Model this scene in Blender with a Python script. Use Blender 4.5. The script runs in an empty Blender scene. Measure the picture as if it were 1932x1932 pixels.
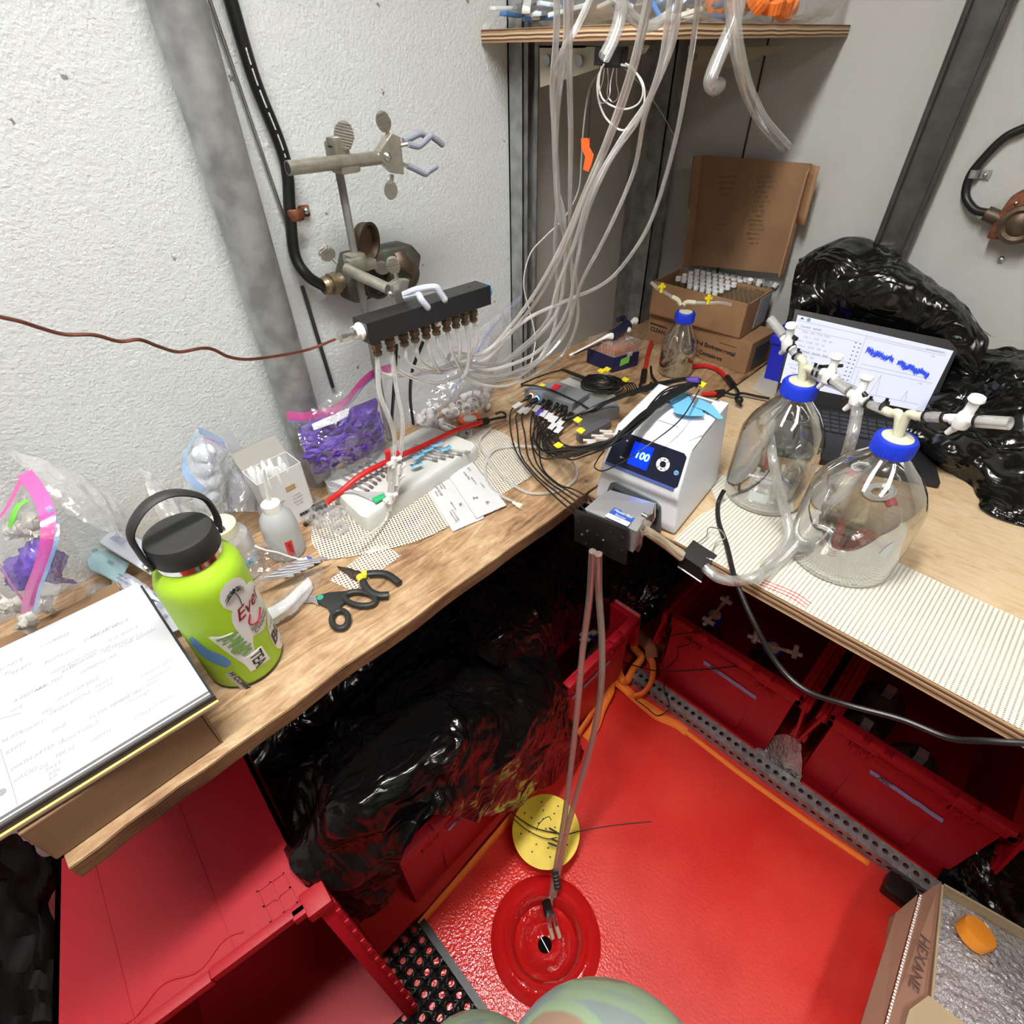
import bpy, bmesh, math, random
from mathutils import Vector, Matrix, noise
V = Vector
S = bpy.context.scene
COL = S.collection
random.seed(7)
# ---------------------------------------------------------------- camera
CAM = V((.891, -1.531, 1.55))
yaw, pit, rol, FPX = 2.3568884, .70586618, -.01806521, 1035.8244
fw = V((math.cos(pit)*math.cos(yaw), math.cos(pit)*math.sin(yaw), -math.sin(pit)))
r0 = V((math.sin(yaw), -math.cos(yaw), 0)); u0 = r0.cross(fw)
RT = r0*math.cos(rol)+u0*math.sin(rol); UP = -r0*math.sin(rol)+u0*math.cos(rol)
cd = bpy.data.cameras.new('camera'); cam = bpy.data.objects.new('camera', cd); COL.objects.link(cam)
cd.sensor_width = 36; cd.lens = 36*FPX/1932; cd.clip_start = .02
m = Matrix.Identity(4)
for i in range(3):
    m[i][0] = RT[i]; m[i][1] = UP[i]; m[i][2] = -fw[i]; m[i][3] = CAM[i]
cam.matrix_world = m
S.camera = cam
# ---------------------------------------------------------------- world, lights, exposure
w = bpy.data.worlds.new('world'); S.world = w; w.use_nodes = True
w.node_tree.nodes['Background'].inputs[0].default_value = (.8, .85, 1, 1)
w.node_tree.nodes['Background'].inputs[1].default_value = .03
def area(name, loc, size, sy, power, rot=(0, 0, 0), col=(1, .97, .92)):
    l = bpy.data.lights.new(name, 'AREA'); l.shape = 'RECTANGLE'; l.size = size; l.size_y = sy; l.energy = power; l.color = col
    o = bpy.data.objects.new(name, l); COL.objects.link(o); o.location = loc; o.rotation_euler = rot
    return o
area('lamp_light', (.56, -1.5, 2.45), .16, 1.0, 30, col=(1, .985, .95))
area('far_fill_light', (1.7, -1.3, 2.45), .16, 1.15, 17, col=(1, .985, .95))  # unseen light added as general fill toward the back wall
S.view_settings.view_transform = 'Standard'; S.view_settings.look = 'None'
S.view_settings.exposure = .3; S.view_settings.gamma = 1; S.view_settings.use_curve_mapping = False
S.cycles.max_bounces = 10; S.cycles.transparent_max_bounces = 24; S.cycles.diffuse_bounces = 4

# ---------------------------------------------------------------- helpers
def ray(x, y): return fw + RT*((x-966)/FPX) - UP*((y-966)/FPX)
def PZ(x, y, z): d = ray(x, y); return CAM + d*((z-CAM.z)/d.z)
def PX(x, y, X): d = ray(x, y); return CAM + d*((X-CAM.x)/d.x)
def PY(x, y, Y): d = ray(x, y); return CAM + d*((Y-CAM.y)/d.y)
def PD(x, y, D): return CAM + ray(x, y)*D
def PL(x, y, p, n):                     # on the plane through p with normal n
    d = ray(x, y); return CAM + d*((p-CAM).dot(n)/d.dot(n))
BZ = .89
def frame(d, up=V((0, 0, 1))):
    z = d.normalized()
    if abs(z.dot(up)) > .99: up = V((1, 0, 0))
    x = up.cross(z).normalized(); y = z.cross(x)
    return x, y, z
def spline(pts, n=8, closed=False):
    pts = [V(p) for p in pts]; N = len(pts)
    if N < 3: return pts
    out = []
    for i in range(N if closed else N-1):
        g = lambda k: pts[k % N] if closed else pts[min(max(k, 0), N-1)]
        a, b, c, d = g(i-1), g(i), g(i+1), g(i+2)
        if not closed:
            if i == 0: a = b*2-c
            if i == N-2: d = c*2-b
        for j in range(n):
            t = j/n; t2 = t*t; t3 = t2*t
            out.append((b*2 + (c-a)*t + (a*2-b*5+c*4-d)*t2 + (b*3-a-c*3+d)*t3)*.5)
    if not closed: out.append(pts[-1])
    return out
class MB:
    def __init__(s): s.b = bmesh.new()
    def box(s, c, size, ax=None, bev=0):
        c = V(c); ax = ax or (V((1, 0, 0)), V((0, 1, 0)), V((0, 0, 1)))
        vs = [s.b.verts.new(c + ax[0]*(i*size[0]/2) + ax[1]*(j*size[1]/2) + ax[2]*(k*size[2]/2)) for i in (-1, 1) for j in (-1, 1) for k in (-1, 1)]
        F = [(0, 1, 3, 2), (4, 6, 7, 5), (0, 4, 5, 1), (2, 3, 7, 6), (0, 2, 6, 4), (1, 5, 7, 3)]
        fs = [s.b.faces.new([vs[i] for i in f]) for f in F]
        if bev:
            es = list({e for f in fs for e in f.edges})
            bmesh.ops.bevel(s.b, geom=es, offset=bev, segments=2, affect='EDGES', profile=.6)
        return s
    def bb(s, a, b, bev=0):             # axis aligned box from two corners
        a, b = V(a), V(b); return s.box((a+b)/2, [abs(q) for q in (b-a)], None, bev)
    def prism(s, poly, vec, bev=0):
        vec = V(vec); n = len(poly)
        a = [s.b.verts.new(V(p)) for p in poly]; b = [s.b.verts.new(V(p)+vec) for p in poly]
        fs = [s.b.faces.new(a[::-1]), s.b.faces.new(b)]
        for i in range(n): fs.append(s.b.faces.new([a[i], a[(i+1) % n], b[(i+1) % n], b[i]]))
        bmesh.ops.recalc_face_normals(s.b, faces=fs)
        if bev: bmesh.ops.bevel(s.b, geom=list({e for f in fs for e in f.edges}), offset=bev, segments=2, affect='EDGES', profile=.6)
        return s
    def rings(s, rings, cap=True, closed=False):
        R = [[s.b.verts.new(p) for p in r] for r in rings]; n = len(R[0])
        for i in range(len(R) if closed else len(R)-1):
            a, b = R[i], R[(i+1) % len(R)]
            for j in range(n): s.b.faces.new([a[j], a[(j+1) % n], b[(j+1) % n], b[j]])
        if cap and not closed:
            s.b.faces.new(R[0][::-1]); s.b.faces.new(R[-1])
        return s
    def tube(s, pts, r, n=8, sm=8, closed=False, cap=True, flat=1, fdir=None):
        P = spline(pts, sm, closed) if sm > 1 else [V(p) for p in pts]
        N = len(P); rings = []; x = None
        for i in range(N):
            t = (P[(i+1) % N]-P[i-1]) if closed else (P[min(i+1, N-1)]-P[max(i-1, 0)])
            if t.length < 1e-9: t = V((0, 0, 1))
            t.normalize()
            if fdir is not None: x = V(fdir); x = x - t*x.dot(t)
            elif x is None: x = frame(t)[0]
            else: x = x - t*x.dot(t)
            if x.length < 1e-6: x = frame(t)[0]
            x.normalize(); y = t.cross(x)
            rr = r(i/(N-1)) if callable(r) else r
            rings.append([P[i] + x*(math.cos(a)*rr) + y*(math.sin(a)*rr*flat) for a in [2*math.pi*k/n for k in range(n)]])
        return s.rings(rings, cap, closed)
    def cyl(s, a, b, r, r2=None, n=20):
        a, b = V(a), V(b); r2 = r if r2 is None else r2
        x, y, z = frame(b-a)
        return s.rings([[p + x*(math.cos(t)*q) + y*(math.sin(t)*q) for t in [2*math.pi*k/n for k in range(n)]] for p, q in ((a, r), (b, r2))])
    def lathe(s, base, prof, axis=(0, 0, 1), n=32, cap=True, rib=0, nrib=0):
        x, y, z = frame(V(axis)); base = V(base)
        R = []
        for q in prof:
            h, r = q[0], max(q[1], 1e-4); R.append([])
            for k in range(n):
                t = 2*math.pi*k/n; rr = r*(1+rib*(k % 2)) if rib and len(q) > 2 else r
                R[-1].append(base + z*h + x*(math.cos(t)*rr) + y*(math.sin(t)*rr))
        return s.rings(R, cap)
    def sphere(s, c, r, sc=(1, 1, 1), n=12, ax=None):
        c = V(c); x, y, z = ax or (V((1, 0, 0)), V((0, 1, 0)), V((0, 0, 1)))
        return s.rings([[c + z*(-math.cos(a)*r*sc[2]) + x*(math.sin(a)*math.cos(t)*r*sc[0]) + y*(math.sin(a)*math.sin(t)*r*sc[1]) for t in [2*math.pi*k/(2*n) for k in range(2*n)]] for a in [max(.02, min(math.pi-.02, math.pi*i/n)) for i in range(n+1)]])
    def grid(s, P, mat=0):              # P rows of points
        R = [[s.b.verts.new(p) for p in r] for r in P]
        for i in range(len(R)-1):
            for j in range(len(R[0])-1):
                s.b.faces.new([R[i][j], R[i][j+1], R[i+1][j+1], R[i+1][j]])
        return s
    def o(s, name, mat, par=None, label=None, smooth=True, kind=None, cat=None, group=None, solid=0):
        me = bpy.data.meshes.new(name); s.b.normal_update()
        if smooth:
            for f in s.b.faces: f.smooth = True
            for e in s.b.edges:
                if len(e.link_faces) == 2 and e.link_faces[0].normal.angle(e.link_faces[1].normal, 0) > .6: e.smooth = False
        s.b.to_mesh(me); s.b.free()
        ob = bpy.data.objects.new(name, me); COL.objects.link(ob)
        for mm in (mat if isinstance(mat, (list, tuple)) else [mat]): me.materials.append(mm)
        if par is not None:
            ob.parent = par; ob.matrix_parent_inverse = Matrix.Translation(par.location).inverted() if par.type == 'EMPTY' else Matrix.Identity(4)
        tag(ob, label, cat, group, kind)
        if solid:
            md = ob.modifiers.new('solid', 'SOLIDIFY'); md.thickness = solid; md.offset = 0
        return ob
def tag(o, label=None, cat=None, group=None, kind=None):
    if label: o['label'] = label
    if cat: o['category'] = cat
    if group: o['group'] = group
    if kind: o['kind'] = kind
    return o
def thing(name, label, cat, loc=(0, 0, 0), group=None):
    o = bpy.data.objects.new(name, None); COL.objects.link(o); o.location = loc; o.empty_display_size = .02
    return tag(o, label, cat, group)
def dup(root, loc=None, rot=None, label=None, scale=None):
    kids = {}
    for c in bpy.data.objects:
        if c.parent: kids.setdefault(c.parent.name, []).append(c)
    def cp(o, par):
        c = o.copy(); COL.objects.link(c)
        if par: c.parent = par; c.matrix_parent_inverse = o.matrix_parent_inverse.copy()
        for k in kids.get(o.name, []): cp(k, c)
        return c
    r = cp(root, None)
    if loc is not None: r.location = loc
    if rot is not None: r.rotation_euler = rot
    if scale is not None: r.scale = scale
    if label: r['label'] = label
    return r
def bez(C, nu, nv):                     # smooth surface through a grid of control points (rows of Vectors)
    rows = [spline(r, nu) for r in C]; cols = len(rows[0]); out = []
    for j in range(cols): out.append(spline([r[j] for r in rows], nv))
    return [[out[j][i] for j in range(cols)] for i in range(len(out[0]))]
def wrinkle(G, amp, sc, seed=0, sharp=True, pin=0, nrm=None, oct=4, fall=.5):
    H = []; R, Cn = len(G), len(G[0])
    for i in range(R):
        row = []
        for j in range(Cn):
            p = G[i][j]
            a = G[max(i-1, 0)][j]; b = G[min(i+1, R-1)][j]; c = G[i][max(j-1, 0)]; d = G[i][min(j+1, Cn-1)]
            n = (b-a).cross(d-c); n = n.normalized() if n.length > 1e-12 else V((0, 0, 1))
            if nrm: n = V(nrm)
            q = p*sc + V((seed*3.1, seed*1.7, seed*.9)); v = 0; am = 1
            for k in range(oct):
                w_ = noise.noise(q + V((noise.noise(q*.7), noise.noise(q*.7+V((5, 5, 5))), 0))*.8)
                v += am*((1-abs(w_)*2.2) if sharp else w_); q = q*1.93 + V((1.3, 4.7, 2.1)); am *= fall
            e = 1
            if pin: e = min(1, min(i, R-1-i, j, Cn-1-j)/pin)
            row.append(p + n*(v - (1.1 if sharp else 0))*amp*e)
        H.append(row)
    return H
def text(name, body, size, loc, ax, mat, par, ext=.0003, align='CENTER', bold=0, label=None, font=None, shear=0):
    cu = bpy.data.curves.new(name, 'FONT'); cu.body = body; cu.size = size; cu.extrude = ext; cu.align_x = align; cu.align_y = 'CENTER'; cu.offset = bold; cu.shear = shear
    t = bpy.data.objects.new('tmp_text', cu); COL.objects.link(t)
    dg = bpy.context.evaluated_depsgraph_get(); me = bpy.data.meshes.new_from_object(t.evaluated_get(dg)); bpy.data.objects.remove(t)
    x, y, z = ax; mm = Matrix((( x[0], y[0], z[0], loc[0]), (x[1], y[1], z[1], loc[1]), (x[2], y[2], z[2], loc[2]), (0, 0, 0, 1)))
    me.transform(mm); me.materials.clear(); me.materials.append(mat)
    ob = bpy.data.objects.new(name, me); COL.objects.link(ob)
    if par is not None:
        ob.parent = par; ob.matrix_parent_inverse = Matrix.Translation(par.location).inverted() if par.type == 'EMPTY' else Matrix.Identity(4)
    if label: ob['label'] = label
    return ob
# ---------------------------------------------------------------- materials
MT = {}
def nodes(name):
    m = bpy.data.materials.new(name); m.use_nodes = True; nt = m.node_tree; MT[name] = m
    return m, nt, nt.nodes, nt.links, nt.nodes['Principled BSDF']
def mat(name, col, rough=.5, metal=0, bump=0, bs=200, var=0, vs=8, spec=.5, emit=0, trans=0, alpha=1, sub=0, col2=None, coat=0, detail=3):
    if name in MT: return MT[name]
    m, nt, N, L, b = nodes(name)
    b.inputs['Base Color'].default_value = (*col, 1); b.inputs['Roughness'].default_value = rough; b.inputs['Metallic'].default_value = metal
    b.inputs['Specular IOR Level'].default_value = spec; b.inputs['Transmission Weight'].default_value = trans; b.inputs['Alpha'].default_value = alpha
    b.inputs['Coat Weight'].default_value = coat
    if sub: b.inputs['Subsurface Weight'].default_value = sub; b.inputs['Subsurface Radius'].default_value = (.01, .01, .01)
    if emit: b.inputs['Emission Color'].default_value = (*col, 1); b.inputs['Emission Strength'].default_value = emit
    tc = N.new('ShaderNodeTexCoord')
    if var or col2:
        n = N.new('ShaderNodeTexNoise'); n.inputs['Scale'].default_value = vs; n.inputs['Detail'].default_value = 5; L.new(tc.outputs['Object'], n.inputs[0])
        r = N.new('ShaderNodeValToRGB'); c2 = col2 or tuple(c*(1-var) for c in col)
        r.color_ramp.elements[0].position = .35; r.color_ramp.elements[0].color = (*c2, 1); r.color_ramp.elements[1].position = .65; r.color_ramp.elements[1].color = (*col, 1)
        L.new(n.outputs[0], r.inputs[0]); L.new(r.outputs[0], b.inputs['Base Color'])
    if bump:
        n = N.new('ShaderNodeTexNoise'); n.inputs['Scale'].default_value = bs; n.inputs['Detail'].default_value = detail; L.new(tc.outputs['Object'], n.inputs[0])
        u = N.new('ShaderNodeBump'); u.inputs['Strength'].default_value = min(1, bump); u.inputs['Distance'].default_value = .002*max(1, bump); L.new(n.outputs[0], u.inputs['Height']); L.new(u.outputs[0], b.inputs['Normal'])
    return m
def film(name, col=(1, 1, 1), dif=.1, gl=.25, rough=.12, bump=.6, bs=60, edge=.5, spark=0, tr=(1, 1, 1)):
    """thin clear plastic: mostly see-through, a little milky, with fresnel sheen"""
    if name in MT: return MT[name]
    m, nt, N, L, b = nodes(name); N.remove(b); out = N['Material Output']
    t = N.new('ShaderNodeBsdfTransparent'); t.inputs[0].default_value = (*tr, 1)
    d = N.new('ShaderNodeBsdfDiffuse'); d.inputs[0].default_value = (*col, 1)
    g = N.new('ShaderNodeBsdfGlossy'); g.inputs[1].default_value = rough
    lw = N.new('ShaderNodeLayerWeight'); lw.inputs[0].default_value = edge
    tc = N.new('ShaderNodeTexCoord'); n = N.new('ShaderNodeTexNoise'); n.inputs['Scale'].default_value = bs; n.inputs['Detail'].default_value = 3; L.new(tc.outputs['Object'], n.inputs[0])
    bp = N.new('ShaderNodeBump'); bp.inputs['Strength'].default_value = bump; bp.inputs['Distance'].default_value = .01; L.new(n.outputs[0], bp.inputs['Height'])
    for s_ in (d, g): L.new(bp.outputs[0], s_.inputs['Normal'])
    L.new(bp.outputs[0], lw.inputs['Normal'])
    m1 = N.new('ShaderNodeMixShader'); m2 = N.new('ShaderNodeMixShader')
    a1 = N.new('ShaderNodeMath'); a1.operation = 'MULTIPLY_ADD'; a1.inputs[1].default_value = dif*1.5; a1.inputs[2].default_value = dif; L.new(lw.outputs['Facing'], a1.inputs[0])
    a2 = N.new('ShaderNodeMath'); a2.operation = 'MULTIPLY_ADD'; a2.inputs[1].default_value = gl; a2.inputs[2].default_value = gl*.25; L.new(lw.outputs['Facing'], a2.inputs[0])
    L.new(a1.outputs[0], m1.inputs[0]); L.new(t.outputs[0], m1.inputs[1]); L.new(d.outputs[0], m1.inputs[2])
    L.new(a2.outputs[0], m2.inputs[0]); L.new(m1.outputs[0], m2.inputs[1]); L.new(g.outputs[0], m2.inputs[2]); L.new(m2.outputs[0], out.inputs[0])
    return m
def wood(name, c1, c2, c3, scale, stretch, knots=True, rough=.55):
    m, nt, N, L, b = nodes(name); b.inputs['Roughness'].default_value = rough
    tc = N.new('ShaderNodeTexCoord'); mp = N.new('ShaderNodeMapping'); mp.inputs['Scale'].default_value = stretch; L.new(tc.outputs['Object'], mp.inputs[0])
    n0 = N.new('ShaderNodeTexNoise'); n0.inputs['Scale'].default_value = scale*.35; n0.inputs['Detail'].default_value = 2; L.new(mp.outputs[0], n0.inputs[0])
    mx = N.new('ShaderNodeVectorMath'); mx.operation = 'MULTIPLY_ADD'; mx.inputs[1].default_value = (1.2,)*3; L.new(n0.outputs['Color'], mx.inputs[0]); L.new(mp.outputs[0], mx.inputs[2])
    n1 = N.new('ShaderNodeTexNoise'); n1.inputs['Scale'].default_value = scale; n1.inputs['Detail'].default_value = 8; n1.inputs['Roughness'].default_value = .65; L.new(mx.outputs[0], n1.inputs[0])
    n2 = N.new('ShaderNodeTexNoise'); n2.inputs['Scale'].default_value = 6; n2.inputs['Detail'].default_value = 6; n2.inputs['Roughness'].default_value = .7; L.new(tc.outputs['Object'], n2.inputs[0])
    ad = N.new('ShaderNodeMath'); ad.operation = 'MULTIPLY_ADD'; ad.inputs[1].default_value = .55; L.new(n2.outputs[0], ad.inputs[0])
    a2 = N.new('ShaderNodeMath'); a2.operation = 'MULTIPLY'; a2.inputs[1].default_value = .6; L.new(n1.outputs[0], a2.inputs[0]); L.new(a2.outputs[0], ad.inputs[2])
    r = N.new('ShaderNodeValToRGB'); e = r.color_ramp.elements
    e[0].position = .42; e[0].color = (*c1, 1); e[1].position = .7; e[1].color = (*c3, 1); q = e.new(.55); q.color = (*c2, 1)
    L.new(ad.outputs[0], r.inputs[0]); L.new(r.outputs[0], b.inputs['Base Color'])
    bp = N.new('ShaderNodeBump'); bp.inputs['Strength'].default_value = .25; bp.inputs['Distance'].default_value = .001; L.new(n1.outputs[0], bp.inputs['Height']); L.new(bp.outputs[0], b.inputs['Normal'])
    return m
def holes(name, col, pitch, fill, rough=.6, ang=0, pitch2=0):
    """open weave sheet: square holes let the light through"""
    m, nt, N, L, b = nodes(name); b.inputs['Roughness'].default_value = rough
    tc = N.new('ShaderNodeTexCoord'); mp = N.new('ShaderNodeMapping'); mp.inputs['Rotation'].default_value = (0, 0, ang); mp.inputs['Scale'].default_value = (1/pitch, 1/(pitch2 or pitch), 1)
    L.new(tc.outputs['UV'], mp.inputs[0])
    sp = N.new('ShaderNodeSeparateXYZ'); L.new(mp.outputs[0], sp.inputs[0]); ms = []
    for i in (0, 1):
        fr = N.new('ShaderNodeMath'); fr.operation = 'FRACT'; L.new(sp.outputs[i], fr.inputs[0])
        gt = N.new('ShaderNodeMath'); gt.operation = 'LESS_THAN'; gt.inputs[1].default_value = fill; L.new(fr.outputs[0], gt.inputs[0]); ms.append(gt)
    mx = N.new('ShaderNodeMath'); mx.operation = 'MAXIMUM'; L.new(ms[0].outputs[0], mx.inputs[0]); L.new(ms[1].outputs[0], mx.inputs[1])
    b.inputs['Base Color'].default_value = (*col, 1); L.new(mx.outputs[0], b.inputs['Alpha'])
    return m
def uvxy(ob, fu=None):
    me = ob.data; uv = me.uv_layers.new(name='u')
    for l in me.loops:
        p = me.vertices[l.vertex_index].co; uv.data[l.index].uv = fu(p) if fu else (p.x, p.y)
white = mat('white_plastic', (.82, .82, .80), .35)
black = mat('black_plastic', (.012, .012, .013), .35)
matte_black = mat('matte_black', (.02, .02, .02), .6)
rubber = mat('black_rubber', (.008, .008, .008), .4)
steel = mat('brushed_steel', (.62, .62, .6), .3, 1)
galv = mat('galvanized_steel', (.44, .45, .45), .45, .6, col2=(.27, .28, .28), vs=30, bump=.2, bs=90)
alu = mat('cast_clamp_metal', (.52, .5, .42), .36, .85, var=.25, vs=60)
brass = mat('aged_brass', (.28, .22, .15), .4, .8, var=.4, vs=80)
card = mat('cardboard', (.36, .2, .1), .85, var=.12, vs=20, bump=.2, bs=60)
cardd = mat('cardboard_inner', (.27, .15, .075), .85, var=.12, vs=20, bump=.2, bs=60)
red_pl = mat('red_tote_plastic', (.42, .004, .014), .45, bump=.25, bs=900)
ink = mat('ink', (.02, .02, .02), .7)
pencil = mat('pencil_grey', (.36, .36, .39), .8)
blue_cap = mat('blue_cap', (.01, .04, .62), .4)
creamp = mat('cream_polypropylene', (.68, .66, .5), .35, sub=.2)
whitep = mat('white_polypropylene', (.85, .86, .86), .3, sub=.1)
paper = mat('paper', (.52, .53, .57), .8)
film_clear = film('clear_film', dif=.035, gl=.32, rough=.1, bump=.7, bs=35)
film_milk = film('milky_film', (.85, .85, .85), dif=.2, gl=.35, rough=.25, bump=.8, bs=30)
hose = film('clear_hose', (.92, .92, .9), dif=.28, gl=.5, rough=.15, bump=.05, edge=.35)
glass = film('clear_glass', (.8, .85, .8), dif=.008, gl=1.0, rough=.03, bump=0, edge=.28, tr=(.965, .975, .965))
# ================================================================ SETTING
def wallmat():
    m, nt, N, L, b = nodes('painted_wall'); b.inputs['Roughness'].default_value = .45
    tc = N.new('ShaderNodeTexCoord')
    n = N.new('ShaderNodeTexNoise'); n.inputs['Scale'].default_value = 210; n.inputs['Detail'].default_value = 2; L.new(tc.outputs['Object'], n.inputs[0])
    bp = N.new('ShaderNodeBump'); bp.inputs['Strength'].default_value = .6; bp.inputs['Distance'].default_value = .003; L.new(n.outputs[0], bp.inputs['Height']); L.new(bp.outputs[0], b.inputs['Normal'])
    v = N.new('ShaderNodeTexVoronoi'); v.inputs['Scale'].default_value = 22; L.new(tc.outputs['Object'], v.inputs[0])
    n2 = N.new('ShaderNodeTexNoise'); n2.inputs['Scale'].default_value = 260; L.new(tc.outputs['Object'], n2.inputs[0])
    ad = N.new('ShaderNodeMath'); ad.operation = 'MULTIPLY_ADD'; ad.inputs[1].default_value = .25; L.new(n2.outputs[0], ad.inputs[0]); L.new(v.outputs['Distance'], ad.inputs[2])
    sp = N.new('ShaderNodeSeparateColor'); L.new(v.outputs['Color'], sp.inputs[0])
    th = N.new('ShaderNodeMath'); th.operation = 'MULTIPLY'; th.inputs[1].default_value = .2; L.new(sp.outputs[0], th.inputs[0])
    lt = N.new('ShaderNodeMath'); lt.operation = 'LESS_THAN'; L.new(ad.outputs[0], lt.inputs[0]); L.new(th.outputs[0], lt.inputs[1])
    mx = N.new('ShaderNodeMix'); mx.data_type = 'RGBA'; mx.inputs[6].default_value = (.66, .69, .69, 1); mx.inputs[7].default_value = (.25, .24, .23, 1)
    L.new(lt.outputs[0], mx.inputs[0]); L.new(mx.outputs[2], b.inputs['Base Color'])
    return m
wallm = wallmat()
dimwall = mat('dim_wall', (.22, .22, .22), .7)
plainwall = mat('plain_wall', (.47, .475, .45), .55, bump=.3, bs=260)
def struct(name, mb, mt, smooth=False): return mb.o(name, mt, kind='structure', smooth=smooth)
WX = -.045
def floormat():
    m, nt, N, L, b = nodes('red_deck_paint'); tc = N.new('ShaderNodeTexCoord')
    n = N.new('ShaderNodeTexNoise'); n.inputs['Scale'].default_value = 5; n.inputs['Detail'].default_value = 5; L.new(tc.outputs['Object'], n.inputs[0])
    r = N.new('ShaderNodeValToRGB'); e = r.color_ramp.elements; e[0].position = .38; e[0].color = (.62, .018, .012, 1); e[1].position = .62; e[1].color = (.70, .038, .026, 1)
    L.new(n.outputs[0], r.inputs[0]); L.new(r.outputs[0], b.inputs['Base Color'])
    # wet patch round the drain
    ds = N.new('ShaderNodeVectorMath'); ds.operation = 'DISTANCE'; ds.inputs[1].default_value = (.68, -1.33, 0); L.new(tc.outputs['Object'], ds.inputs[0])
    ad = N.new('ShaderNodeMath'); ad.operation = 'MULTIPLY_ADD'; ad.inputs[1].default_value = .12; L.new(n.outputs[0], ad.inputs[0]); L.new(ds.outputs['Value'], ad.inputs[2])
    mr = N.new('ShaderNodeMapRange'); mr.inputs[1].default_value = .2; mr.inputs[2].default_value = .3; mr.inputs[3].default_value = .1; mr.inputs[4].default_value = .38; L.new(ad.outputs[0], mr.inputs[0]); L.new(mr.outputs[0], b.inputs['Roughness'])
    n2 = N.new('ShaderNodeTexNoise'); n2.inputs['Scale'].default_value = 160; n2.inputs['Detail'].default_value = 2; L.new(tc.outputs['Object'], n2.inputs[0])
    st = N.new('ShaderNodeMapRange'); st.inputs[1].default_value = .18; st.inputs[2].default_value = .34; st.inputs[3].default_value = .55; st.inputs[4].default_value = .12; L.new(ad.outputs[0], st.inputs[0])
    bp = N.new('ShaderNodeBump'); bp.inputs['Distance'].default_value = .003; L.new(st.outputs[0], bp.inputs['Strength']); L.new(n2.outputs[0], bp.inputs['Height']); L.new(bp.outputs[0], b.inputs['Normal'])
    return m
floorm = floormat()
# floor with a round drain well
DR = V((.705, -1.262, 0)); DR_R = .083
mb = MB(); b = mb.b; N_ = 48
ring = [b.verts.new(DR + V((math.cos(2*math.pi*k/N_)*DR_R, math.sin(2*math.pi*k/N_)*DR_R, 0))) for k in range(N_)]
outer = []
x0, x1, y0, y1 = -.3, 2.5, -3.3, .3
for k in range(N_):
    a = 2*math.pi*k/N_; c, s_ = math.cos(a), math.sin(a)
    t = min((x1-DR.x)/c if c > 1e-6 else 1e9, (x0-DR.x)/c if c < -1e-6 else 1e9, (y1-DR.y)/s_ if s_ > 1e-6 else 1e9, (y0-DR.y)/s_ if s_ < -1e-6 else 1e9)
    outer.append(b.verts.new(DR+V((c*t, s_*t, 0))))
for k in range(N_): b.faces.new([ring[k], outer[k], outer[(k+1) % N_], ring[(k+1) % N_]])
for cx, cy in ((x1, y1), (x0, y1), (x0, y0), (x1, y0)):
    cv = b.verts.new((cx, cy, 0)); ds = sorted(range(N_), key=lambda k: (outer[k].co-cv.co).length)
    for i in range(N_):
        j = (i+1) % N_; p, q = outer[i].co, outer[j].co
        if abs(p.x-q.x) > 1e-5 and abs(p.y-q.y) > 1e-5 and (abs(p.x-cx) < 1e-4 or abs(q.x-cx) < 1e-4) and (abs(p.y-cy) < 1e-4 or abs(q.y-cy) < 1e-4): b.faces.new([outer[i], cv, outer[j]])
struct('floor', mb, floorm)
struct('wall_left', MB().bb((WX-.05, -3.3, 0), (WX, .05, 2.75)), wallm)
struct('wall_back', MB().bb((WX-.05, 0, 0), (2.5, .05, 2.75)), plainwall)
struct('wall_right', MB().bb((2.45, -3.3, 0), (2.5, .05, 2.75)), dimwall)
struct('wall_front', MB().bb((WX-.05, -3.35, 0), (2.5, -3.3, 2.75)), dimwall)
struct('ceiling', MB().bb((WX-.05, -3.3, 2.65), (2.5, .05, 2.7)), plainwall)
# the drain: raised lip, bowl and outlet
red_gloss = mat('wet_red_paint', (.5, .010, .010), .08, bump=1.6, bs=38, coat=.5)
dr = thing('floor_drain', 'round red painted floor drain with raised lip set in the red deck', 'drain', DR)
MB().lathe(DR, [(.0, .125), (.006, .118), (.012, .108), (.014, .098), (.008, .09), (.012, .084), (.006, .078), (-.03, .07), (-.034, .06)], n=48, cap=False).o('rim', red_gloss, dr)
MB().lathe(DR, [(-.034, .0605), (-.04, .052), (-.052, .042), (-.06, .03), (-.064, .0165)], n=48, cap=False).o('bowl', red_gloss, dr)
MB().lathe(DR, [(-.064, .0165), (-.09, .016)], n=24, cap=True).o('outlet', mat('dark_outlet', (.002, .002, .002), .9, spec=.1), dr)
MB().cyl(DR+V((-.016, .004, -.064)), DR+V((.016, -.004, -.064)), .0009, n=6).o('crossbar', steel, dr)
# wall panel joints
struct('trim_1', MB().cyl((.182, -.002, .9), (.182, -.002, 2.65), .0022, n=8), matte_black)
struct('trim_2', MB().bb((WX, -.54, BZ), (WX+.004, -.155, 2.65)), mat('shaded_grey_panel', (.34, .335, .31), .6, bump=.2, bs=200))  # smoother grey-brown panel, its tone darkened for the shelf's shade
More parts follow.
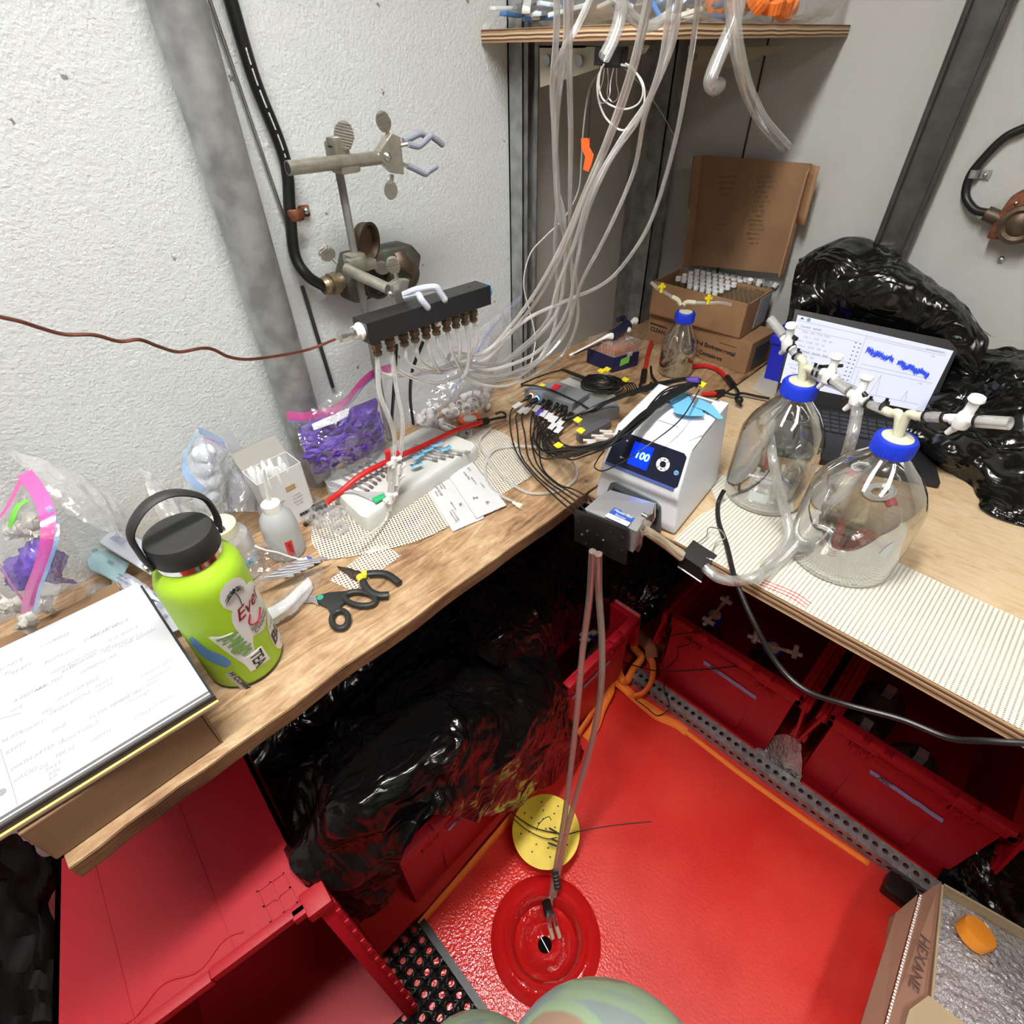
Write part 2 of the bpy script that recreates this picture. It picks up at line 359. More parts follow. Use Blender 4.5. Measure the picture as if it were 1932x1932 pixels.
# ceiling lamp, plus an unseen fixture added as fill
def lamp(name, x, y, label):
    t = thing(name, label, 'ceiling lamp', (x, y, 2.65))
    W, Ln, H, Z1 = .13, .66, .38, 2.62
    mb = MB(); mb.bb((x-W, y-Ln, 2.62), (x+W, y+Ln, 2.65))
    mb.bb((x-W, y-Ln, 2.65-H), (x-W+.006, y+Ln, 2.62)); mb.bb((x+W-.006, y-Ln, 2.65-H), (x+W, y+Ln, 2.62))
    mb.bb((x-W, y-Ln, 2.65-H), (x+W, y-Ln+.006, 2.62)); mb.bb((x-W, y+Ln-.006, 2.65-H), (x+W, y+Ln, 2.62))
    mb.o('housing', white, t, smooth=False)
    for dx in (-.05, .05): MB().cyl((x+dx, y-.6, 2.5), (x+dx, y+.6, 2.5), .013).o('tube', mat('lit_tube', (1, .97, .9), emit=3), t)
lamp('ceiling_lamp', .56, -1.5, 'twin tube ceiling lamp above the left workbench')
lamp('ceiling_lamp', 1.7, -1.3, 'added fill lamp in a twin tube ceiling housing over the middle of the room')
# ================================================================ WORKBENCHES
oldwood = wood('weathered_board', (.13, .065, .03), (.36, .215, .11), (.56, .41, .25), 9, (5.5, .9, 1))
ply = wood('pale_plywood', (.42, .27, .14), (.55, .4, .24), (.62, .48, .31), 10, (1.2, 6, 1))
def plies(name, z0, z1, cols):
    m, nt, N, L, b = nodes(name); b.inputs['Roughness'].default_value = .7; tc = N.new('ShaderNodeTexCoord'); sp = N.new('ShaderNodeSeparateXYZ'); L.new(tc.outputs['Object'], sp.inputs[0])
    n = N.new('ShaderNodeTexNoise'); n.inputs['Scale'].default_value = 12; L.new(tc.outputs['Object'], n.inputs[0]); a = N.new('ShaderNodeMath'); a.operation = 'MULTIPLY_ADD'; a.inputs[1].default_value = .004; L.new(n.outputs[0], a.inputs[0]); L.new(sp.outputs[2], a.inputs[2])
    mr = N.new('ShaderNodeMapRange'); mr.inputs[1].default_value = z0+.002; mr.inputs[2].default_value = z1+.002; L.new(a.outputs[0], mr.inputs[0]); r = N.new('ShaderNodeValToRGB'); r.color_ramp.interpolation = 'CONSTANT'; e = r.color_ramp.elements
    e[0].color = (*cols[0], 1); e[1].position = 1/len(cols); e[1].color = (*cols[1], 1)
    for i, c in enumerate(cols[2:]): q = e.new((i+2)/len(cols)); q.color = (*c, 1)
    L.new(mr.outputs[0], r.inputs[0]); L.new(r.outputs[0], b.inputs['Base Color']); return m
dk_, md_, lt_ = (.12, .06, .03), (.38, .23, .12), (.62, .46, .28)
plyedge = plies('plywood_edge', BZ-.022, BZ, [lt_, md_, dk_, md_, lt_, dk_, md_])
plyedge_old = 0 and wood('plywood_edge', (.2, .1, .045), (.42, .27, .14), (.6, .44, .28), 5, (.6, .6, 60))
wb = thing('workbench', 'rough weathered wooden workbench board along the white left wall', 'workbench', (.2, -1, 0))
mb = MB(); n = 60; P = []
random.seed(3)
ys = [-1.725+(1.725-.001)*i/n for i in range(n+1)]
def bx(y): return .408+.004*noise.noise(V((y*9, 0, 0)))+.002*noise.noise(V((y*40, 3, 0)))
front = [V((bx(y), y, 0)) for y in ys]
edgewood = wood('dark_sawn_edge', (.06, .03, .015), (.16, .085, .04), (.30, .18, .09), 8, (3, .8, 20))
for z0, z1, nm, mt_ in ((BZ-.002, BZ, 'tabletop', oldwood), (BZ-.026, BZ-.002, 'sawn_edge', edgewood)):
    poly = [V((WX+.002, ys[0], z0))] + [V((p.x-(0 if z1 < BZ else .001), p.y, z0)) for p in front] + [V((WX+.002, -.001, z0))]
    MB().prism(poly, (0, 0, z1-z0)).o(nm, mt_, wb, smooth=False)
for y in (-1.62, -.95): MB().bb((WX+.02, y-.02, .0), (WX+.06, y+.02, BZ-.026)).o('leg', oldwood, wb, smooth=False)
wr = thing('workbench', 'pale plywood workbench along the grey back wall, carrying the bottles and laptop', 'workbench', (1, -.4, 0))
MB().prism([V((.412, -.843, BZ-.022)), V((2.44, -.857, BZ-.022)), V((2.44, -.002, BZ-.022)), V((.412, -.002, BZ-.022))], (0, 0, .022)).o('tabletop', ply, wr, smooth=False)
MB().prism([V((.412, -.8455, BZ-.022)), V((2.44, -.8595, BZ-.022)), V((2.44, -.857, BZ-.022)), V((.412, -.843, BZ-.022))], (0, 0, .0215)).o('edge', plyedge, wr, 'layered plywood front edge', smooth=False)
for x in (.46, 1.5): MB().bb((x, -.06, 0), (x+.04, -.02, BZ-.022)).o('leg', ply, wr, smooth=False)
# ================================================================ POSTS AND WALL FITTINGS
def pipe(name, a, b, r, label, mt=galv, cat='pipe'): return MB().cyl(a, b, r, n=24).o(name, mt, None, label, cat=cat)
pipe('steel_pipe', (WX+.034, -1.175, BZ), (WX+.034, -1.175, 2.65), .033, 'thick galvanized steel pipe running up the white wall behind the glove bag')
mb = MB(); y = -.565
mb.bb((WX, y-.022, BZ), (WX+.004, y+.022, 2.65)); mb.bb((WX, y-.022, BZ), (WX+.041, y-.019, 2.65)); mb.bb((WX, y+.019, BZ), (WX+.041, y+.022, 2.65)); mb.bb((WX+.038, y-.022, BZ), (WX+.041, y-.009, 2.65)); mb.bb((WX+.038, y+.009, BZ), (WX+.041, y+.022, 2.65))
mb.o('strut_channel', galv, None, 'galvanized strut channel post on the left wall holding the nearer shelf bracket', smooth=False, cat='post')
mb = MB(); y = -.05
mb.bb((WX, y-.03, BZ), (WX+.05, y-.026, 2.65)); mb.bb((WX+.046, y-.03, BZ), (WX+.05, y+.03, 2.65)); mb.bb((WX, y+.026, BZ), (WX+.05, y+.03, 2.65)); mb.bb((WX, y-.11, BZ), (WX+.006, y-.03, 2.65))
mb.o('strut_channel', galv, None, 'dark galvanized channel post in the room corner behind the cardboard cartons', smooth=False, cat='post')
mb = MB(); xx = .578
mb.bb((xx-.03, -.04, BZ), (xx+.03, -.002, 2.65), .004)
mb.cyl((xx-.028, -.042, BZ), (xx-.028, -.042, 2.65), .006, n=10); mb.cyl((xx+.03, -.042, BZ), (xx+.03, -.042, 2.65), .005, n=10)
mb.o('strut_channel', mat('dark_galv', (.16, .16, .15), .35, .8, var=.3, vs=30), None, 'dark steel channel post on the grey back wall above the black bag', cat='post')
# cable on left wall
wc = spline([PX(435, 0, WX+.012), PX(480, 150, WX+.012), PX(537, 300, WX+.012), PX(547, 400, WX+.014), PX(556, 480, WX+.016), PX(580, 520, WX+.03), PX(612, 541, WX+.03)], 8)
t = thing('wall_cable', 'thick black printed cable running down the white wall into the brass fitting of the socket', 'cable', wc[0])
MB().tube([wc[0]+V((0, 0, .35))]+wc, .009, 12, 1).o('cable', rubber, t)
g = mat('cable_print', (.6, .6, .6), .6)
mb = MB()
for i in range(26):
    k = 5+i*.42; p = wc[int(k)] if int(k) < len(wc) else wc[-1]
    if i % 5 != 4: q = wc[min(int(k)+1, len(wc)-1)]; a = p.lerp(q, k % 1); d = (q-p).normalized(); mb.box(a+V((.0088, -.002, 0)), (.0006, .002, .005), (V((1, 0, 0)), d.cross(V((1, 0, 0))).normalized(), d))
mb.o('printed_lettering', g, t, smooth=False)
pipe('thin_wall_wire', PX(395, 0, WX+.004), PX(545, 440, WX+.004), .003, 'thin grey wire beside the black cable at the top of the white wall', steel, 'wire')
pipe('wall_rod', PX(570, 540, WX+.005), PX(628, 730, WX+.005), .0035, 'thin dark rod on the white wall below the socket housing', mat('dark_rod', (.1, .1, .1), .4, .8), 'rod')
p = PX(551, 402, WX+.005)
t = thing('cable_clamp', 'rusty copper clamp with a screw holding the black cable to the white wall', 'clamp', p)
rust = mat('rusty_copper', (.28, .1, .05), .6, .6, var=.5, vs=120)
MB().tube([p+V((-.003, -.013, 0)), p+V((.014, -.013, 0)), p+V((.021, -.002, 0)), p+V((.016, .01, 0)), p+V((0, .013, 0)), p+V((0, .03, -.001))], .0085, 8, 5, flat=.22, fdir=(0, 0, 1)).o('strap', rust, t)
MB().sphere(p+V((.003, .023, 0)), .005).o('screw', steel, t)
# weathered socket on left wall
green = mat('verdigris_bronze', (.12, .15, .12), .6, .5, col2=(.1, .065, .045), vs=30, bump=.5, bs=120)
brown = mat('old_bronze', (.14, .1, .07), .5, .7, var=.4, vs=60)
def PXo(x, y, d): return PX(x, y, WX+d)
c = PXo(700, 520, .03)
t = thing('wall_socket', 'weathered green bronze socket housing with open round lid on the white wall', 'socket', c)
ax = (V((1, 0, 0)), V((0, 1, 0)), V((0, 0, 1)))
cy0 = PXo(655, 520, .03).y; cy1 = PXo(762, 510, .03).y
zt = PXo(700, 475, .03).z; zb = PXo(690, 560, .03).z
MB().prism([V((WX, cy0-.005, zb)), V((WX, cy1+.012, zb+.005)), V((WX, cy1+.03, zb+.05)), V((WX, cy1+.012, zt)), V((WX, cy0+.01, zt+.005)), V((WX, cy0-.012, zt-.035))], (.052, 0, 0), .006).o('housing', green, t)
for yy in (cy0+.012, cy1-.012):
    for zz in (zt-.012, zb+.012): MB().sphere((WX+.055, yy, zz), .005).o('screw', steel, t)
a = PXo(708, 528, .055)
MB().lathe(a, [(-.01, .03), (.012, .03), (.012, .025), (-.004, .024)], (1, 0, 0), cap=False).o('outlet_ring', brown, t); MB().lathe(a, [(-.004, .024), (-.002, .023)], (1, 0, 0)).o('outlet_face', matte_black, t)
a = PXo(690, 458, .055)
rim = MB().lathe(a, [(-.008, .03), (.008, .033), (.008, .028), (-.004, .026)], (1, .45, -.1), cap=False).o('lid_ring', brown, t)
MB().lathe(a, [(-.006, .028), (-.003, .026)], (1, .45, -.1)).o('lid', mat('lid_brown', (.13, .07, .045), .6), t)
MB().tube([PXo(752, 478, .07), PXo(762, 496, .08), PXo(782, 515, .08), PXo(776, 535, .075), PXo(762, 528, .075)], .013, 10, 5, flat=.6).o('spring_arm', brown, t)
a = PXo(609, 541, .03); bq = PXo(645, 530, .03)
MB().lathe(a, [(0, .014), (.008, .016), (.009, .012), (.014, .012), (.015, .018), (.028, .018), (.03, .013), ((bq-a).length, .014)], bq-a, n=12).o('cable_gland', mat('brass_gland', (.35, .27, .17), .4, .8, var=.4, vs=80), t)
# ---- right-hand socket and cable at the frame edge
c = PY(1900, 420, -.03)
t = thing('wall_socket', 'rusty brown round-faced socket housing on the grey back wall at the right edge', 'socket', c)
MB().prism([PY(1868, 443, -.002), PY(1890, 400, -.002), PY(1915, 365, -.002), PY(1985, 330, -.002), PY(2010, 400, -.002), PY(1990, 455, -.002)], (0, -.04, 0), .005).o('housing', rust, t)
a = PY(1924, 424, -.042)
MB().lathe(a, [(0, .034), (.008, .033), (.01, .026), (.006, .02), (.01, .014), (.012, .004)], (0, -1, 0)).o('round_face', brown, t)
for q in ((1882, 442), (1917, 383)): MB().sphere(PY(*q, -.044), .0035).o('screw', steel, t)
MB().cyl(PY(1860, 402, -.03), PY(1892, 415, -.03), .013, n=12).o('cable_gland', brown, t)
t = thing('wall_cable', 'black cable curving down the grey back wall into the rusty socket at the right edge', 'cable', PY(1830, 340, -.01))
MB().tube([PY(2010, 190, -.012), PY(1945, 235, -.012), PY(1895, 260, -.012), PY(1850, 305, -.012), PY(1829, 335, -.012), PY(1822, 370, -.015), PY(1838, 395, -.025), PY(1862, 402, -.03)], .0075, 12, 8).o('cable', rubber, t)
p = PY(1838, 328, -.012)
t = thing('cable_clamp', 'small grey clamp with one screw on the grey back wall cable', 'clamp', p)
MB().box(p+V((.008, .007, 0)), (.035, .003, .014)).o('strap', galv, t); MB().lathe(p+V((0, 0, -.007)), [(0, .0095), (.014, .0095)], n=16).o('band', galv, t); MB().sphere(p+V((.018, .002, 0)), .004).o('screw', steel, t)
MB().sphere(PY(1889, 489, -.003), .006).o('bolt_head', steel, None, 'small shiny bolt head alone on the grey back wall below the right socket', cat='bolt')
# ================================================================ RED TOTES UNDER THE BENCHES
tape_b = mat('blue_tape', (.30, .42, .75), .6)
def tote(label, loc, W, D, H, rz=0, flaps=(1, 1), tape=True, group='red totes under the benches'):
    """front at local y=0 facing -y, rim at z=H"""
    t = thing('tote', label, 'tote', loc); t['group'] = group
    T = .014; q = .010                                # wall taper
    mb = MB()
    def loop(z, ins): return [V((ins, ins, z)), V((W-ins, ins, z)), V((W-ins, D-ins, z)), V((ins, D-ins, z))]
    mb.rings([loop(0.002, q+.012), loop(.012, q+.004), loop(H-.03, .012), loop(H, .012), loop(H, .018), loop(H-.03, .018), loop(.016, q+.012)], cap=True)
    # raised centre panel on the front
    mb.box((W/2, .0128, H*.42), (W*.46, .004, H*.62), (V((1, 0, 0)), V((0, 1, -.045)), V((0, .045, 1))), .0015)
    mb.o('body', red_pl, t)
    mb = MB()
    mb.bb((-.004, -.004, H-.034), (W+.004, .014, H-.008), .003); mb.bb((-.004, D-.014, H-.034), (W+.004, D+.004, H-.008), .003)
    mb.bb((-.004, -.004, H-.034), (.014, D+.004, H-.008), .003); mb.bb((W-.014, -.004, H-.034), (W+.004, D+.004, H-.008), .003)
    for a, b_ in ((.02, .2), (.235, .32), (.36, .66), (.7, .79), (.81, .985)):
        mb.bb((W*a, -.006, H-.014), (W*b_, .016, H+.004), .003)
    n_ = 22
    for i in range(n_): mb.bb((W*(.3+.4*i/n_), -.0065, H-.040-.004*math.sin(i*.9)), (W*(.3+.4*(i+1)/n_)+.001, 0, H-.03), 0)
    mb.o('rim', red_pl, t)
    for xx in (.06, W-.06-.045):
        mb = MB()
        for k in (0, .0205, .041): mb.bb((xx+k, -.004, H-.066), (xx+k+.004, .014, H-.034), .001)
        mb.bb((xx, -.004, H-.052), (xx+.045, .012, H-.048)); mb.bb((xx, .004, H-.066), (xx+.045, .012, H-.034))
        for k in (.012, .032): mb.cyl((xx+k, -.004, H-.058), (xx+k, .01, H-.058), .006, n=12)
        mb.o('latch', red_pl, t, smooth=True)
    for s_, on in ((0, flaps[0]), (1, flaps[1])):
        if not on: continue
        x0_ = W+.006 if s_ else -.006; dx = .017 if s_ else -.017
        mb = MB(); L = .15
        mb.prism([V((x0_, .0, H-.01)), V((x0_+dx*1.2, .0, H-.01-L)), V((x0_+dx*1.2+(.006 if s_ else -.006), .0, H-.01-L)), V((x0_+(.008 if s_ else -.008), 0, H-.004))], (0, D, 0), .001)
        for i in range(12):
            y_ = D*(i+.5)/12
            mb.bb((min(x0_, x0_+dx)-.002, y_-.012, H-.05-(i % 2)*.02), (max(x0_, x0_+dx)+.002, y_+.012, H-.016), .001)
            mb.bb((x0_+dx-.006, y_-.014, H-.01-L), (x0_+dx+.008, y_+.01, H-.13-(i % 3)*.006), .001)
        mb.o('lid_flap', red_pl, t)
    if tape:
        mb = MB(); P = [V((W*(.33+.42*i/10), .0104+.0006*(i % 2), H*.66-.006*i/10+.001*math.sin(i*2))) for i in range(11)]
        mb.grid([[p+V((0, 0, .008)) for p in P], [p+V((.004, .0008, -.008)) for p in P]])
        o = mb.o('tape_strip', tape_b, t, 'pale blue tape strip'); 
        text('tape_writing', 'PSC', .017, V((W*.42, .0095, H*.66)), (V((1, 0, 0)), V((0, 0, 1)), V((0, -1, 0))), ink, o, shear=.3)
    t.rotation_euler = (0, 0, rz)
    return t
# parts are built at the origin of the empty
_of = MB.o
def localize(t, loc, rz):
    for c in t.children_recursive: c.matrix_parent_inverse = Matrix.Identity(4)
    t.location = loc; t.rotation_euler = (0, 0, rz); return t
def tote_at(label, loc, W, D, H, rz=0, **k): return localize(tote(label, (0, 0, 0), W, D, H, **k), loc, rz)
tote_at('open red tote under the plywood bench beside the corner, holding blue-capped bottles', (.508, -.532, 0), .372, .475, .33, flaps=(1, 1))
tote_at('open red tote under the plywood bench holding bottles in dark ribbed sleeves', (.948, -.532, 0), .37, .475, .33, flaps=(1, 1))
tote_at('open red tote in the corner under the weathered bench, mostly under black plastic', (.45, -1.0, 0), .40, .44, .33, rz=math.pi/2, flaps=(0, 1), tape=True)
tote_at('open red tote half covered by black plastic, orange strap along its foot', (.458, -1.44, 0), .40, .44, .33, rz=math.pi/2, flaps=(0, 0))
# tote lying on end at lower left
zt = .52
A_, B_, C_, D_ = PZ(475, 1440, zt), PZ(600, 1687, zt), PZ(95, 2062, zt), PZ(105, 1650, zt)
A_ = B_.lerp(A_, 1.18); D_ = C_.lerp(D_, 1.1)
t = thing('tote', 'large red tote lying on its side at lower left, opening toward the room', 'tote', (A_+B_+C_+D_)/4-V((0, 0, zt)))
up = V((0, 0, 1))
nx = (B_-A_).normalized(); ny = (C_-B_).normalized()
mb = MB(); th = .008
def wallq(a, b, c_, d_, n_): mb.prism([a, b, c_, d_], n_*th)
mb.prism([A_, B_, C_, D_], V((0, 0, -th)))
dn = V((0, 0, -zt+.004)); df = PZ(775, 1902, .006)-B_; dh = df.normalized(); nf = dh.cross(ny).normalized(); nf = nf if nf.dot(nx) > 0 else -nf
mb.prism([A_, B_, B_+df, A_+dn], ny*th); mb.prism([D_, C_, C_+df, D_+dn], -ny*th)
mb.prism([A_, D_, D_+dn, A_+dn], nx*th); mb.prism([A_+dn, B_+df, C_+df, D_+dn], V((0, 0, th)))
mb.o('body', red_pl, t, smooth=False)
mb = MB()
for z in (0,): pass
bx_ = lambda a, b, sx, sz: mb.box((a+b)/2, ((b-a).length, sx, sz), (((b-a).normalized()), (b-a).normalized().cross(up).normalized(), up), .002)
# rim blocks round the opening
L_ = (C_-B_).length
for a, b, o_ in ((0, .12, .016), (.02, .45, .006), (.45, 1.0, .011)):
    bx_(B_.lerp(C_, a)+nx*o_*.5, B_.lerp(C_, b)+nx*o_*.5, .016, .02)
mb.box(B_+nf*.004+df/2, (.022, .026, df.length-.01), (nf, ny, -dh), .003)
for i in range(24): mb.box(B_+nf*.012-ny*.012+dh*(.03+i*(df.length-.05)/24), (.012+.004*(i % 2), .008, .02), (nf, ny, -dh), .002)
mb.box(B_+nx*.006+ny*.006+V((0, 0, -.004)), (.04, .04, .03), (nx, ny, up), .005)
mb.o('rim', red_pl, t)
mb = MB()
for k in (.38, .78): a = A_.lerp(D_, k); b = B_.lerp(C_, k); mb.box((a+b)/2+V((0, 0, .0004)), ((b-a).length*.98, .0022, .0022), (nx, ny, up))
P = []
for i in range(25):
    k = .3+.7*i/24; P.append(B_.lerp(C_, k)-nx*(.022+.008*math.sin(i*.75))+V((0, 0, .0005)))
mb.tube(P, .0016, 6, 1)
mb.o('moulded_seams', red_pl, t)
mb = MB(); hc = B_.lerp(C_, .14)-nx*.035
mb.box(hc+V((0, 0, .0012)), (.055, .003, .003), (nx, ny, up)); mb.box(hc+V((0, 0, .0012)), (.003, .045, .003), (nx, ny, up))
for sx in (-1, 1): mb.box(hc+nx*sx*.027+V((0, 0, .0012)), (.003, .045, .003), (nx, ny, up)); mb.box(hc+ny*sx*.021+V((0, 0, .0012)), (.055, .003, .003), (nx, ny, up))
mb.cyl(hc, hc+V((0, 0, .004)), .005, n=12)
mb.o('latch', red_pl, t, smooth=False)
# ================================================================ RAILS, STRAP, MAT
railm = mat('galvanized_rail', (.4, .42, .42), .45, .6, col2=(.26, .27, .27), vs=60, bump=.2, bs=200)
def rail(name, a, b, w, h, label, nh):
    a, b = V(a), V(b); d = (b-a).normalized(); s = V((-d.y, d.x, 0)); t = thing(name, label, 'rail', a)
    P = lambda u, v, z: a+d*u+s*v+V((0, 0, z)); L = (b-a).length; mb = MB()
    pitch = L/nh; N8 = 12
    def strip(f, width):
        for i in range(nh):
            u0_, u1_ = i*pitch, (i+1)*pitch; c = ((u0_+u1_)/2, width/2); R = width*.17; vs_o, vs_i = [], []
            for k in range(N8):
                an = 2*math.pi*(k+.5)/N8; cc, ss = math.cos(an), math.sin(an); tt = min((pitch/2)/abs(cc), (width/2)/abs(ss))
                vs_o.append(mb.b.verts.new(f(c[0]+cc*tt, c[1]+ss*tt))); vs_i.append(mb.b.verts.new(f(c[0]+cc*R, c[1]+ss*R)))
            for k in range(N8): mb.b.faces.new([vs_o[k], vs_o[(k+1) % N8], vs_i[(k+1) % N8], vs_i[k]])
            for cx_, cy_ in ((u0_, 0), (u1_, 0), (u1_, width), (u0_, width)):
                cv = mb.b.verts.new(f(cx_, cy_)); o2 = sorted(vs_o, key=lambda v_: (v_.co-cv.co).length)[:2]
                try: mb.b.faces.new([o2[0], cv, o2[1]])
                except Exception: pass
    strip(lambda u, v: P(u, v, h), w); strip(lambda u, v: P(u, 0, v), h)
    mb.grid([[P(0, w, h), P(L, w, h)], [P(0, w, 0), P(L, w, 0)]])
    mb.o('channel', railm, t, smooth=False, solid=.0016)
    MB().bb((0, 0, 0), (0, 0, 0)) if 0 else None
    return t
rail('perforated_rail', (.45, -.588, .001), (1.36, -.585, .001), .04, .04, 'perforated galvanized rail on the red deck in front of the tote row', 40)
rail('perforated_rail', (1.385, -.60, .001), (1.385, -.25, .001), .04, .04, 'short perforated rail running back beyond the cardboard carton at lower right', 14)
mb = MB(); c = PZ(1697, 1682, .02)
mb.box(c+V((-.005, 0, 0)), (.055, .05, .036), (V((1, 0, 0)), V((0, 1, 0)), V((0, 0, 1))), .006)
mb.box(c+V((.045, .005, -.005)), (.05, .035, .026), None, .003)
o = mb.o('rail_foot', rubber, None, 'black rubber block against the near end of the perforated rail', cat='block')
orange = mat('orange_webbing', (.95, .22, .025), .75, bump=.3, bs=400)
def strap(pts, w, tilt=None, n=10):
    mb = MB(); P = spline(pts, n); rows = [[], []]
    for i, p in enumerate(P):
        d = (P[min(i+1, len(P)-1)]-P[max(i-1, 0)]).normalized(); tl = tilt(i/(len(P)-1)) if tilt else V((0, 0, 1))
        s = d.cross(tl).normalized()*w/2; rows[0].append(p-s); rows[1].append(p+s)
    return mb.grid(rows)
t = thing('webbing_strap', 'bright orange webbing strap lying along the foot of the left totes and the rail', 'strap', PZ(1150, 1290, 0))
strap([PZ(792, 1746, .004), PZ(870, 1655, .008), PZ(925, 1590, .012), PZ(1000, 1500, .01), PZ(1060, 1430, .01), PZ(1095, 1380, .02), PZ(1140, 1310, .03), PZ(1150, 1270, .04)], .026, lambda k: V((1, 0, .5))).o('long_run', orange, t, solid=.0012)
strap([PZ(1105, 1395, .005), PZ(1122, 1372, .02), PZ(1135, 1335, .03), PZ(1150, 1305, .04), PZ(1153, 1285, .045), PZ(1168, 1290, .03), PZ(1200, 1318, .012), PZ(1240, 1350, .006), PZ(1275, 1368, .004), PZ(1295, 1382, .004)], .027, lambda k: V((.3, -.5, 1))).o('fold', orange, t, solid=.0012)
strap([PZ(1163, 1248, .05), PZ(1172, 1278, .048), PZ(1182, 1285, .046), PZ(1195, 1262, .048), PZ(1210, 1240, .06), PZ(1196, 1220, .075), PZ(1206, 1205, .09)], .022, lambda k: V((.5, -.6, .7))).o('loop', orange, t, solid=.0012)
strap([PZ(1195, 1314, .044), PZ(1215, 1306, .05), PZ(1229, 1285, .06), PZ(1232, 1255, .07), PZ(1222, 1235, .08)], .02, lambda k: V((.7, -.7, .3))).o('end_loop', orange, t, solid=.0012)
strap([PZ(1205, 1318, .004), PZ(1240, 1340, .004), PZ(1300, 1385, .003), PZ(1400, 1462, .003), PZ(1520, 1548, .003), PZ(1640, 1630, .003)], .014, lambda k: V((0, -.3, 1))).o('edge_run', orange, t, solid=.0012)
MB().tube([PZ(1240, 1230, .06), PZ(1210, 1205, .08), PZ(1200, 1195, .09), PZ(1225, 1218, .1), PZ(1230, 1240, .08)], .02, 10, 6, flat=.8).o('bundle', mat('faded_strap', (.35, .12, .05), .8), t)
wirem = mat('black_wire', (.01, .01, .01), .4)
t = MB().tube([PZ(1425, 1250, .32), PZ(1380, 1258, .3), PZ(1300, 1265, .3), PZ(1240, 1266, .2), PZ(1195, 1255, .1), PZ(1160, 1243, .08)], .0018, 6).o('black_wire', wirem, None, 'thin black wire running across the front of the corner red tote', cat='wire')
MB().tube([PZ(1330, 1191, .34), PZ(1290, 1195, .335), PZ(1256, 1202, .3)], .0016, 6).o('black_wire', wirem, None, 'short thin black wire over the rim of the corner red tote', cat='wire')
MB().tube([PZ(1305, 1200, .33), PZ(1300, 1215, .3), PZ(1280, 1222, .28), PZ(1278, 1240, .2), PZ(1255, 1262, .2), PZ(1250, 1250, .22), PZ(1252, 1225, .28), PZ(1262, 1190, .3), PZ(1266, 1165, .33)], .0016, 6).o('black_wire', wirem, None, 'thin looping black wire hanging down the front of the corner red tote', cat='wire')
MB().tube([PZ(1256, 1268, .1), PZ(1253, 1300, .05), PZ(1262, 1325, .047), PZ(1260, 1340, .04), PZ(1240, 1350, .01), PZ(1220, 1335, .012), PZ(1200, 1320, .012), PZ(1197, 1312, .02)], .0016, 6).o('black_wire', wirem, None, 'thin black wire loop lying over the rail and orange strap', cat='wire')
# perforated rubber mat, lower left of the drain
mo, mx_, my_ = PZ(893, 1868, .006), None, None
e1 = (PZ(812, 1752, .006)-PZ(893, 1868, .006)).normalized(); e2 = V((-e1.y, e1.x, 0))
if e2.dot(PZ(700, 1800, .006)-mo) < 0: e2 = -e2
mb = MB(); pt = .0262; nu, nv = 11, 9
org = mo - e1*.09 + e2*.014
def ringpatch(c, R, z0, z1, half):
    n8 = 12
    o_, i_, t_ = [], [], []
    for k in range(n8):
        an = 2*math.pi*(k+.5)/n8; cc, ss = math.cos(an), math.sin(an); tt = half/max(abs(cc), abs(ss))
        o_.append(mb.b.verts.new(c+e1*(cc*tt)+e2*(ss*tt)+V((0, 0, z0)))); t_.append(mb.b.verts.new(c+e1*(cc*R*1.25)+e2*(ss*R*1.25)+V((0, 0, z1)))); i_.append(mb.b.verts.new(c+e1*(cc*R)+e2*(ss*R)+V((0, 0, z1-.001))))
    for k in range(n8):
        l = (k+1) % n8
        mb.b.faces.new([o_[k], o_[l], t_[l], t_[k]]); mb.b.faces.new([t_[k], t_[l], i_[l], i_[k]])
    for sx in (-1, 1):
        for sy in (-1, 1):
            cv = mb.b.verts.new(c+e1*(sx*half)+e2*(sy*half)+V((0, 0, z0))); o2 = sorted(o_, key=lambda v_: (v_.co-cv.co).length)[:2]; mb.b.faces.new([o2[0], cv, o2[1]])
for i in range(nu):
    for j in range(nv): ringpatch(org+e1*(pt*i)+e2*(pt*(j+.5)), .0075, .004, .0065, pt/2)
t = thing('rubber_mat', 'black rubber mat with round holes on the red deck left of the drain', 'mat', org)
mb.o('holed_sheet', rubber, t, solid=.002)
MB().prism([org-e1*pt*.5-e2*.016, org+e1*pt*(nu-.5)-e2*.016, org+e1*pt*(nu-.5), org-e1*pt*.5], (0, 0, .004)).o('edge', rubber, t)
# yellow perforated disc near the drain
yel = mat('yellow_plate', (.85, .62, .03), .5, var=.12, vs=30)
dc = PZ(1030, 1567, .075); zdn = V((.05, -.12, 1)).normalized()
t = thing('yellow_disc', 'round yellow plastic disc with small holes hanging beside the drain', 'disc', dc)
dR = (PZ(966, 1567, .075)-PZ(1093, 1567, .075)).length/2
MB().lathe(dc, [(-.0015, dR), (.0015, dR)], zdn, n=48).o('plate', yel, t)
dx_, dy_, dz_ = frame(zdn)
mb = MB(); hp = []
for q in ((1022, 1513), (1053, 1521), (1025, 1529), (1046, 1535), (990, 1534), (1003, 1543), (1025, 1545), (1016, 1553), (1076, 1554), (1047, 1561), (1030, 1564), (983, 1573), (998, 1569), (1012, 1593), (1070, 1594), (1004, 1607), (1038, 1617), (1034, 1600)):
    p = PL(*q, dc+dz_*.0017, dz_); mb.cyl(p, p+dz_*.0003, .0021, n=10)
mb.o('holes', matte_black, t)
MB().tube([PL(*q, dc+dz_*.0025, dz_) for q in ((1012, 1567), (1016, 1556), (1026, 1545), (1036, 1541), (1040, 1548))], .0009, 6).o('hand_drawn_mark', ink, t)
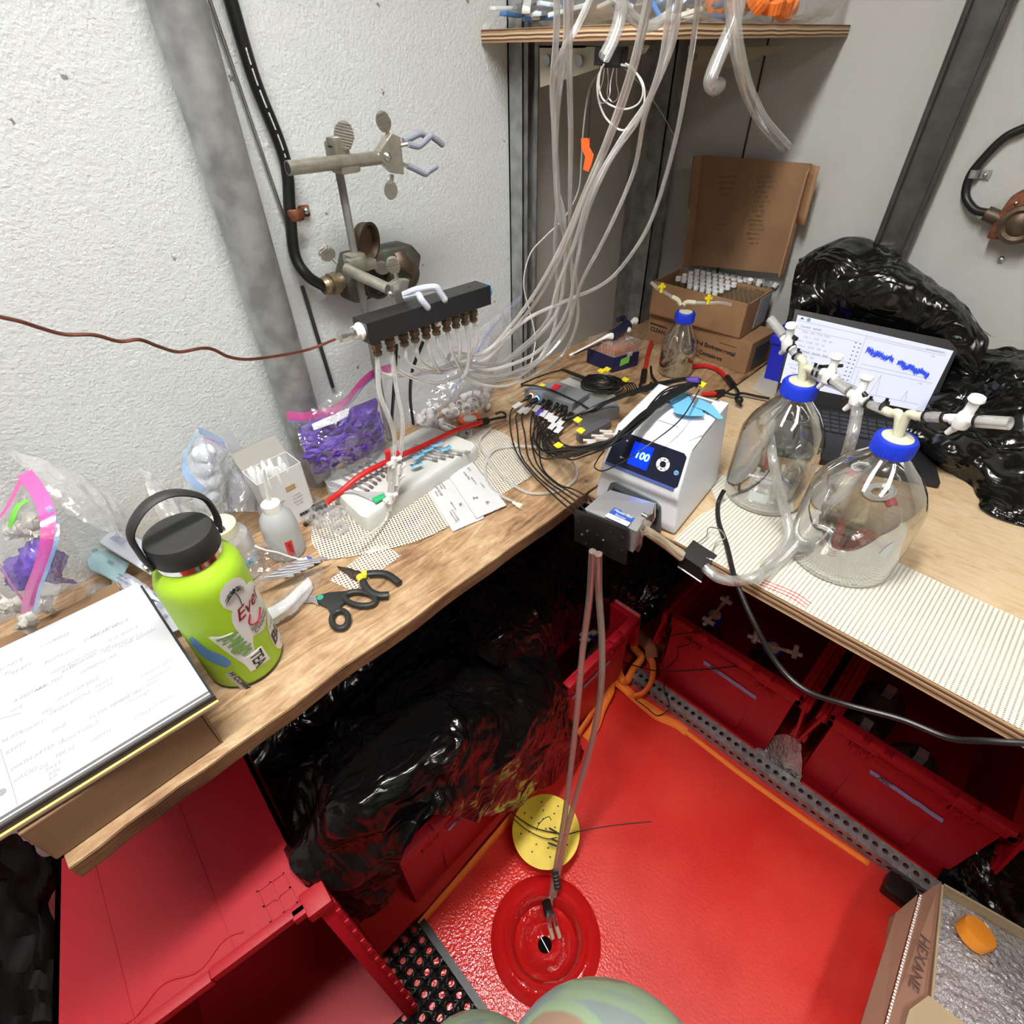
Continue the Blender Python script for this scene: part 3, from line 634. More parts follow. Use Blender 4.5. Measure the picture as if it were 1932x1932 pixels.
# cable tie wires lying over the disc
MB().tube([PZ(955, 1524, .1), PZ(985, 1548, .09), PZ(1012, 1563, .088), PZ(1050, 1572, .085)], .0014, 6).o('cable_tie', rubber, None, 'black cable tie tail pointing left across the yellow disc', cat='cable tie')
MB().tube([PZ(968, 1545, .09), PZ(998, 1568, .088), PZ(1030, 1582, .086), PZ(1052, 1580, .09)], .0011, 6).o('cable_tie', rubber, None, 'lower black cable tie tail crossing the left half of the yellow disc', cat='cable tie')
MB().tube([PZ(1065, 1576, .09), PZ(1100, 1567, .095), PZ(1160, 1557, .11), PZ(1229, 1550, .13)], .0013, 6).o('cable_tie', rubber, None, 'long black cable tie tail pointing right beyond the yellow disc', cat='cable tie')
# hoses dropping from the pump head to the drain
PH = V((.43, -.935, 1.0))
def drop(pts, r, label):
    return MB().tube(pts, r, 10, 10).o('clear_tubing', film('drain_hose', (.36, .28, .24), dif=.4, gl=.5, rough=.15, bump=.05, edge=.35), None, label, cat='tubing')
zb_ = lambda x, y, z: PZ(x, y, z)
tA = [PZ(1118, 1040, .93), PZ(1112, 1130, .8), PZ(1099, 1230, .66), PZ(1089, 1340, .52), PZ(1078, 1440, .38), PZ(1067, 1530, .25), PZ(1050, 1630, .1), PZ(1036, 1715, .0)]
tB = [PZ(1129, 1045, .93), PZ(1130, 1120, .82), PZ(1136, 1220, .7), PZ(1132, 1320, .57), PZ(1112, 1420, .42), PZ(1085, 1510, .28), PZ(1062, 1600, .14), PZ(1046, 1690, .02)]
drop(tA, .0065, 'clear hose hanging from the pump head into the drain, the left of two')
drop(tB, .0065, 'clear hose hanging from the pump head into the drain, the right one that bows outward')
t = thing('hose_weight', 'black banded weight bundle with two metal tips hanging over the drain outlet', 'weight', PZ(1042, 1700, 0))
MB().tube([PZ(1030, 1700, .03), PZ(1036, 1726, .0)], .011, 10, 1, flat=.5).o('black_tape_wrap', rubber, t)
mb = MB()
a, b_ = PZ(1047, 1645, .085), PZ(1052, 1672, .055)
for i in range(5): p = a.lerp(b_, i/4); mb.lathe(p, [(-.0035, .008), (.0035, .0085)], b_-a, n=14)
mb.o('spring_bands', matte_black, t); MB().cyl(a, b_, .007).o('pale_core', white, t)
tip = mat('tan_tip', (.5, .36, .24), .4)
for q0, q1, q2 in (((1036, 1728), (1037, 1748), (1043, 1770)), ((1043, 1722), (1049, 1745), (1056, 1768))):
    MB().cyl(PZ(*q0, .01), PZ(*q1, -.015), .0055, n=12).o('metal_collar', steel, t); MB().cyl(PZ(*q1, -.015), PZ(*q2, -.035), .005, n=12).o('tan_tip', tip, t)
for k, (q0, q1) in enumerate((((1036, 1562), (1056, 1574)), ((1034, 1590), (1052, 1597)), ((1040, 1582), (1056, 1590)))):
    MB().tube([PZ(*q0, .098), PZ(*q1, .096)], .0022, 8, 1).o('tie_band', matte_black, t)
# ================================================================ BLACK PLASTIC SHEETING
def blackplastic():
    m, nt, N, L, b = nodes('black_plastic_film'); b.inputs['Base Color'].default_value = (.003, .003, .003, 1); b.inputs['Roughness'].default_value = .2; b.inputs['Specular IOR Level'].default_value = .6
    tc = N.new('ShaderNodeTexCoord'); n = N.new('ShaderNodeTexNoise'); n.inputs['Scale'].default_value = 10; n.inputs['Detail'].default_value = 2.5; n.inputs['Distortion'].default_value = 1.0; L.new(tc.outputs['Object'], n.inputs[0])
    ab = N.new('ShaderNodeMath'); ab.operation = 'SUBTRACT'; ab.inputs[1].default_value = .5; L.new(n.outputs[0], ab.inputs[0]); a2 = N.new('ShaderNodeMath'); a2.operation = 'ABSOLUTE'; L.new(ab.outputs[0], a2.inputs[0])
    bp = N.new('ShaderNodeBump'); bp.inputs['Strength'].default_value = .9; bp.inputs['Distance'].default_value = .035; L.new(a2.outputs[0], bp.inputs['Height']); L.new(bp.outputs[0], b.inputs['Normal'])
    return m
bpl = blackplastic()
def sheet(name, C, label, mt=None, amp=.016, sc=9, nu=10, nv=10, seed=1, cat='plastic sheet', par=None, solid=0, group=None):
    G = wrinkle(bez(C, nu, nv), amp, sc, seed, True, oct=3, fall=.42)
    return MB().grid(G).o(name, mt or bpl, par, label, cat=cat, solid=solid, group=group)
C = [[PX(*q, x) for q, x in row] for row in (
 [((420, 1330), .06), ((560, 1240), .06), ((700, 1150), .06), ((840, 1060), .06), ((960, 980), .06), ((1060, 920), .08)],
 [((440, 1500), .16), ((590, 1360), .16), ((720, 1270), .18), ((850, 1180), .2), ((980, 1090), .2), ((1060, 1040), .2)],
 [((520, 1560), .3), ((620, 1420), .3), ((760, 1320), .34), ((880, 1250), .36), ((980, 1230), .4), ((1050, 1200), .36)],
 [((560, 1640), .42), ((640, 1530), .46), ((800, 1420), .49), ((920, 1350), .49), ((1020, 1300), .48), ((1062, 1285), .46)],
 [((600, 1700), .46), ((700, 1610), .50), ((830, 1490), .52), ((950, 1425), .53), ((1040, 1370), .52), ((1090, 1360), .49)],
 [((680, 1745), .48), ((740, 1700), .52), ((800, 1545), .54), ((920, 1548), .55), ((1030, 1490), .54), ((1104, 1425), .50)])]
sheet('black_plastic_sheet', C, 'large crumpled black plastic sheet draped over the red totes under the left bench', amp=.019, sc=6, nu=16, nv=16)
C = [[PX(*q, x) for q, x in row] for row in (
 [((860, 1090), .14), ((960, 1010), .14), ((1060, 950), .12), ((1160, 900), .12), ((1280, 900), .2)],
 [((880, 1160), .26), ((980, 1090), .27), ((1080, 1050), .27), ((1180, 1040), .3), ((1310, 1060), .4)],
 [((900, 1230), .38), ((1010, 1150), .36), ((1090, 1130), .34), ((1190, 1110), .38), ((1280, 1100), .46)],
 [((960, 1270), .42), ((1040, 1230), .40), ((1110, 1190), .36), ((1180, 1190), .40), ((1228, 1160), .46)])]
sheet('black_plastic_sheet', C, 'black plastic bag bunched under the bench corner behind the hanging hoses', amp=.014, sc=11, seed=4)
# under-bench darkness on the far left: a dull black sheet put in for the shade
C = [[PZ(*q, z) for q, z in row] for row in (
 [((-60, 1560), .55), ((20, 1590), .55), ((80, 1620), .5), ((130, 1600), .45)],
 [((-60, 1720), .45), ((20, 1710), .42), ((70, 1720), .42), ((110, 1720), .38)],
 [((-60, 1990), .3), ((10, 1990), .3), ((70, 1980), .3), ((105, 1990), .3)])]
sheet('dark_fill_sheet', C, 'dull black sheet standing in for the under-bench shade beside the large red tote, lower left', mat('shade_black_film', (.006, .005, .005), .6, spec=.15), amp=.02, sc=14, seed=9, cat='bag')
# small clear bag between the totes
C = [[PY(*q, y_) for q, y_ in row] for row in ([((1418, 1418), -.53), ((1445, 1395), -.50), ((1480, 1385), -.5), ((1512, 1400), -.52)], [((1430, 1435), -.545), ((1460, 1440), -.54), ((1495, 1440), -.54), ((1512, 1455), -.545)], [((1440, 1448), -.546), ((1470, 1470), -.546), ((1500, 1485), -.546), ((1508, 1478), -.546)])]
sheet('clear_bag', C, 'small crumpled clear bag pushed between the two red totes behind the rail', film('foil_film', (.5, .45, .42), dif=.5, gl=.8, rough=.15, bump=1, bs=90), amp=.006, sc=30, nu=8, nv=6, seed=3, cat='bag')
C = [[PZ(*q, z) for *q, z in row] for row in ([(1765, 1665, .02), (1800, 1600, .1), (1850, 1560, .12), (1935, 1540, .1)], [(1800, 1690, .02), (1840, 1640, .12), (1890, 1600, .14), (1990, 1600, .1)], [(1830, 1720, .02), (1880, 1740, .06), (1945, 1760, .06), (2010, 1790, .04)])]
sheet('dark_fill_sheet', C, 'dark crumpled sheet standing in for the black void between the second red tote and lower right carton', amp=.012, sc=14, seed=41, cat='bag')  # dark sheet added where the gap beside the carton is a black void
# ================================================================ BOTTOM RIGHT CARTON
zc = .25
R0, R1, R2 = PZ(1777, 1664, zc), PZ(1932, 1752, zc), PZ(1750, 1880, zc)
ex = (R1-R0).normalized(); ey = (R2-R0).normalized(); ey = (ey-ex*ey.dot(ex)).normalized()
Wc, Lc = .226, .44
t = thing('carton', 'open brown cardboard carton with a torn zipper strip in the lower right corner', 'carton', R0-V((0, 0, zc)))
cin = mat('cardboard_kraft', (.42, .32, .19), .85, bump=.2, bs=60); cout = mat('cardboard_outside', (.33, .17, .11), .85, bump=.2, bs=60)
P = lambda u, v, z: R0+ex*u+ey*v+V((0, 0, z))
mb = MB(); T = .004
for a, b_, n_ in (((0, 0), (Wc, 0), ey), ((0, 0), (0, Lc), ex), ((Wc, 0), (Wc, Lc), -ex), ((0, Lc), (Wc, Lc), -ey)):
    mb.prism([P(*a, 0), P(*b_, 0), P(*b_, -zc+.003), P(*a, -zc+.003)], n_*T)
mb.o('body', cin, t, smooth=False)
fl0, fl1 = PZ(1690, 1722, .19), PZ(1620, 1945, .19)
m0, m1 = PZ(1737, 1688, .222), PZ(1668, 1950, .222); r1 = PZ(1742, 1945, zc)
MB().prism([P(-.001, 0, 0), m0+V((.001, 0, 0)), m1, r1], (0, 0, -.003)).o('inner_flap', cout, t, smooth=False)
MB().prism([m0-V((.003, 0, .004)), fl0, fl1, m1-V((.003, 0, .004))], (0, 0, -.003)).o('outer_flap', cout, t, smooth=False)
mb = MB(); nt_ = 46
for i in range(nt_):
    a = m0.lerp(m1, (i+.1)/nt_); b_ = m0.lerp(m1, (i+.8)/nt_); mb.box((a+b_)/2+V((0, 0, .0006)), ((b_-a).length, .0036+.001*(i % 2), .0008), frame(V((0, 0, 1)), (b_-a).normalized()) if 0 else ((b_-a).normalized(), (b_-a).normalized().cross(up).normalized(), up))
mb.o('white_tear_strip', white, t, 'white zipper tear strip', smooth=False)
q0 = P(0, Lc*.62, .002)
MB().prism([PZ(1752, 1878, .26), PZ(1716, 1905, .25), PZ(1690, 1990, .24), PZ(1860, 1990, .27), PZ(1822, 1932, .27)], (0, 0, -.003)).o('near_flap', cin, t, 'tan inner face of the near flap', smooth=False)
MB().prism([P(Wc, .08, 0), P(Wc+.03, .1, .02), P(Wc+.03, .32, .02), P(Wc, .3, 0)], (0, 0, -.003)).o('right_flap', cin, t, smooth=False)
text('handwriting', 'HEXANE', .026, (m0+P(0, 0, 0))/2*.45+(m1+r1)/2*.55+V((0, 0, .009)), ((m1-m0).normalized(), up.cross((m1-m0).normalized()).normalized(), up), mat('faint_ink', (.12, .06, .05), .8), t, shear=.2)
def bubble():
    m = film('bubble_wrap', (.62, .62, .64), dif=.5, gl=.8, rough=.12, bump=1, bs=110); return m
G = bez([[P(.006, .006, -.035), P(.08, .006, -.03), P(Wc-.006, .006, -.04)], [P(.006, .13, -.02), P(.11, .13, .0), P(Wc-.006, .13, -.02)], [P(.006, .27, -.02), P(.11, .27, .005), P(Wc-.006, .27, -.02)], [P(.006, .43, -.03), P(.11, .43, -.02), P(Wc-.006, .43, -.03)]], 26, 26)
G = [[p+V((0, 0, .004*abs(math.sin(i*.9))*abs(math.sin(j*.9+i*.45))+.006*noise.noise(p*25))) for j, p in enumerate(r)] for i, r in enumerate(G)]
MB().grid(G).o('bubble_wrap', bubble(), None, 'crumpled bubble wrap filling the open carton in the lower right corner', cat='bubble wrap')
oc = mat('orange_cap', (.95, .33, .03), .45, sub=.1)
p = PZ(1843, 1762, .262)
MB().lathe(p-V((0, 0, .022)), [(0, .028), (.020, .029), (.026, .027), (.0261, .012)], (.15, .35, 1), n=28).o('orange_bottle_cap', oc, None, 'round orange bottle cap poking out of the bubble wrap', cat='cap')
# ================================================================ ITEMS IN THE TOTES
def stopcock_bottle(loc, ax=(0, 0, 1), h=.20, r=.042, label='', col=creamp):
    L0 = V(loc); z = V(ax).normalized(); t = thing('glass_bottle', label, 'bottle', loc)
    MB().lathe(L0, [(0, r*.9), (.008, r), (h*.6, r), (h*.78, r*.62), (h*.86, .018), (h*.95, .018)], z, cap=True).o('glass_body', film('dark_glass', (.08, .08, .08), dif=.5, gl=.8, rough=.05, bump=0), t)
    MB().lathe(L0+z*h*.88, [(0, .023), (.024, .0235)], z, n=36).o('cap', blue_cap, t); MB().lathe(L0+z*(h*.88+.024), [(0, .017), (.006, .016), (.012, .01)], z).o('cap_insert', creamp, t)
    c = L0+z*(h*.88+.034); x, y, _ = frame(z)
    for s_ in (-1, 1):
        e = c+x*s_*.05+z*.012
        MB().cyl(c, c+x*s_*.03+z*.006, .0045, n=10).o('barb', col, t)
        s = MB(); s.cyl(c+x*s_*.03+z*.006, e+x*s_*.018, .0055, n=10); s.cyl(e-y*.014, e+y*.02, .0065, n=12); s.cyl(e-z*.014, e+z*.006, .0045, n=10)
        s.o('stopcock', whitep, t)
    return t
dkg = mat('x', (0, 0, 0))
stopcock_bottle(PZ(1347, 1165, .30)-V((0, 0, .19)), (0, 0, 1), label='bottle with a blue cap and white stopcocks standing upright in the corner red tote')
stopcock_bottle(PZ(1452, 1235, .31)-V((.02, -.08, .17)), (.1, -.35, 1), h=.19, label='blue-capped bottle leaning over the front rim of the corner red tote')
stopcock_bottle(PY(1120, 1195, -.62)-V((.0, 0, .19)), (0, 0, 1), label='dark bottle with a stopcock in the left tote, behind the hanging hoses')
ribm = mat('ribbed_sleeve', (.05, .045, .04), .5)
def sleeve(p, label):
    t = thing('sleeved_bottle', label, 'bottle', p); mb = MB(); R = .055; n = 72
    mb.rings([[V(p)+V((math.cos(2*math.pi*k/n)*(rr+(.0012 if k % 2 else 0)), math.sin(2*math.pi*k/n)*(rr+(.0012 if k % 2 else 0)), z)) for k in range(n)] for z, rr in ((0, R), (.18, R), (.205, R*.8), (.22, R*.45))])
    mb.o('ribbed_sleeve', ribm, t); MB().lathe(V(p)+V((0, 0, .22)), [(0, .02), (.02, .02)]).o('cap', matte_black, t)
    MB().bb(V(p)+V((-.01, -.02, .222)), V(p)+V((.012, .006, .246))).o('label_tab', mat('grey_tab', (.3, .28, .28), .6), t)
    return t
sl = ['left bottle in a dark ribbed sleeve inside the second red tote', 'middle bottle in a dark ribbed sleeve inside the second red tote', 'dark ribbed sleeved bottle deep inside the second red tote, back left']
sleeve((1.02, -.43, .02), sl[0]); sleeve((1.14, -.42, .02), sl[1]); sleeve((1.03, -.3, .03), sl[2])
# ================================================================ PERSON
camo_m, nt, N, L, b = nodes('faded_camouflage'); b.inputs['Roughness'].default_value = .95
tc = N.new('ShaderNodeTexCoord'); n1 = N.new('ShaderNodeTexNoise'); n1.inputs['Scale'].default_value = 7; n1.inputs['Detail'].default_value = 1; n1.inputs['Distortion'].default_value = 1; L.new(tc.outputs['Object'], n1.inputs[0])
r = N.new('ShaderNodeValToRGB'); r.color_ramp.interpolation = 'EASE'; e = r.color_ramp.elements
e[0].position = .40; e[0].color = (.30, .19, .13, 1); e[1].position = .60; e[1].color = (.22, .27, .26, 1); q = e.new(.46); q.color = (.27, .36, .22, 1); q = e.new(.56); q.color = (.26, .35, .22, 1)
L.new(n1.outputs[0], r.inputs[0])
n3 = N.new('ShaderNodeTexNoise'); n3.inputs['Scale'].default_value = 400; L.new(tc.outputs['Object'], n3.inputs[0]); bp = N.new('ShaderNodeBump'); bp.inputs['Strength'].default_value = .3; bp.inputs['Distance'].default_value = .001; L.new(n3.outputs[0], bp.inputs['Height']); L.new(bp.outputs[0], b.inputs['Normal'])
L.new(r.outputs[0], b.inputs['Base Color'])
# ================================================================ SHELF
sh = thing('shelf', 'plywood corner shelf high on the left wall carrying the bags', 'shelf', (.15, -.33, 1.552))
SZ0, SZ1 = 1.552, 1.570
MB().bb((WX+.002, -.652, SZ0), (.346, -.003, SZ1)).o('board', ply, sh, smooth=False)
shelf_e = plies('shelf_edge_layers', 1.552, 1.570, [md_, dk_, lt_, dk_, lt_, md_, dk_])
MB().bb((WX+.002, -.6535, SZ0), (.3475, -.652, SZ1-.0005)).o('left_edge', shelf_e, sh, 'sawn edge with pale plies', smooth=False)
MB().bb((.346, -.6535, SZ0), (.3475, -.003, SZ1-.0005)).o('front_edge', shelf_e, sh, smooth=False)
crm = mat('cream_painted_steel', (.50, .46, .34), .5, var=.15, vs=40)
def bracket(y, q, label):
    t = thing('shelf_bracket', label, 'bracket', (WX+.04, y, 1.5)); P = [PY(*p, y) for p in q]
    MB().prism(P, (0, .004, 0)).o('side_plate', crm, t, smooth=False)
    MB().prism([P[0], P[1], P[1]+V((0, .03, 0)), P[0]+V((0, .03, 0))], (0, 0, -.003)).o('top_flange', crm, t, smooth=False)
    for k in (.1, .45): 
        c = P[0].lerp(P[1], k)+V((0, -.001, -.02)); MB().cyl(c, c+V((0, -.004, 0)), .008, n=14).o('bolt', galv, t)
bracket(-.6, [(1018, 86), (1205, 86), (1221, 90), (1215, 100), (1019, 165)], 'cream steel shelf bracket bolted to the nearer post, black clip on it')
bracket(-.06, [(1298, 86), (1460, 86), (1477, 88), (1465, 97), (1300, 152)], 'cream steel shelf bracket at the corner post under the shelf')
# bags on the shelf
def blob(P0, P1, amp=.012, seed=1, n=26, sc=14, top=.0, flat=.5):
    """a lumpy closed bag filling the box P0..P1"""
    P0, P1 = V(P0), V(P1); c = (P0+P1)/2; h = (P1-P0)/2; G = []
    for i in range(n+1):
        a = math.pi*min(max(i/n, .004), .996); row = []
        for j in range(2*n):
            t = math.pi*j/n; d = V((math.sin(a)*math.cos(t), math.sin(a)*math.sin(t), -math.cos(a)))
            e = V([math.copysign(abs(x)**flat, x) for x in d]); p = V((c.x+e.x*h.x, c.y+e.y*h.y, c.z+e.z*h.z))
            q = p*sc+V((seed, 0, 0)); w_ = (1-abs(noise.noise(q))*2.2)+.5*(1-abs(noise.noise(q*2.1))*2.2)
            p = p + d*(w_-1)*amp; p.z = max(p.z, P0.z); row.append(p)
        G.append(row)
    return MB().rings(G)
bluew = mat('blue_packet', (.08, .2, .5), .4); 
random.seed(11)
proto = None
for i in range(44):
    p = V((random.uniform(.02, .29), random.uniform(-.62, -.30), SZ1+.012+random.choice((0, .018, .036, .05))))
    if i % 5 == 0: p = V((random.uniform(-.02, .3), -.625, SZ1+.014+.02*random.random()))
    d = V((random.uniform(-1, 1), random.uniform(-1, 1), random.uniform(-.15, .35))).normalized(); x, y, z = frame(d)
    mm = bluew if i % 3 == 0 else (white if i % 3 == 1 else mat('pale_packet', (.6, .7, .78), .4))
    MB().box(p, (.014, .006, .06), (x, y, z), .002).o('wrapped_packet', mm, None, ('blue' if i % 3 == 0 else 'white' if i % 3 == 1 else 'pale blue')+' small wrapped packet in the clear bag on the corner shelf', cat='packet', group='packets in the shelf bag')
blob((-.03, -.648, SZ1+.001), (.315, -.27, SZ1+.12), .012, 3).o('clear_bag', film_clear, None, 'clear bag full of blue and white packets on the corner shelf', cat='bag')
def rcap(p, ax, label, r=.023, h=.02):
    mb = MB(); n = 40
    x, y, z = frame(V(ax)); p = V(p)
    mb.rings([[p+z*hh+(x*math.cos(2*math.pi*k/n)+y*math.sin(2*math.pi*k/n))*(rr*(1-.05*(k % 2))) for k in range(n)] for hh, rr in ((0, r), (h*.9, r*.97), (h, r*.9), (h, r*.5))])
    mb.o('orange_screw_cap', mat('orange_screw_cap_plastic', (.85, .2, .03), .45), None, label, cat='cap', group='orange caps on the corner shelf')
caps = [(1462, 52, .33, -.13), (1452, 22, .33, -.15), (1438, -8, .32, -.16), (1475, 48, .30, -.07), (1420, 30, .31, -.18), (1392, 35, .29, -.2), (1370, 22, .27, -.2), (1400, 5, .3, -.2), (1350, 38, .24, -.2), (1375, 48, .29, -.24), (1345, 8, .22, -.22), (1418, 8, .32, -.14)]
for i, (x_, y_, X_, _) in enumerate(caps):
    p = PX(x_, y_, X_-.03); p.z = max(p.z, SZ1+.022)
    rcap(p, (random.uniform(-.6, .6), random.uniform(-.8, .2), random.uniform(.2, 1)), 'ribbed orange screw cap inside the clear bag on the corner shelf')
blob((.16, -.27, SZ1+.001), (.345, -.02, SZ1+.11), .010, 8).o('clear_bag', film_clear, None, 'clear bag of ribbed orange caps at the right end of the corner shelf', cat='bag')
# binder clip on the bracket, coils, tape flag
def binder_clip(c, ax, w, label, mt=black):
    x, y, z = ax; t = thing('binder_clip', label, 'clip', c)
    MB().prism([c-x*w/2-y*.002, c-x*w/2+y*.016+z*.022, c-x*w/2-y*.016+z*.022], x*w).o('spring_body', mt, t, smooth=False)
    for s_ in (-1, 1):
        b0 = c+y*s_*.004
        MB().tube([b0-x*w*.22, b0-x*w*.2-z*.018+y*s_*.004, b0-x*w*.28-z*.034+y*s_*.008, b0-x*w*.1-z*.043+y*s_*.01, b0+x*w*.1-z*.043+y*s_*.01, b0+x*w*.28-z*.034+y*s_*.008, b0+x*w*.2-z*.018+y*s_*.004, b0+x*w*.22], .0009, 6, 6).o('wire_handle', steel, t)
    return t
binder_clip(PY(1152, 128, -.625), (V((1, 0, 0)), V((0, 1, 0)), V((0, 0, 1))), .04, 'black binder clip gripping the cream bracket under the shelf')
MB().bb(PY(1133, 88, -.612), PY(1172, 124, -.6265)).o('clip_plate', black, None, 'black plate behind the binder clip on the shelf bracket', smooth=False, cat='plate')
thinw = film('thin_tube', (.85, .85, .8), dif=.6, gl=.4, rough=.2, bump=0)
def px(pts, X=None): return [PX(p[0], p[1], p[2] if len(p) > 2 else X) for p in pts]
def ptube(pts, r, label, name='clear_tubing', mt=None, X=None, group=None, cat='tubing', n=8, Y=None):
    P = [PY(p[0], p[1], p[2] if len(p) > 2 else Y) for p in pts] if Y is not None else px(pts, X)
    return MB().tube(P, r, n, 8).o(name, mt or hose, None, label, cat=cat, group=group)
ptube([(1140, 120), (1128, 150), (1130, 190), (1145, 225), (1175, 246), (1205, 225), (1216, 190), (1212, 155), (1190, 128), (1172, 122)], .0016, 'large loop of thin white tubing hung from the black clip', Y=-.63, mt=thinw, name='tubing_loop')
ptube([(1135, 125), (1130, 160), (1140, 190), (1175, 206), (1205, 195), (1213, 165), (1195, 130), (1180, 120)], .0014, 'small loop of thin white tubing hung from the black clip', Y=-.635, mt=thinw, name='tubing_loop')
ptube([(1135, 130, .12), (1113, 165, .12), (1102, 230, .12), (1097, 300, .1), (1091, 360, .08), (1065, 410, .06), (1030, 445, .04), (1000, 480, .02), (988, 535, .02), (1000, 590, .03), (1010, 640, .05), (1000, 690, .07), (985, 710, .08)], .0015, 'thin white tube drifting from the black clip down across the post', mt=thinw)
ptube([(1180, 130, .15), (1222, 175, .1), (1255, 225, .05), (1280, 272, .02)], .0009, 'very thin pale line running from the clip toward the corner post', mt=thinw, cat='line')
ptube([(1116, 165), (1112, 220), (1110, 262)], .001, 'short black thread holding the orange tape flag', Y=-.632, mt=rubber, name='black_thread', cat='thread')
mb = MB(); P0 = [PY(*q, -.632) for q in ((1096, 261), (1112, 260), (1112, 278), (1120, 292), (1116, 310), (1110, 324), (1100, 320), (1104, 296), (1097, 280))]
mb.prism(P0, (0, .0006, 0)).o('orange_tape_flag', mat('orange_tape', (.95, .13, .02), .6), None, 'orange tape flag twisted on a thread under the shelf', smooth=False, cat='tape')
# ================================================================ SUPPORT STAND, CLAMPS, MANIFOLD
RB = PZ(737, 842, .918)
st = thing('support_stand', 'laboratory support stand with a tall grey rod on a white rounded base slab', 'stand', (RB.x, RB.y, BZ))
slab = [PZ(*q, .925) for q in ((606, 905), (688, 982), (908, 838), (808, 800))]
sm = mat('white_slab', (.62, .62, .59), .3, var=.04, vs=20)
cen = sum(slab, V())/4; poly = []
for i in range(4):
    a, b_, c_ = slab[i-1], slab[i], slab[(i+1) % 4]; rr = .022
    u_, w_ = (a-b_).normalized()*rr, (c_-b_).normalized()*rr
    for k in range(7):
        s_ = k/6; poly.append((b_+u_)*(1-s_)**2+b_*2*s_*(1-s_)+(b_+w_)*s_*s_)
mb = MB(); mb.rings([[p+V((0, 0, BZ+.003-.925)) for p in poly], [V((p.x, p.y, .915)) for p in poly], [V((*(cen.xy+(p.xy-cen.xy)*.985), .923)) for p in poly], [V((*(cen.xy+(p.xy-cen.xy)*.96), .926)) for p in poly]])
mb.o('base', sm, st)
rodm = mat('dull_rod', (.36, .35, .33), .45, .6, var=.3, vs=25)
RT_ = PX(631, 285, RB.x)
MB().cyl((RB.x, RB.y, .92), (RB.x, RB.y, RT_.z), .0062, n=16).o('rod', rodm, st)
MB().cyl((RB.x, RB.y, .925), (RB.x, RB.y, .937), .013, n=16).o('collar', alu, st)
rubl = mat('lavender_rubber', (.25, .27, .33), .6); rubw = mat('pale_rubber', (.44, .48, .56), .5)
def thumb(mb_parent, c, d, fn, s=.016, lab=None):
    """ribbed oval thumb screw: centre c, stem end d, face normal fn"""
    z = (c-d).normalized(); n_ = (V(fn)-z*V(fn).dot(z)).normalized(); x = z.cross(n_)
    mb = MB(); m_ = 14
    mb.cyl(d, c-z*s*.7, .003, n=8)
    ov = [c+x*math.cos(2*math.pi*k/20)*s*.78+z*math.sin(2*math.pi*k/20)*s for k in range(20)]
    mb.prism([p-n_*.0015 for p in ov], n_*.003)
    for k in range(-4, 5):
        o_ = z*(k*s*.2); hw = s*.78*math.sqrt(max(0, 1-(k*.2)**2))*.96
        mb.box(c+o_, (hw*2, .007, s*.08), (x, n_, z))
    return mb.o('thumb_screw', mat('bright_cast', (.62, .60, .55), .3, .9), mb_parent)
fn = (CAM-RT_).normalized()
def wp(x, y, X): return PX(500+.2588*x, 180+.2588*y, X)
RX = RB.x
# upper clamp
t = thing('clamp_holder', 'cast boss head at the top of the grey rod, gripping the upper clamp', 'boss head', wp(520, 430, RX))
mb = MB(); c = V((RX, RB.y, wp(515, 440, RX).z))
mb.box(c+V((.006, 0, .0)), (.03, .026, .04), None, .006); mb.box(c+V((.014, .004, -.012)), (.03, .034, .018), None, .005); mb.box(c+V((.01, .002, .016)), (.022, .03, .018), None, .005)
mb.o('body', alu, t); thumb(t, wp(575, 292, RX+.02), wp(572, 395, RX+.02), fn, .018)
t = thing('finger_clamp', 'upper three-prong clamp with grey rubber fingers and a long tubular arm', 'clamp', wp(480, 480, RX+.02))
X1 = RX+.022
a, b_ = wp(165, 530, X1), wp(830, 455, X1)
MB().lathe(a, [(0, .0075), (0, .0092), ((b_-a).length, .0092)], b_-a, n=20).o('arm', alu, t)
MB().lathe(a-(b_-a).normalized()*.0002, [(0, .0074), (.0004, .0074)], b_-a, n=16).o('arm_bore', matte_black, t)
hd = [wp(790, 400, X1-.006), wp(880, 270, X1-.006), wp(945, 300, X1-.006), wp(972, 570, X1-.006), wp(900, 560, X1-.006), wp(800, 470, X1-.006)]
MB().prism(hd, (.016, 0, 0), .002).o('head', alu, t, smooth=False)
MB().sphere(wp(893, 445, X1+.011), .006).o('rivet', steel, t)
thumb(t, wp(863, 190, X1), wp(895, 280, X1), fn, .014); thumb(t, wp(917, 690, X1), wp(925, 575, X1), fn, .0135)
MB().tube([wp(945, 365, X1), wp(1000, 360, X1+.005), wp(1050, 350, X1+.008)], .0045, 8, 1, flat=.7).o('upper_link', alu, t)
MB().tube([wp(960, 485, X1), wp(1045, 515, X1+.006)], .005, 8, 1, flat=.6).o('lower_link', alu, t)
for nm, P_ in (('finger', [(1010, 332, 0), (1060, 312, 0), (1130, 280, 0), (1165, 295, 0)]), ('finger', [(1045, 355, .012), (1110, 372, .014), (1150, 350, .015), (1205, 300, .016), (1230, 310, .016), (1290, 358, .016)]), ('finger', [(1040, 512, .006), (1100, 540, .008), (1165, 572, .01), (1190, 555, .01), (1243, 522, .012)])):
    mb = MB(); P_ = [wp(x, y, X1+o_) for x, y, o_ in P_]; mb.tube(P_, .0045, 10, 4); mb.sphere(P_[-1], .0045, n=6); mb.o(nm, rubl, t)
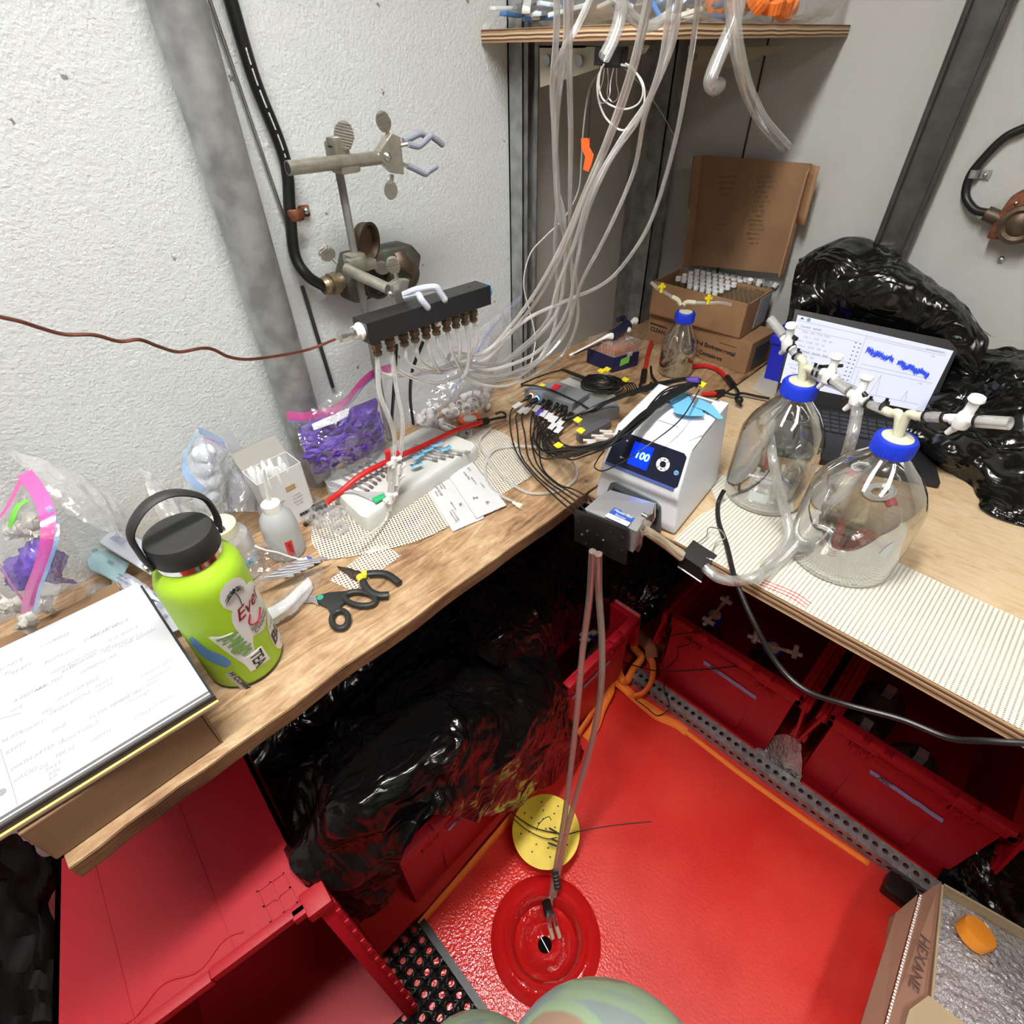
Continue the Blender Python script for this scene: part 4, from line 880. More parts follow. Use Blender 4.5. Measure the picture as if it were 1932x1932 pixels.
# lower clamp
t = thing('clamp_holder', 'cast boss head lower on the grey rod, in front of the socket', 'boss head', wp(640, 1230, RX))
mb = MB(); c = V((RX, RB.y, wp(645, 1220, RX).z))
mb.box(c+V((.004, -.004, .004)), (.028, .03, .024), None, .006); mb.box(c+V((.016, -.012, .002)), (.02, .03, .02), None, .005); mb.box(c+V((.006, .016, -.006)), (.018, .03, .016), None, .004)
mb.o('body', alu, t); thumb(t, wp(452, 1150, RX+.03), wp(520, 1215, RX+.02), fn, .0155); thumb(t, wp(852, 1258, RX+.01), wp(745, 1245, RX+.01), fn, .0135)
XM = RX+.155                                        # front face of the manifold
t = thing('finger_clamp', 'lower clamp with pale rubber fingers gripping the black manifold bar', 'clamp', wp(750, 1330, RX+.06))
a, b_ = wp(590, 1265, RX+.02), wp(900, 1410, XM-.05)
MB().cyl(a, b_, .0085, n=20).o('arm', alu, t)
hd = [wp(880, 1370, XM-.052), wp(945, 1330, XM-.052), wp(1020, 1330, XM-.052), wp(975, 1520, XM-.052), wp(920, 1530, XM-.052)]
MB().prism(hd, (.014, 0, 0), .002).o('head', alu, t, smooth=False); MB().sphere(wp(915, 1448, XM-.037), .005).o('rivet', steel, t)
thumb(t, wp(935, 1238, XM-.04), wp(960, 1330, XM-.04), fn, .013)
# manifold
M0, M1 = wp(740, 1665, XM), wp(1645, 1385, XM)      # top front edge
hM = M0.z-wp(780, 1815, XM).z; back = (wp(655, 1612, XM-.03)-M0); back = V((-.038, back.y*.3, 0))
man = thing('gas_manifold', 'black rectangular manifold bar with a row of fittings along its underside', 'manifold', M0.lerp(M1, .5))
MB().prism([M0, M1, M1+back, M0+back], (0, 0, -hM), .0008).o('bar', mat('anodized_black', (.012, .012, .013), .32), man, smooth=False)
dM = (M1-M0).normalized()
for k in (.03, .87): p = M0.lerp(M1, k)+back*.5; MB().cyl(p, p+V((0, 0, .0004)), .0022, n=10).o('screw_hole', matte_black, man)
p = M1+back*.5-V((0, 0, hM*.45))
MB().cyl(p, p+dM*.010, .012, n=20).o('blue_plug', mat('bright_blue', (.05, .35, .75), .4), man, 'bright blue end plug')
p = M0+back*.5-V((0, 0, hM*.5))
MB().lathe(p, [(0, .013), (.004, .013), (.006, .010), (.012, .010)], -dM, n=20).o('white_end_fitting', white, man, 'white end fitting')
mb = MB(); mb.lathe(p-dM*.012, [(0, .009), (.004, .009), (.005, .005), (.014, .005), (.015, .0075), (.024, .0075), (.026, .003), (.032, .002)], -dM, n=8)
mb.o('steel_end_nut', steel, man)
cend = p-dM*.042
FX = [812, 905, 1003, 1085, 1170, 1250, 1335, 1412, 1490, 1562]
fits = []
for i, fx in enumerate(FX):
    f_ = (fx-780)/(1650-780); p = M0.lerp(M1, .035+.93*f_*1.0)+back*.35-V((0, 0, hM)); fits.append(p)
    mb = MB(); mb.lathe(p, [(0, .0075), (.003, .0075), (.0031, .0065), (.006, .0065), (.0062, .0085), (.014, .0085), (.0145, .006), (.019, .006), (.020, .0075), (.025, .007), (.0255, .003)], (0, 0, -1), n=8)
    fo = mb.o('fitting', brass, man)
    MB().cyl(p, p-V((0, 0, .002)), .0085, n=14).o('white_washer', white, fo)
MB().sphere(fits[5]+V((.006, 0, -.004)), .006).o('white_plug_bead', white, man)
for nm, P_ in (('finger', [(1010, 1470), (1110, 1450), (1140, 1490), (1185, 1545)]), ('finger', [(1010, 1455), (1110, 1415), (1240, 1398), (1270, 1430), (1310, 1488)])):
    mb = MB(); P_ = [wp(x, y, XM+(-.03 if i == 0 else -.012 if i == 1 else -.004+.004*i)) for i, (x, y) in enumerate(P_)]; mb.tube(P_, .0052, 10, 4); mb.sphere(P_[-1], .0052, n=6); mb.o(nm, rubw, t)
# copper tube
cop = mat('copper', (.30, .12, .09), .3, .9, var=.25, vs=40)
MB().tube([cend]+[PX(x, y, XM-.03) for x, y in ((580, 660), (520, 672), (467, 678), (431, 673), (404, 660), (380, 657), (337, 664), (300, 654), (264, 641), (225, 644), (177, 632), (123, 631), (80, 620), (40, 607), (0, 598), (-80, 580))], .0021, 8, 8).o('copper_tube', cop, None, 'thin wavy copper tube running left from the manifold', cat='tube')
# ---- clear tubes from above the shelf down to the manifold
def c4(x, y): return (900+.383*x, .383*y)
def loopto(i, lo, dz=0):
    f_ = fits[i]-V((0, 0, .024)); return [f_-V((-.002, -.004, .035)), f_]
tl = 'clear flexible tube in the bundle hanging past the shelf and looping to the manifold'
runs = [
 [(395, -60, .42), (390, 180, .40), (372, 450, .36), (385, 700, .30), (400, 950, .26), (385, 1200, .22), (395, 1450, .19), (370, 1650, .17), (250, 1830, .16), (60, 1880, .15), (-90, 1840, .14)],
 [(440, -60, .42), (438, 200, .40), (400, 500, .36), (388, 760, .30), (395, 1000, .27), (440, 1200, .24), (490, 1400, .22), (490, 1600, .2), (400, 1770, .18), (150, 1900, .17), (-60, 1870, .16)],
 [(462, -60, .42), (455, 300, .40), (462, 700, .34), (458, 1000, .28), (462, 1250, .24), (470, 1450, .22), (430, 1650, .2), (250, 1820, .18), (30, 1850, .16), (-120, 1790, .15)],
 [(580, -60, .42), (500, 120, .41), (420, 260, .40), (378, 420, .36), (378, 650, .30), (390, 900, .26), (430, 1080, .24), (430, 1350, .22), (380, 1560, .2), (180, 1760, .17), (-40, 1840, .15)],
 [(850, -60, .44), (760, 330, .40), (640, 680, .36), (540, 920, .32), (430, 1180, .28), (300, 1420, .24), (170, 1600, .2), (30, 1740, .17), (-120, 1740, .15)],
 [(866, -60, .44), (776, 340, .40), (655, 690, .36), (520, 1000, .32), (440, 1200, .28), (320, 1440, .24), (200, 1600, .2), (40, 1770, .17), (-150, 1800, .15)],
 [(960, -60, .44), (900, 330, .41), (800, 580, .37), (650, 800, .34), (540, 1060, .3), (490, 1300, .27), (440, 1540, .23), (300, 1730, .2), (80, 1820, .17), (-80, 1800, .15)],
 [(1000, -60, .44), (940, 250, .41), (850, 480, .38), (700, 700, .35), (560, 950, .31), (480, 1200, .28), (400, 1400, .24), (330, 1600, .2), (120, 1780, .17), (-50, 1790, .15)],
 [(1010, -60, .44), (960, 230, .42), (830, 560, .38), (770, 850, .34), (640, 1150, .3), (520, 1380, .26), (440, 1600, .22), (290, 1780, .19), (60, 1870, .16), (-70, 1850, .15)],
 [(1098, -60, .46), (1050, 300, .42), (970, 720, .38), (860, 1080, .34), (740, 1280, .3), (620, 1400, .27), (420, 1490, .23), (250, 1570, .2), (60, 1720, .17), (-60, 1760, .15)]]
for i, rn in enumerate(runs):
    P_ = [PX(*c4(x, y), X) for x, y, X in rn]
    e_ = loopto(9-i, 0); last = P_[-1]
    mid = last.lerp(e_[0], .5)-V((0, 0, .012+.004*(i % 3)))
    P_ += [mid]+e_
    MB().tube(P_, .0034, 8, 7).o('clear_tubing', hose, None, tl, cat='tubing', group='clear tubes looping to the manifold')
thick = film('thick_hose', (.85, .85, .8), dif=.12, gl=.5, rough=.12, bump=.05, edge=.3)
def opentube(P_, r, label, mt=None, n=16, r2=.62, name='clear_tubing', group=None):
    mb = MB(); Q = spline(P_, 8); mb.tube(Q, r, n, 1, cap=False); mb.tube(Q, r*r2, n, 1, cap=False)
    return mb.o(name, mt or thick, None, label, cat='tubing', group=group)
opentube([PX(x, y, .43) for x, y in ((1400, -40), (1388, 30), (1366, 85), (1347, 130), (1340, 155), (1348, 166), (1358, 160))], .0092, 'thick clear hose with a hooked end hanging beside the shelf')
opentube([PX(x, y, .45) for x, y in ((1376, -40), (1386, 60), (1396, 120), (1412, 175), (1437, 225), (1462, 255), (1482, 277))], .0092, 'thick clear hose hanging free with its open end slanting right')
opentube([PX(x, y, .40) for x, y in ((1178, -40), (1170, 30), (1156, 75), (1140, 108)) ], .0072, 'short clear hose end hanging over the shelf edge above the black clip')
opentube([PX(x, y, .40) for x, y in ((1168, -30), (1180, 15), (1200, 38), (1225, 50), (1260, 30))], .006, 'clear hose curving along the top of the shelf edge')
# tubes and stopcocks hanging down from the manifold over the white slab
ptube([(712, 662, RX+.14), (716, 740, RX+.15), (735, 790, RX+.16), (745, 830, RX+.16), (742, 866, RX+.16)], .0042, 'clear tube dropping from the manifold to the left stopcock column', X=0)
ptube([(740, 668, RX+.14), (748, 730, RX+.15), (760, 790, RX+.16), (757, 840, RX+.16), (752, 870, RX+.16)], .0042, 'clear tube dropping from the manifold to the right stopcock column', X=0)
ptube([(748, 650, RX+.1), (744, 720, RX+.09), (740, 780, RX+.07), (738, 810, RX+.05)], .003, 'black cable hanging behind the manifold beside the rod', mt=rubber, name='black_cable', cat='cable', X=0)
ptube([(798, 645, RX+.1), (778, 700, RX+.08), (774, 750, RX+.06), (780, 800, RX+.05)], .003, 'black cable hanging behind the manifold toward the white slab edge', mt=rubber, name='black_cable', cat='cable', X=0)
t = thing('stopcock_assembly', 'cluster of clear stopcocks and connectors hanging above the white slab', 'stopcocks', PX(742, 900, RX+.16))
XS = RX+.16; clr = film('clear_hard', (.85, .85, .85), dif=.4, gl=.8, rough=.1, bump=0)
MB().tube([PX(742, 862, XS), PX(740, 895, XS), PX(737, 930, XS), PX(733, 962, XS)], lambda k: .0095 if .1 < k < .5 else .006, 12, 6).o('left_column', clr, t)
MB().tube([PX(752, 866, XS), PX(752, 890, XS), PX(746, 925, XS), PX(735, 950, XS)], lambda k: .008 if .1 < k < .5 else .0055, 12, 6).o('right_column', clr, t)
for q in ((742, 872), (750, 885), (747, 905), (735, 940)):
    c = PX(*q, XS+.004); mb = MB(); mb.cyl(c-V((0, .012, 0)), c+V((0, .016, .002)), .0045, n=10); mb.cyl(c-V((0, .002, .009)), c+V((0, .002, .009)), .006, n=10); mb.o('stopcock_tap', whitep, t)
MB().cyl(PX(731, 850, XS), PX(733, 866, XS), .005, n=10).o('red_clip', mat('red_clip', (.6, .02, .02), .4), t, 'red clip')
MB().cyl(PX(749, 852, XS), PX(750, 864, XS), .0045, n=10).o('red_clip', mat('red_clip', (.6, .02, .02)), t, 'red clip')
ptube([(734, 960, XS), (725, 985, XS+.01), (700, 1005, XS+.03), (670, 1026, XS+.04)], .0025, 'thin clear tube from the stopcocks down onto the mesh mat')
# ================================================================ LEFT BENCH
def c2(x, y, z=BZ): return PZ(.3209*x, 780+.3209*y, z)
def c3(x, y, z=BZ): return PZ(480+.2692*x, 680+.2692*y, z)
FRR = -1
def hgt(base, x, y):                      # height at which the vertical above base passes the given sight line
    d = ray(x, y); h = V((base.x-CAM.x, base.y-CAM.y)); dd = V((d.x, d.y)); return CAM.z + d.z*(h.dot(dd)/dd.dot(dd))
def cylmap(base, R, a0, u, v, off=.0004):
    if R == FRR: u *= 1.22; v = .082+(v-.09)*1.24
    a = a0+u/R; return V((base.x+math.cos(a)*(R+off), base.y+math.sin(a)*(R+off), base.z+v))
def wraptext(body, size, base, R, a0, u, v, rot, mt, par, bold=0, off=.0012, shear=0, label=None, sx=1):
    cu = bpy.data.curves.new('t', 'FONT'); cu.body = body; cu.size = size; cu.align_x = 'CENTER'; cu.align_y = 'CENTER'; cu.offset = bold; cu.shear = shear; cu.resolution_u = 4
    t = bpy.data.objects.new('tmp_text', cu); COL.objects.link(t); me = bpy.data.meshes.new_from_object(t.evaluated_get(bpy.context.evaluated_depsgraph_get())); bpy.data.objects.remove(t)
    bm = bmesh.new(); bm.from_mesh(me); bmesh.ops.subdivide_edges(bm, edges=[e for e in bm.edges if e.calc_length() > size*.3], cuts=2)
    c, s = math.cos(rot), math.sin(rot)
    for vv in bm.verts:
        x, y = vv.co.x*sx, vv.co.y; vv.co = cylmap(base, R, a0, u+x*c-y*s, v+x*s+y*c, off)
    bm.to_mesh(me); bm.free(); me.materials.clear(); me.materials.append(mt)
    ob = bpy.data.objects.new('lettering', me); COL.objects.link(ob); ob.parent = par
    ob.matrix_parent_inverse = Matrix.Translation(par.location).inverted() if par.type == 'EMPTY' else Matrix.Identity(4)
    if label: ob['label'] = label
    return ob
def wrappoly(name, pts, base, R, a0, mt, par, off=.0004, n=10, label=None):
    """fill a convex-ish outline wrapped round a cylinder"""
    mb = MB(); vmin, vmax = min(p[1] for p in pts), max(p[1] for p in pts); G = []
    for i in range(n+1):
        v = vmin+(vmax-vmin)*min(max(i/n, .004), .996); xs = []
        for k in range(len(pts)):
            (ax_, ay), (bx2, by) = pts[k], pts[(k+1) % len(pts)]
            if (ay-v)*(by-v) < 0: xs.append(ax_+(bx2-ax_)*(v-ay)/(by-ay))
        if len(xs) < 2: continue
        u0_, u1_ = min(xs), max(xs); G.append([cylmap(base, R, a0, u0_+(u1_-u0_)*j/8, v, off) for j in range(9)])
    return mb.grid(G).o(name, mt, par, label)
def ell(cx, cy, a, b, rot=0, n=24): return [(cx+a*math.cos(t)*math.cos(rot)-b*math.sin(t)*math.sin(rot), cy+a*math.cos(t)*math.sin(rot)+b*math.sin(t)*math.cos(rot)) for t in [2*math.pi*k/n for k in range(n)]]
# ---- water bottle
fb = PZ(467, 1243, BZ); ft = hgt(fb, 334, 1003)-BZ; fR = (PZ(397, 1248, BZ)-PZ(538, 1232, BZ)).length/2*.97
FRR = fR
lime = mat('lime_powder_coat', (.40, .66, .03), .45)
wbt = thing('water_bottle', 'lime green water bottle with stickers and a black loop lid', 'water bottle', fb)
k = ft/.235
MB().lathe(fb, [(.004, fR*.93), (.006, fR*.97), (.014, fR), (.165*k, fR), (.176*k, fR*.985), (.187*k, fR*.9), (.195*k, fR*.76), (.199*k, fR*.7)], n=64).o('body', lime, wbt)
MB().lathe(fb, [(0, fR*.9), (.006, fR*.98), (.006, fR*.5)], n=48).o('base_pad', rubber, wbt)
MB().lathe(fb+V((0, 0, .199*k)), [(0, fR*.70), (.001, fR*.72), (.009*k, fR*.72), (.009*k, fR*.6)], n=48).o('steel_neck', mat('polished_steel', (.75, .72, .7), .12, 1), wbt)
lid = MB().lathe(fb+V((0, 0, .2075*k)), [(0, fR*.74), (.003, fR*.77), (.022*k, fR*.76), (.0265*k, fR*.72), (.0275*k, fR*.64), (.026*k, fR*.3), (.026*k, .001)], n=56).o('lid', matte_black, wbt)
tocam = math.atan2(CAM.y-fb.y, CAM.x-fb.x)
ha = V((math.cos(tocam+1.75), math.sin(tocam+1.75), 0)); ztop = fb+V((0, 0, .212*k)); rr = fR*.80
H_ = [ztop+ha*rr-V((0, 0, .002)), ztop+ha*rr*1.12+V((0, 0, .02)), ztop+ha*rr*.98+V((0, 0, .05)), ztop+ha*rr*.35+V((0, 0, .071)), ztop-ha*rr*.35+V((0, 0, .071)), ztop-ha*rr*.98+V((0, 0, .05)), ztop-ha*rr*1.05+V((0, 0, .02)), ztop-ha*rr-V((0, 0, .002))]
MB().tube(H_, .0085, 10, 8, flat=.38, fdir=V((0, 0, 1)).cross(ha)).o('loop_handle', matte_black, lid)
for s_ in (-1, 1): MB().cyl(ztop+ha*s_*rr*.9, ztop+ha*s_*(rr+.006), .006, n=14).o('hinge_pin', steel, lid)
sw = mat('sticker_white', (.78, .78, .78), .4); sb = mat('sticker_black', (.015, .015, .015), .4); sg = mat('sticker_green', (.22, .42, .12), .4); sbl = mat('sticker_blue', (.12, .27, .55), .4); sr = mat('sticker_red', (.3, .01, .02), .4); sgr = mat('sticker_grey', (.45, .45, .45), .4)
def st_(name, pts, mt, off=.0005, lab=None, n=12): return wrappoly(name, pts, fb, fR, tocam, mt, wbt, off, n, lab)
o1 = st_('sticker', ell(.029, .119, .026, .033), sw, lab='white oval sticker with a palm tree'); st_('sticker', ell(.019, .153, .016, .020, .2), sw, .0004)
for an in range(9):
    t_ = -.3+an*.45; mb = MB(); c0 = (.018, .158)
    mb.tube([cylmap(fb, fR, tocam, c0[0]+math.cos(t_)*.012*q_, c0[1]+math.sin(t_)*.010*q_-.006*q_*q_, .0012) for q_ in (0, .5, 1)], lambda q_: .0016*(1-q_)+.0003, 6, 4, flat=.3); mb.o('palm_frond', sb, o1)
MB().tube([cylmap(fb, fR, tocam, *q_, .0012) for q_ in ((.018, .158), (.020, .148), (.019, .138))], .0009, 6, 4, flat=.4).o('palm_trunk', sb, o1)
wraptext('Ever', .021, fb, fR, tocam, .026, .130, .12, sr, o1, bold=.0002, shear=.4)
MB().tube([cylmap(fb, fR, tocam, *q_, .0012) for q_ in ((.022, .12), (.017, .112), (.020, .106), (.028, .104), (.038, .112))], .0016, 6, 6, flat=.4).o('red_swoosh', sr, o1)
wraptext('Spirit of the', .006, fb, fR, tocam, .030, .102, .1, sb, o1); wraptext('CHAMP', .0075, fb, fR, tocam, .031, .096, .1, sb, o1)
o2 = st_('sticker', [(-.022, .118), (-.002, .116), (.004, .108), (.012, .104), (.016, .094), (.012, .086), (.008, .060), (-.004, .060), (-.012, .085)], sw, lab='white and green striped High TEA sticker')
for i in range(6):
    st_('green_stripe', [(-.017+.0028*i, .1125-.0068*i), (.004+.001*i, .1125-.0062*i), (.004+.001*i, .1095-.0062*i), (-.016+.0028*i, .109-.0068*i)], sg, .0010, n=2)
wraptext('High', .019, fb, fR, tocam, -.001, .094, -math.pi/2*.8, sg, o2, bold=.0006)
o3 = st_('sticker', [(-.006, .074), (.018, .072), (.020, .046), (-.003, .047)], sw, .0009); wraptext('TEA', .0185, fb, fR, tocam, .0085, .0605, -math.pi/2, sb, o3, bold=.0003, off=.0016, sx=.7)
o4 = st_('sticker', [(-.046, .112), (-.038, .118), (-.030, .10), (-.018, .086), (-.014, .072), (-.022, .066), (-.036, .078), (-.046, .092)], sbl, lab='blue fish-tail shaped sticker')
o5 = st_('sticker', [(-.028, .058), (-.020, .060), (-.006, .010), (-.008, .004), (-.016, .006)], sgr, lab='grey strip sticker'); wraptext('H COMMON', .0085, fb, fR, tocam, -.0155, .034, -math.pi/2*.86, sb, o5, bold=.0002)
o6 = st_('sticker', ell(.049, .062, .017, .030), sw, lab='white oval sticker lettered BU'); wraptext('BU', .024, fb, fR, tocam, .048, .060, 0, sb, o6, bold=.0006); wraptext('KASSEL', .006, fb, fR, tocam, .047, .078, 0, sb, o6); 
for q_ in (.006, .009): MB().tube([cylmap(fb, fR, tocam, .056+q_*math.cos(t_), .042+.5*q_*math.sin(t_), .001) for t_ in [k_*.63 for k_ in range(10)]], .0003, 6, 2, closed=True).o('ring_mark', sgr, o6)
# ---- carton, binder, notebook at the lower left
cb0 = PZ(418, 1403, BZ); cb1 = PZ(108, 1624, BZ)
ch = hgt(cb0, 377, 1346)-BZ
cdir = (cb1-cb0).normalized(); cside = V((cdir.y, -cdir.x, 0))
if cside.x > 0: cside = -cside
ct = thing('carton', 'low brown cardboard carton under the notebook at the bench end', 'carton', cb0.lerp(cb1, .5))
Lc_ = (cb1-cb0).length; Q = [cb0, cb1, cb1+cside*.30, cb0+cside*.30]; Q = [q_+V((0, 0, .001)) for q_ in Q]
MB().prism(Q, (0, 0, ch-.002), .002).o('body', mat('carton_brown', (.27, .16, .085), .85, var=.1, vs=10, bump=.2, bs=80), ct, smooth=False)
MB().prism([Q[0]+V((.0012, .0005, .002)), Q[0]+cside*.3+V((0, .0012, .002)), Q[0]+cside*.3+V((0, .0012, ch-.004)), Q[0]+V((.0012, .0005, ch-.004))], cdir*-.002).o('end_flap', cardd, ct, smooth=False)
zn = BZ+ch
nA, nB = PZ(262, 1103, zn+.022), PZ(395, 1307, zn+.022); nC = PZ(0, 1548, zn+.022); nD = PZ(0, 1226, zn+.022)
nC = nB+(nC-nB)*1.12; nD = nA+(nC-nB)
nb = thing('notebook', 'open pad of white paper with pencil notes, on a dark binder and carton', 'notebook', (nA+nC)/2-V((0, 0, .01)))
MB().prism([nA, nB, nC, nD], (0, 0, .004)).o('top_sheet', paper, nb, smooth=False)
sh_ = (nB-nA).normalized()*.003
MB().prism([p-V((0, 0, .0045)) + sh_*(.6 if i in (1, 2) else 0) for i, p in enumerate((nA, nB, nC, nD))], (0, 0, .0042)).o('page_block', mat('page_block', (.6, .6, .62), .8), nb, smooth=False)
bd = thing('binder', 'dark ring binder with a yellow sheet edge under the white pad', 'binder', (nA+nC)/2-V((0, 0, .02)))
wf = (nB-nA).normalized(); lf = (nC-nB).normalized()
bq_ = [nA-wf*.002-lf*.003, nB+wf*.004-lf*.003, nC+wf*.004, nD]
MB().prism([p-V((0, 0, .013)) for p in bq_], (0, 0, .0082)).o('black_cover', mat('dark_cover', (.03, .028, .032), .5), bd, smooth=False)
MB().prism([p-V((0, 0, .0155))+wf*(.003 if i in (1, 2) else 0) for i, p in enumerate(bq_)], (0, 0, .0022)).o('yellow_sheets', mat('yellow_sheet', (.75, .55, .2), .7), bd, 'yellow sheet edge', smooth=False)
MB().prism([p-V((0, 0, .0205))+wf*(.001 if i in (1, 2) else 0) for i, p in enumerate(bq_)], (0, 0, .0045)).o('white_sheets', mat('white_sheets', (.65, .62, .58), .8), bd, smooth=False)
# pencil writing on the pad
zl = nA.z+.0042
def padtext(body, x, y, size=.0062, rot=.0):
    p = PZ(x, y, zl); xx = -lf*math.cos(rot)+wf*math.sin(rot) if 0 else -lf; yy = V((0, 0, 1)).cross(xx)
    text('pencil_writing', body, size, p, (xx, yy, V((0, 0, 1))), pencil, nb, .0001, shear=.25)
random.seed(5)
lines = [('~ 11/9/2022', 102, 1208), ('START / STOP', 190, 1193), ('POTTS (ml)', 112, 1238), ('MILLER, temp 8', 206, 1186), ('FILTERED at 1.1', 232, 1212), ('PUMP, DOWN', 258, 1205), ('NOTE ANAL COOL', 140, 1248), ('DEGASSER, (SYR 1)', 176, 1236), ('(APPEND ref)', 186, 1252), ('C: NO 8', 20, 1254), ('RE ETT', 40, 1262), ('* BLANK OF 8', 296, 1260), ('calibration', 300, 1272), ('water TEST', 92, 1290), ('w/ 18 (12/9/2022)', 146, 1300), ('& RESTART', 56, 1308), ('HCE', 30, 1338), ('READY', 196, 1288), ('DATA', 198, 1296), ('START then Flush', 256, 1306), ('Through', 262, 1314), ('COLLECT FIRST', 290, 1334), ('PES', 88, 1342), ('DEGAS BOTTLE', 132, 1326), ('FILTER RATE & 10', 214, 1330), ('COMP ?', 60, 1372), ('RE ACE', 22, 1390), ('FINE', 110, 1374), ('DON\'T USE IF', 150, 1382), ('DEPTH', 190, 1388), ('KEPT?', 28, 1412), ('WASH AFTER 15', 70, 1424), ('FEB 23', 122, 1418), ('n/ACID', 46, 1462), ('D2', 82, 1446), ('FAST', 100, 1446), ('RGL', 102, 1456), ('EA', 100, 1466), ('P2', 14, 1270), ('EXIT', 128, 1262), ('R.O. BOX 4', 232, 1196)]
for b_, x, y in lines: padtext(b_, x, y, .0058+.001*random.random())
MB().tube([PZ(x, y, zl) for x, y in ((0, 1412), (12, 1450), (24, 1488), (33, 1520))], .0003, 5, 4).o('pencil_line', pencil, nb)
MB().tube([PZ(x, y, zl) for x, y in ((0, 1356), (40, 1345))], .0003, 5, 2).o('pencil_line', pencil, nb)
MB().cyl(PZ(3, 1495, zl), PZ(3, 1495, zl)+V((0, 0, .0003)), .004, n=16).o('punch_hole', mat('hole_grey', (.3, .3, .3), .8), nb)
# ---- generic see-through bags
def gmap(C, nu=10, nv=10): return bez(C, nu, nv)
def bag(label, C, mt=None, amp=.004, sc=25, seed=1, nu=10, nv=10, cat='bag', name='clear_bag', group=None):
    return MB().grid(wrinkle(bez(C, nu, nv), amp, sc, seed, True)).o(name, mt or film_clear, None, label, cat=cat, group=group)
def band(pts, w, mt, name, par, tl=None, label=None):
    """flat strip along world points, width along tl"""
    mb = MB(); P = spline(pts, 8); rows = [[], []]
    for i, p in enumerate(P):
        s_ = V(tl).normalized()*w/2; rows[0].append(p-s_); rows[1].append(p+s_)
    return mb.grid(rows).o(name, mt, par, label)
pinkz = film('pink_zip', (.75, .06, .38), dif=.62, gl=.4, rough=.2, bump=.1); bluez = film('blue_zip', (.10, .22, .65), dif=.6, gl=.4, rough=.2, bump=.1); lbluez = film('light_blue_zip', (.25, .45, .8), dif=.5, gl=.4, rough=.2, bump=.1)
purple = mat('purple_nitrile', (.13, .045, .50), .5, col2=(.07, .02, .30), vs=40)
def px3(rows): return [[PX(x, y, X) for x, y, X in r] for r in rows]
# stack of purple gloves: folded layers
def glovepile(C, n, seed, scale, group, lab, nm='nitrile_glove'):
    random.seed(seed); S_ = bez(C, 6, 6); R_, Cn = len(S_), len(S_[0])
    for i in range(n):
        a = random.randint(1, R_-2); b_ = random.randint(1, Cn-2); p = S_[a][b_]; du = (S_[a][min(b_+1, Cn-1)]-S_[a][b_-1]).normalized(); dv = (S_[min(a+1, R_-1)][b_]-S_[a-1][b_]).normalized(); nn = du.cross(dv).normalized()
        if nn.dot(CAM-p) < 0: nn = -nn
        th_ = random.uniform(-.9, .9); x = (du*math.cos(th_)+dv*math.sin(th_)).normalized(); y = nn.cross(x)
        L_, W_ = scale*random.uniform(.7, 1.3), scale*random.uniform(.14, .3)
        G = [[p+x*(L_*(u_-.5))+y*(W_*(v_-.5)+math.sin(u_*3+i)*W_*.3)+nn*(random.uniform(-.001, .001)+.004*math.cos((v_-.5)*3)*1-.006*((u_-.5)*2)**2+.002*math.sin(u_*9+i)) for v_ in (0, .2, .4, .6, .8, 1)] for u_ in [k_/7 for k_ in range(8)]]
        MB().grid(G).o(nm, purple, None, lab, cat='glove', group=group)
    MB().grid(wrinkle([[p-V((.008, 0, 0)) for p in r] for r in S_], .006, 30, seed)).o('glove_layer', purple, None, lab.replace('folded purple nitrile glove', 'bottom purple glove layer'), cat='glove')
XW = .012
Cg = px3([[(566, 812, .03), (610, 792, .045), (660, 775, .045), (715, 752, .02)], [(574, 840, .05), (625, 830, .07), (675, 805, .07), (722, 788, .04)], [(584, 872, .06), (635, 862, .085), (685, 840, .08), (728, 818, .05)], [(600, 902, .05), (645, 884, .06), (690, 866, .06), (730, 848, .05)]])
glovepile(Cg, 60, 3, .032, 'gloves in the zip bag by the pipe', 'folded purple nitrile glove inside the pink-zip bag by the steel pipe')
zb = bag('clear zip bag packed with purple gloves, leaning on the pipe', px3([[(541, 792, .02), (590, 770, .05), (640, 740, .05), (700, 712, .03), (738, 700, .01)], [(560, 815, .04), (612, 800, .07), (665, 775, .075), (718, 755, .05), (726, 750, .03)], [(572, 855, .06), (625, 845, .09), (680, 825, .09), (725, 800, .06), (732, 790, .04)], [(596, 912, .055), (645, 898, .07), (690, 878, .07), (732, 856, .06), (738, 850, .04)]]), seed=5)
band([PX(541, 784, .022), PX(580, 786, .05), (PX(625, 775, .055)), PX(655, 755, .055), PX(680, 725, .045), PX(705, 705, .03), PX(738, 694, .01)], .017, pinkz, 'pink_zipper', zb, (0, .15, 1), 'pink zipper band')
band([PX(541, 794, .024), PX(580, 796, .052), PX(632, 783, .058), PX(662, 760, .057), PX(690, 725, .047), PX(715, 706, .03)], .003, bluez, 'blue_zipper_line', zb, (0, .15, 1))
MB().grid([[PX(588, 800, .062), PX(630, 782, .068), PX(660, 768, .066)], [PX(592, 812, .066), PX(634, 797, .072), PX(656, 785, .07)]]).o('white_label', film('white_lab', (.85, .85, .9), dif=.8, gl=.2), zb)
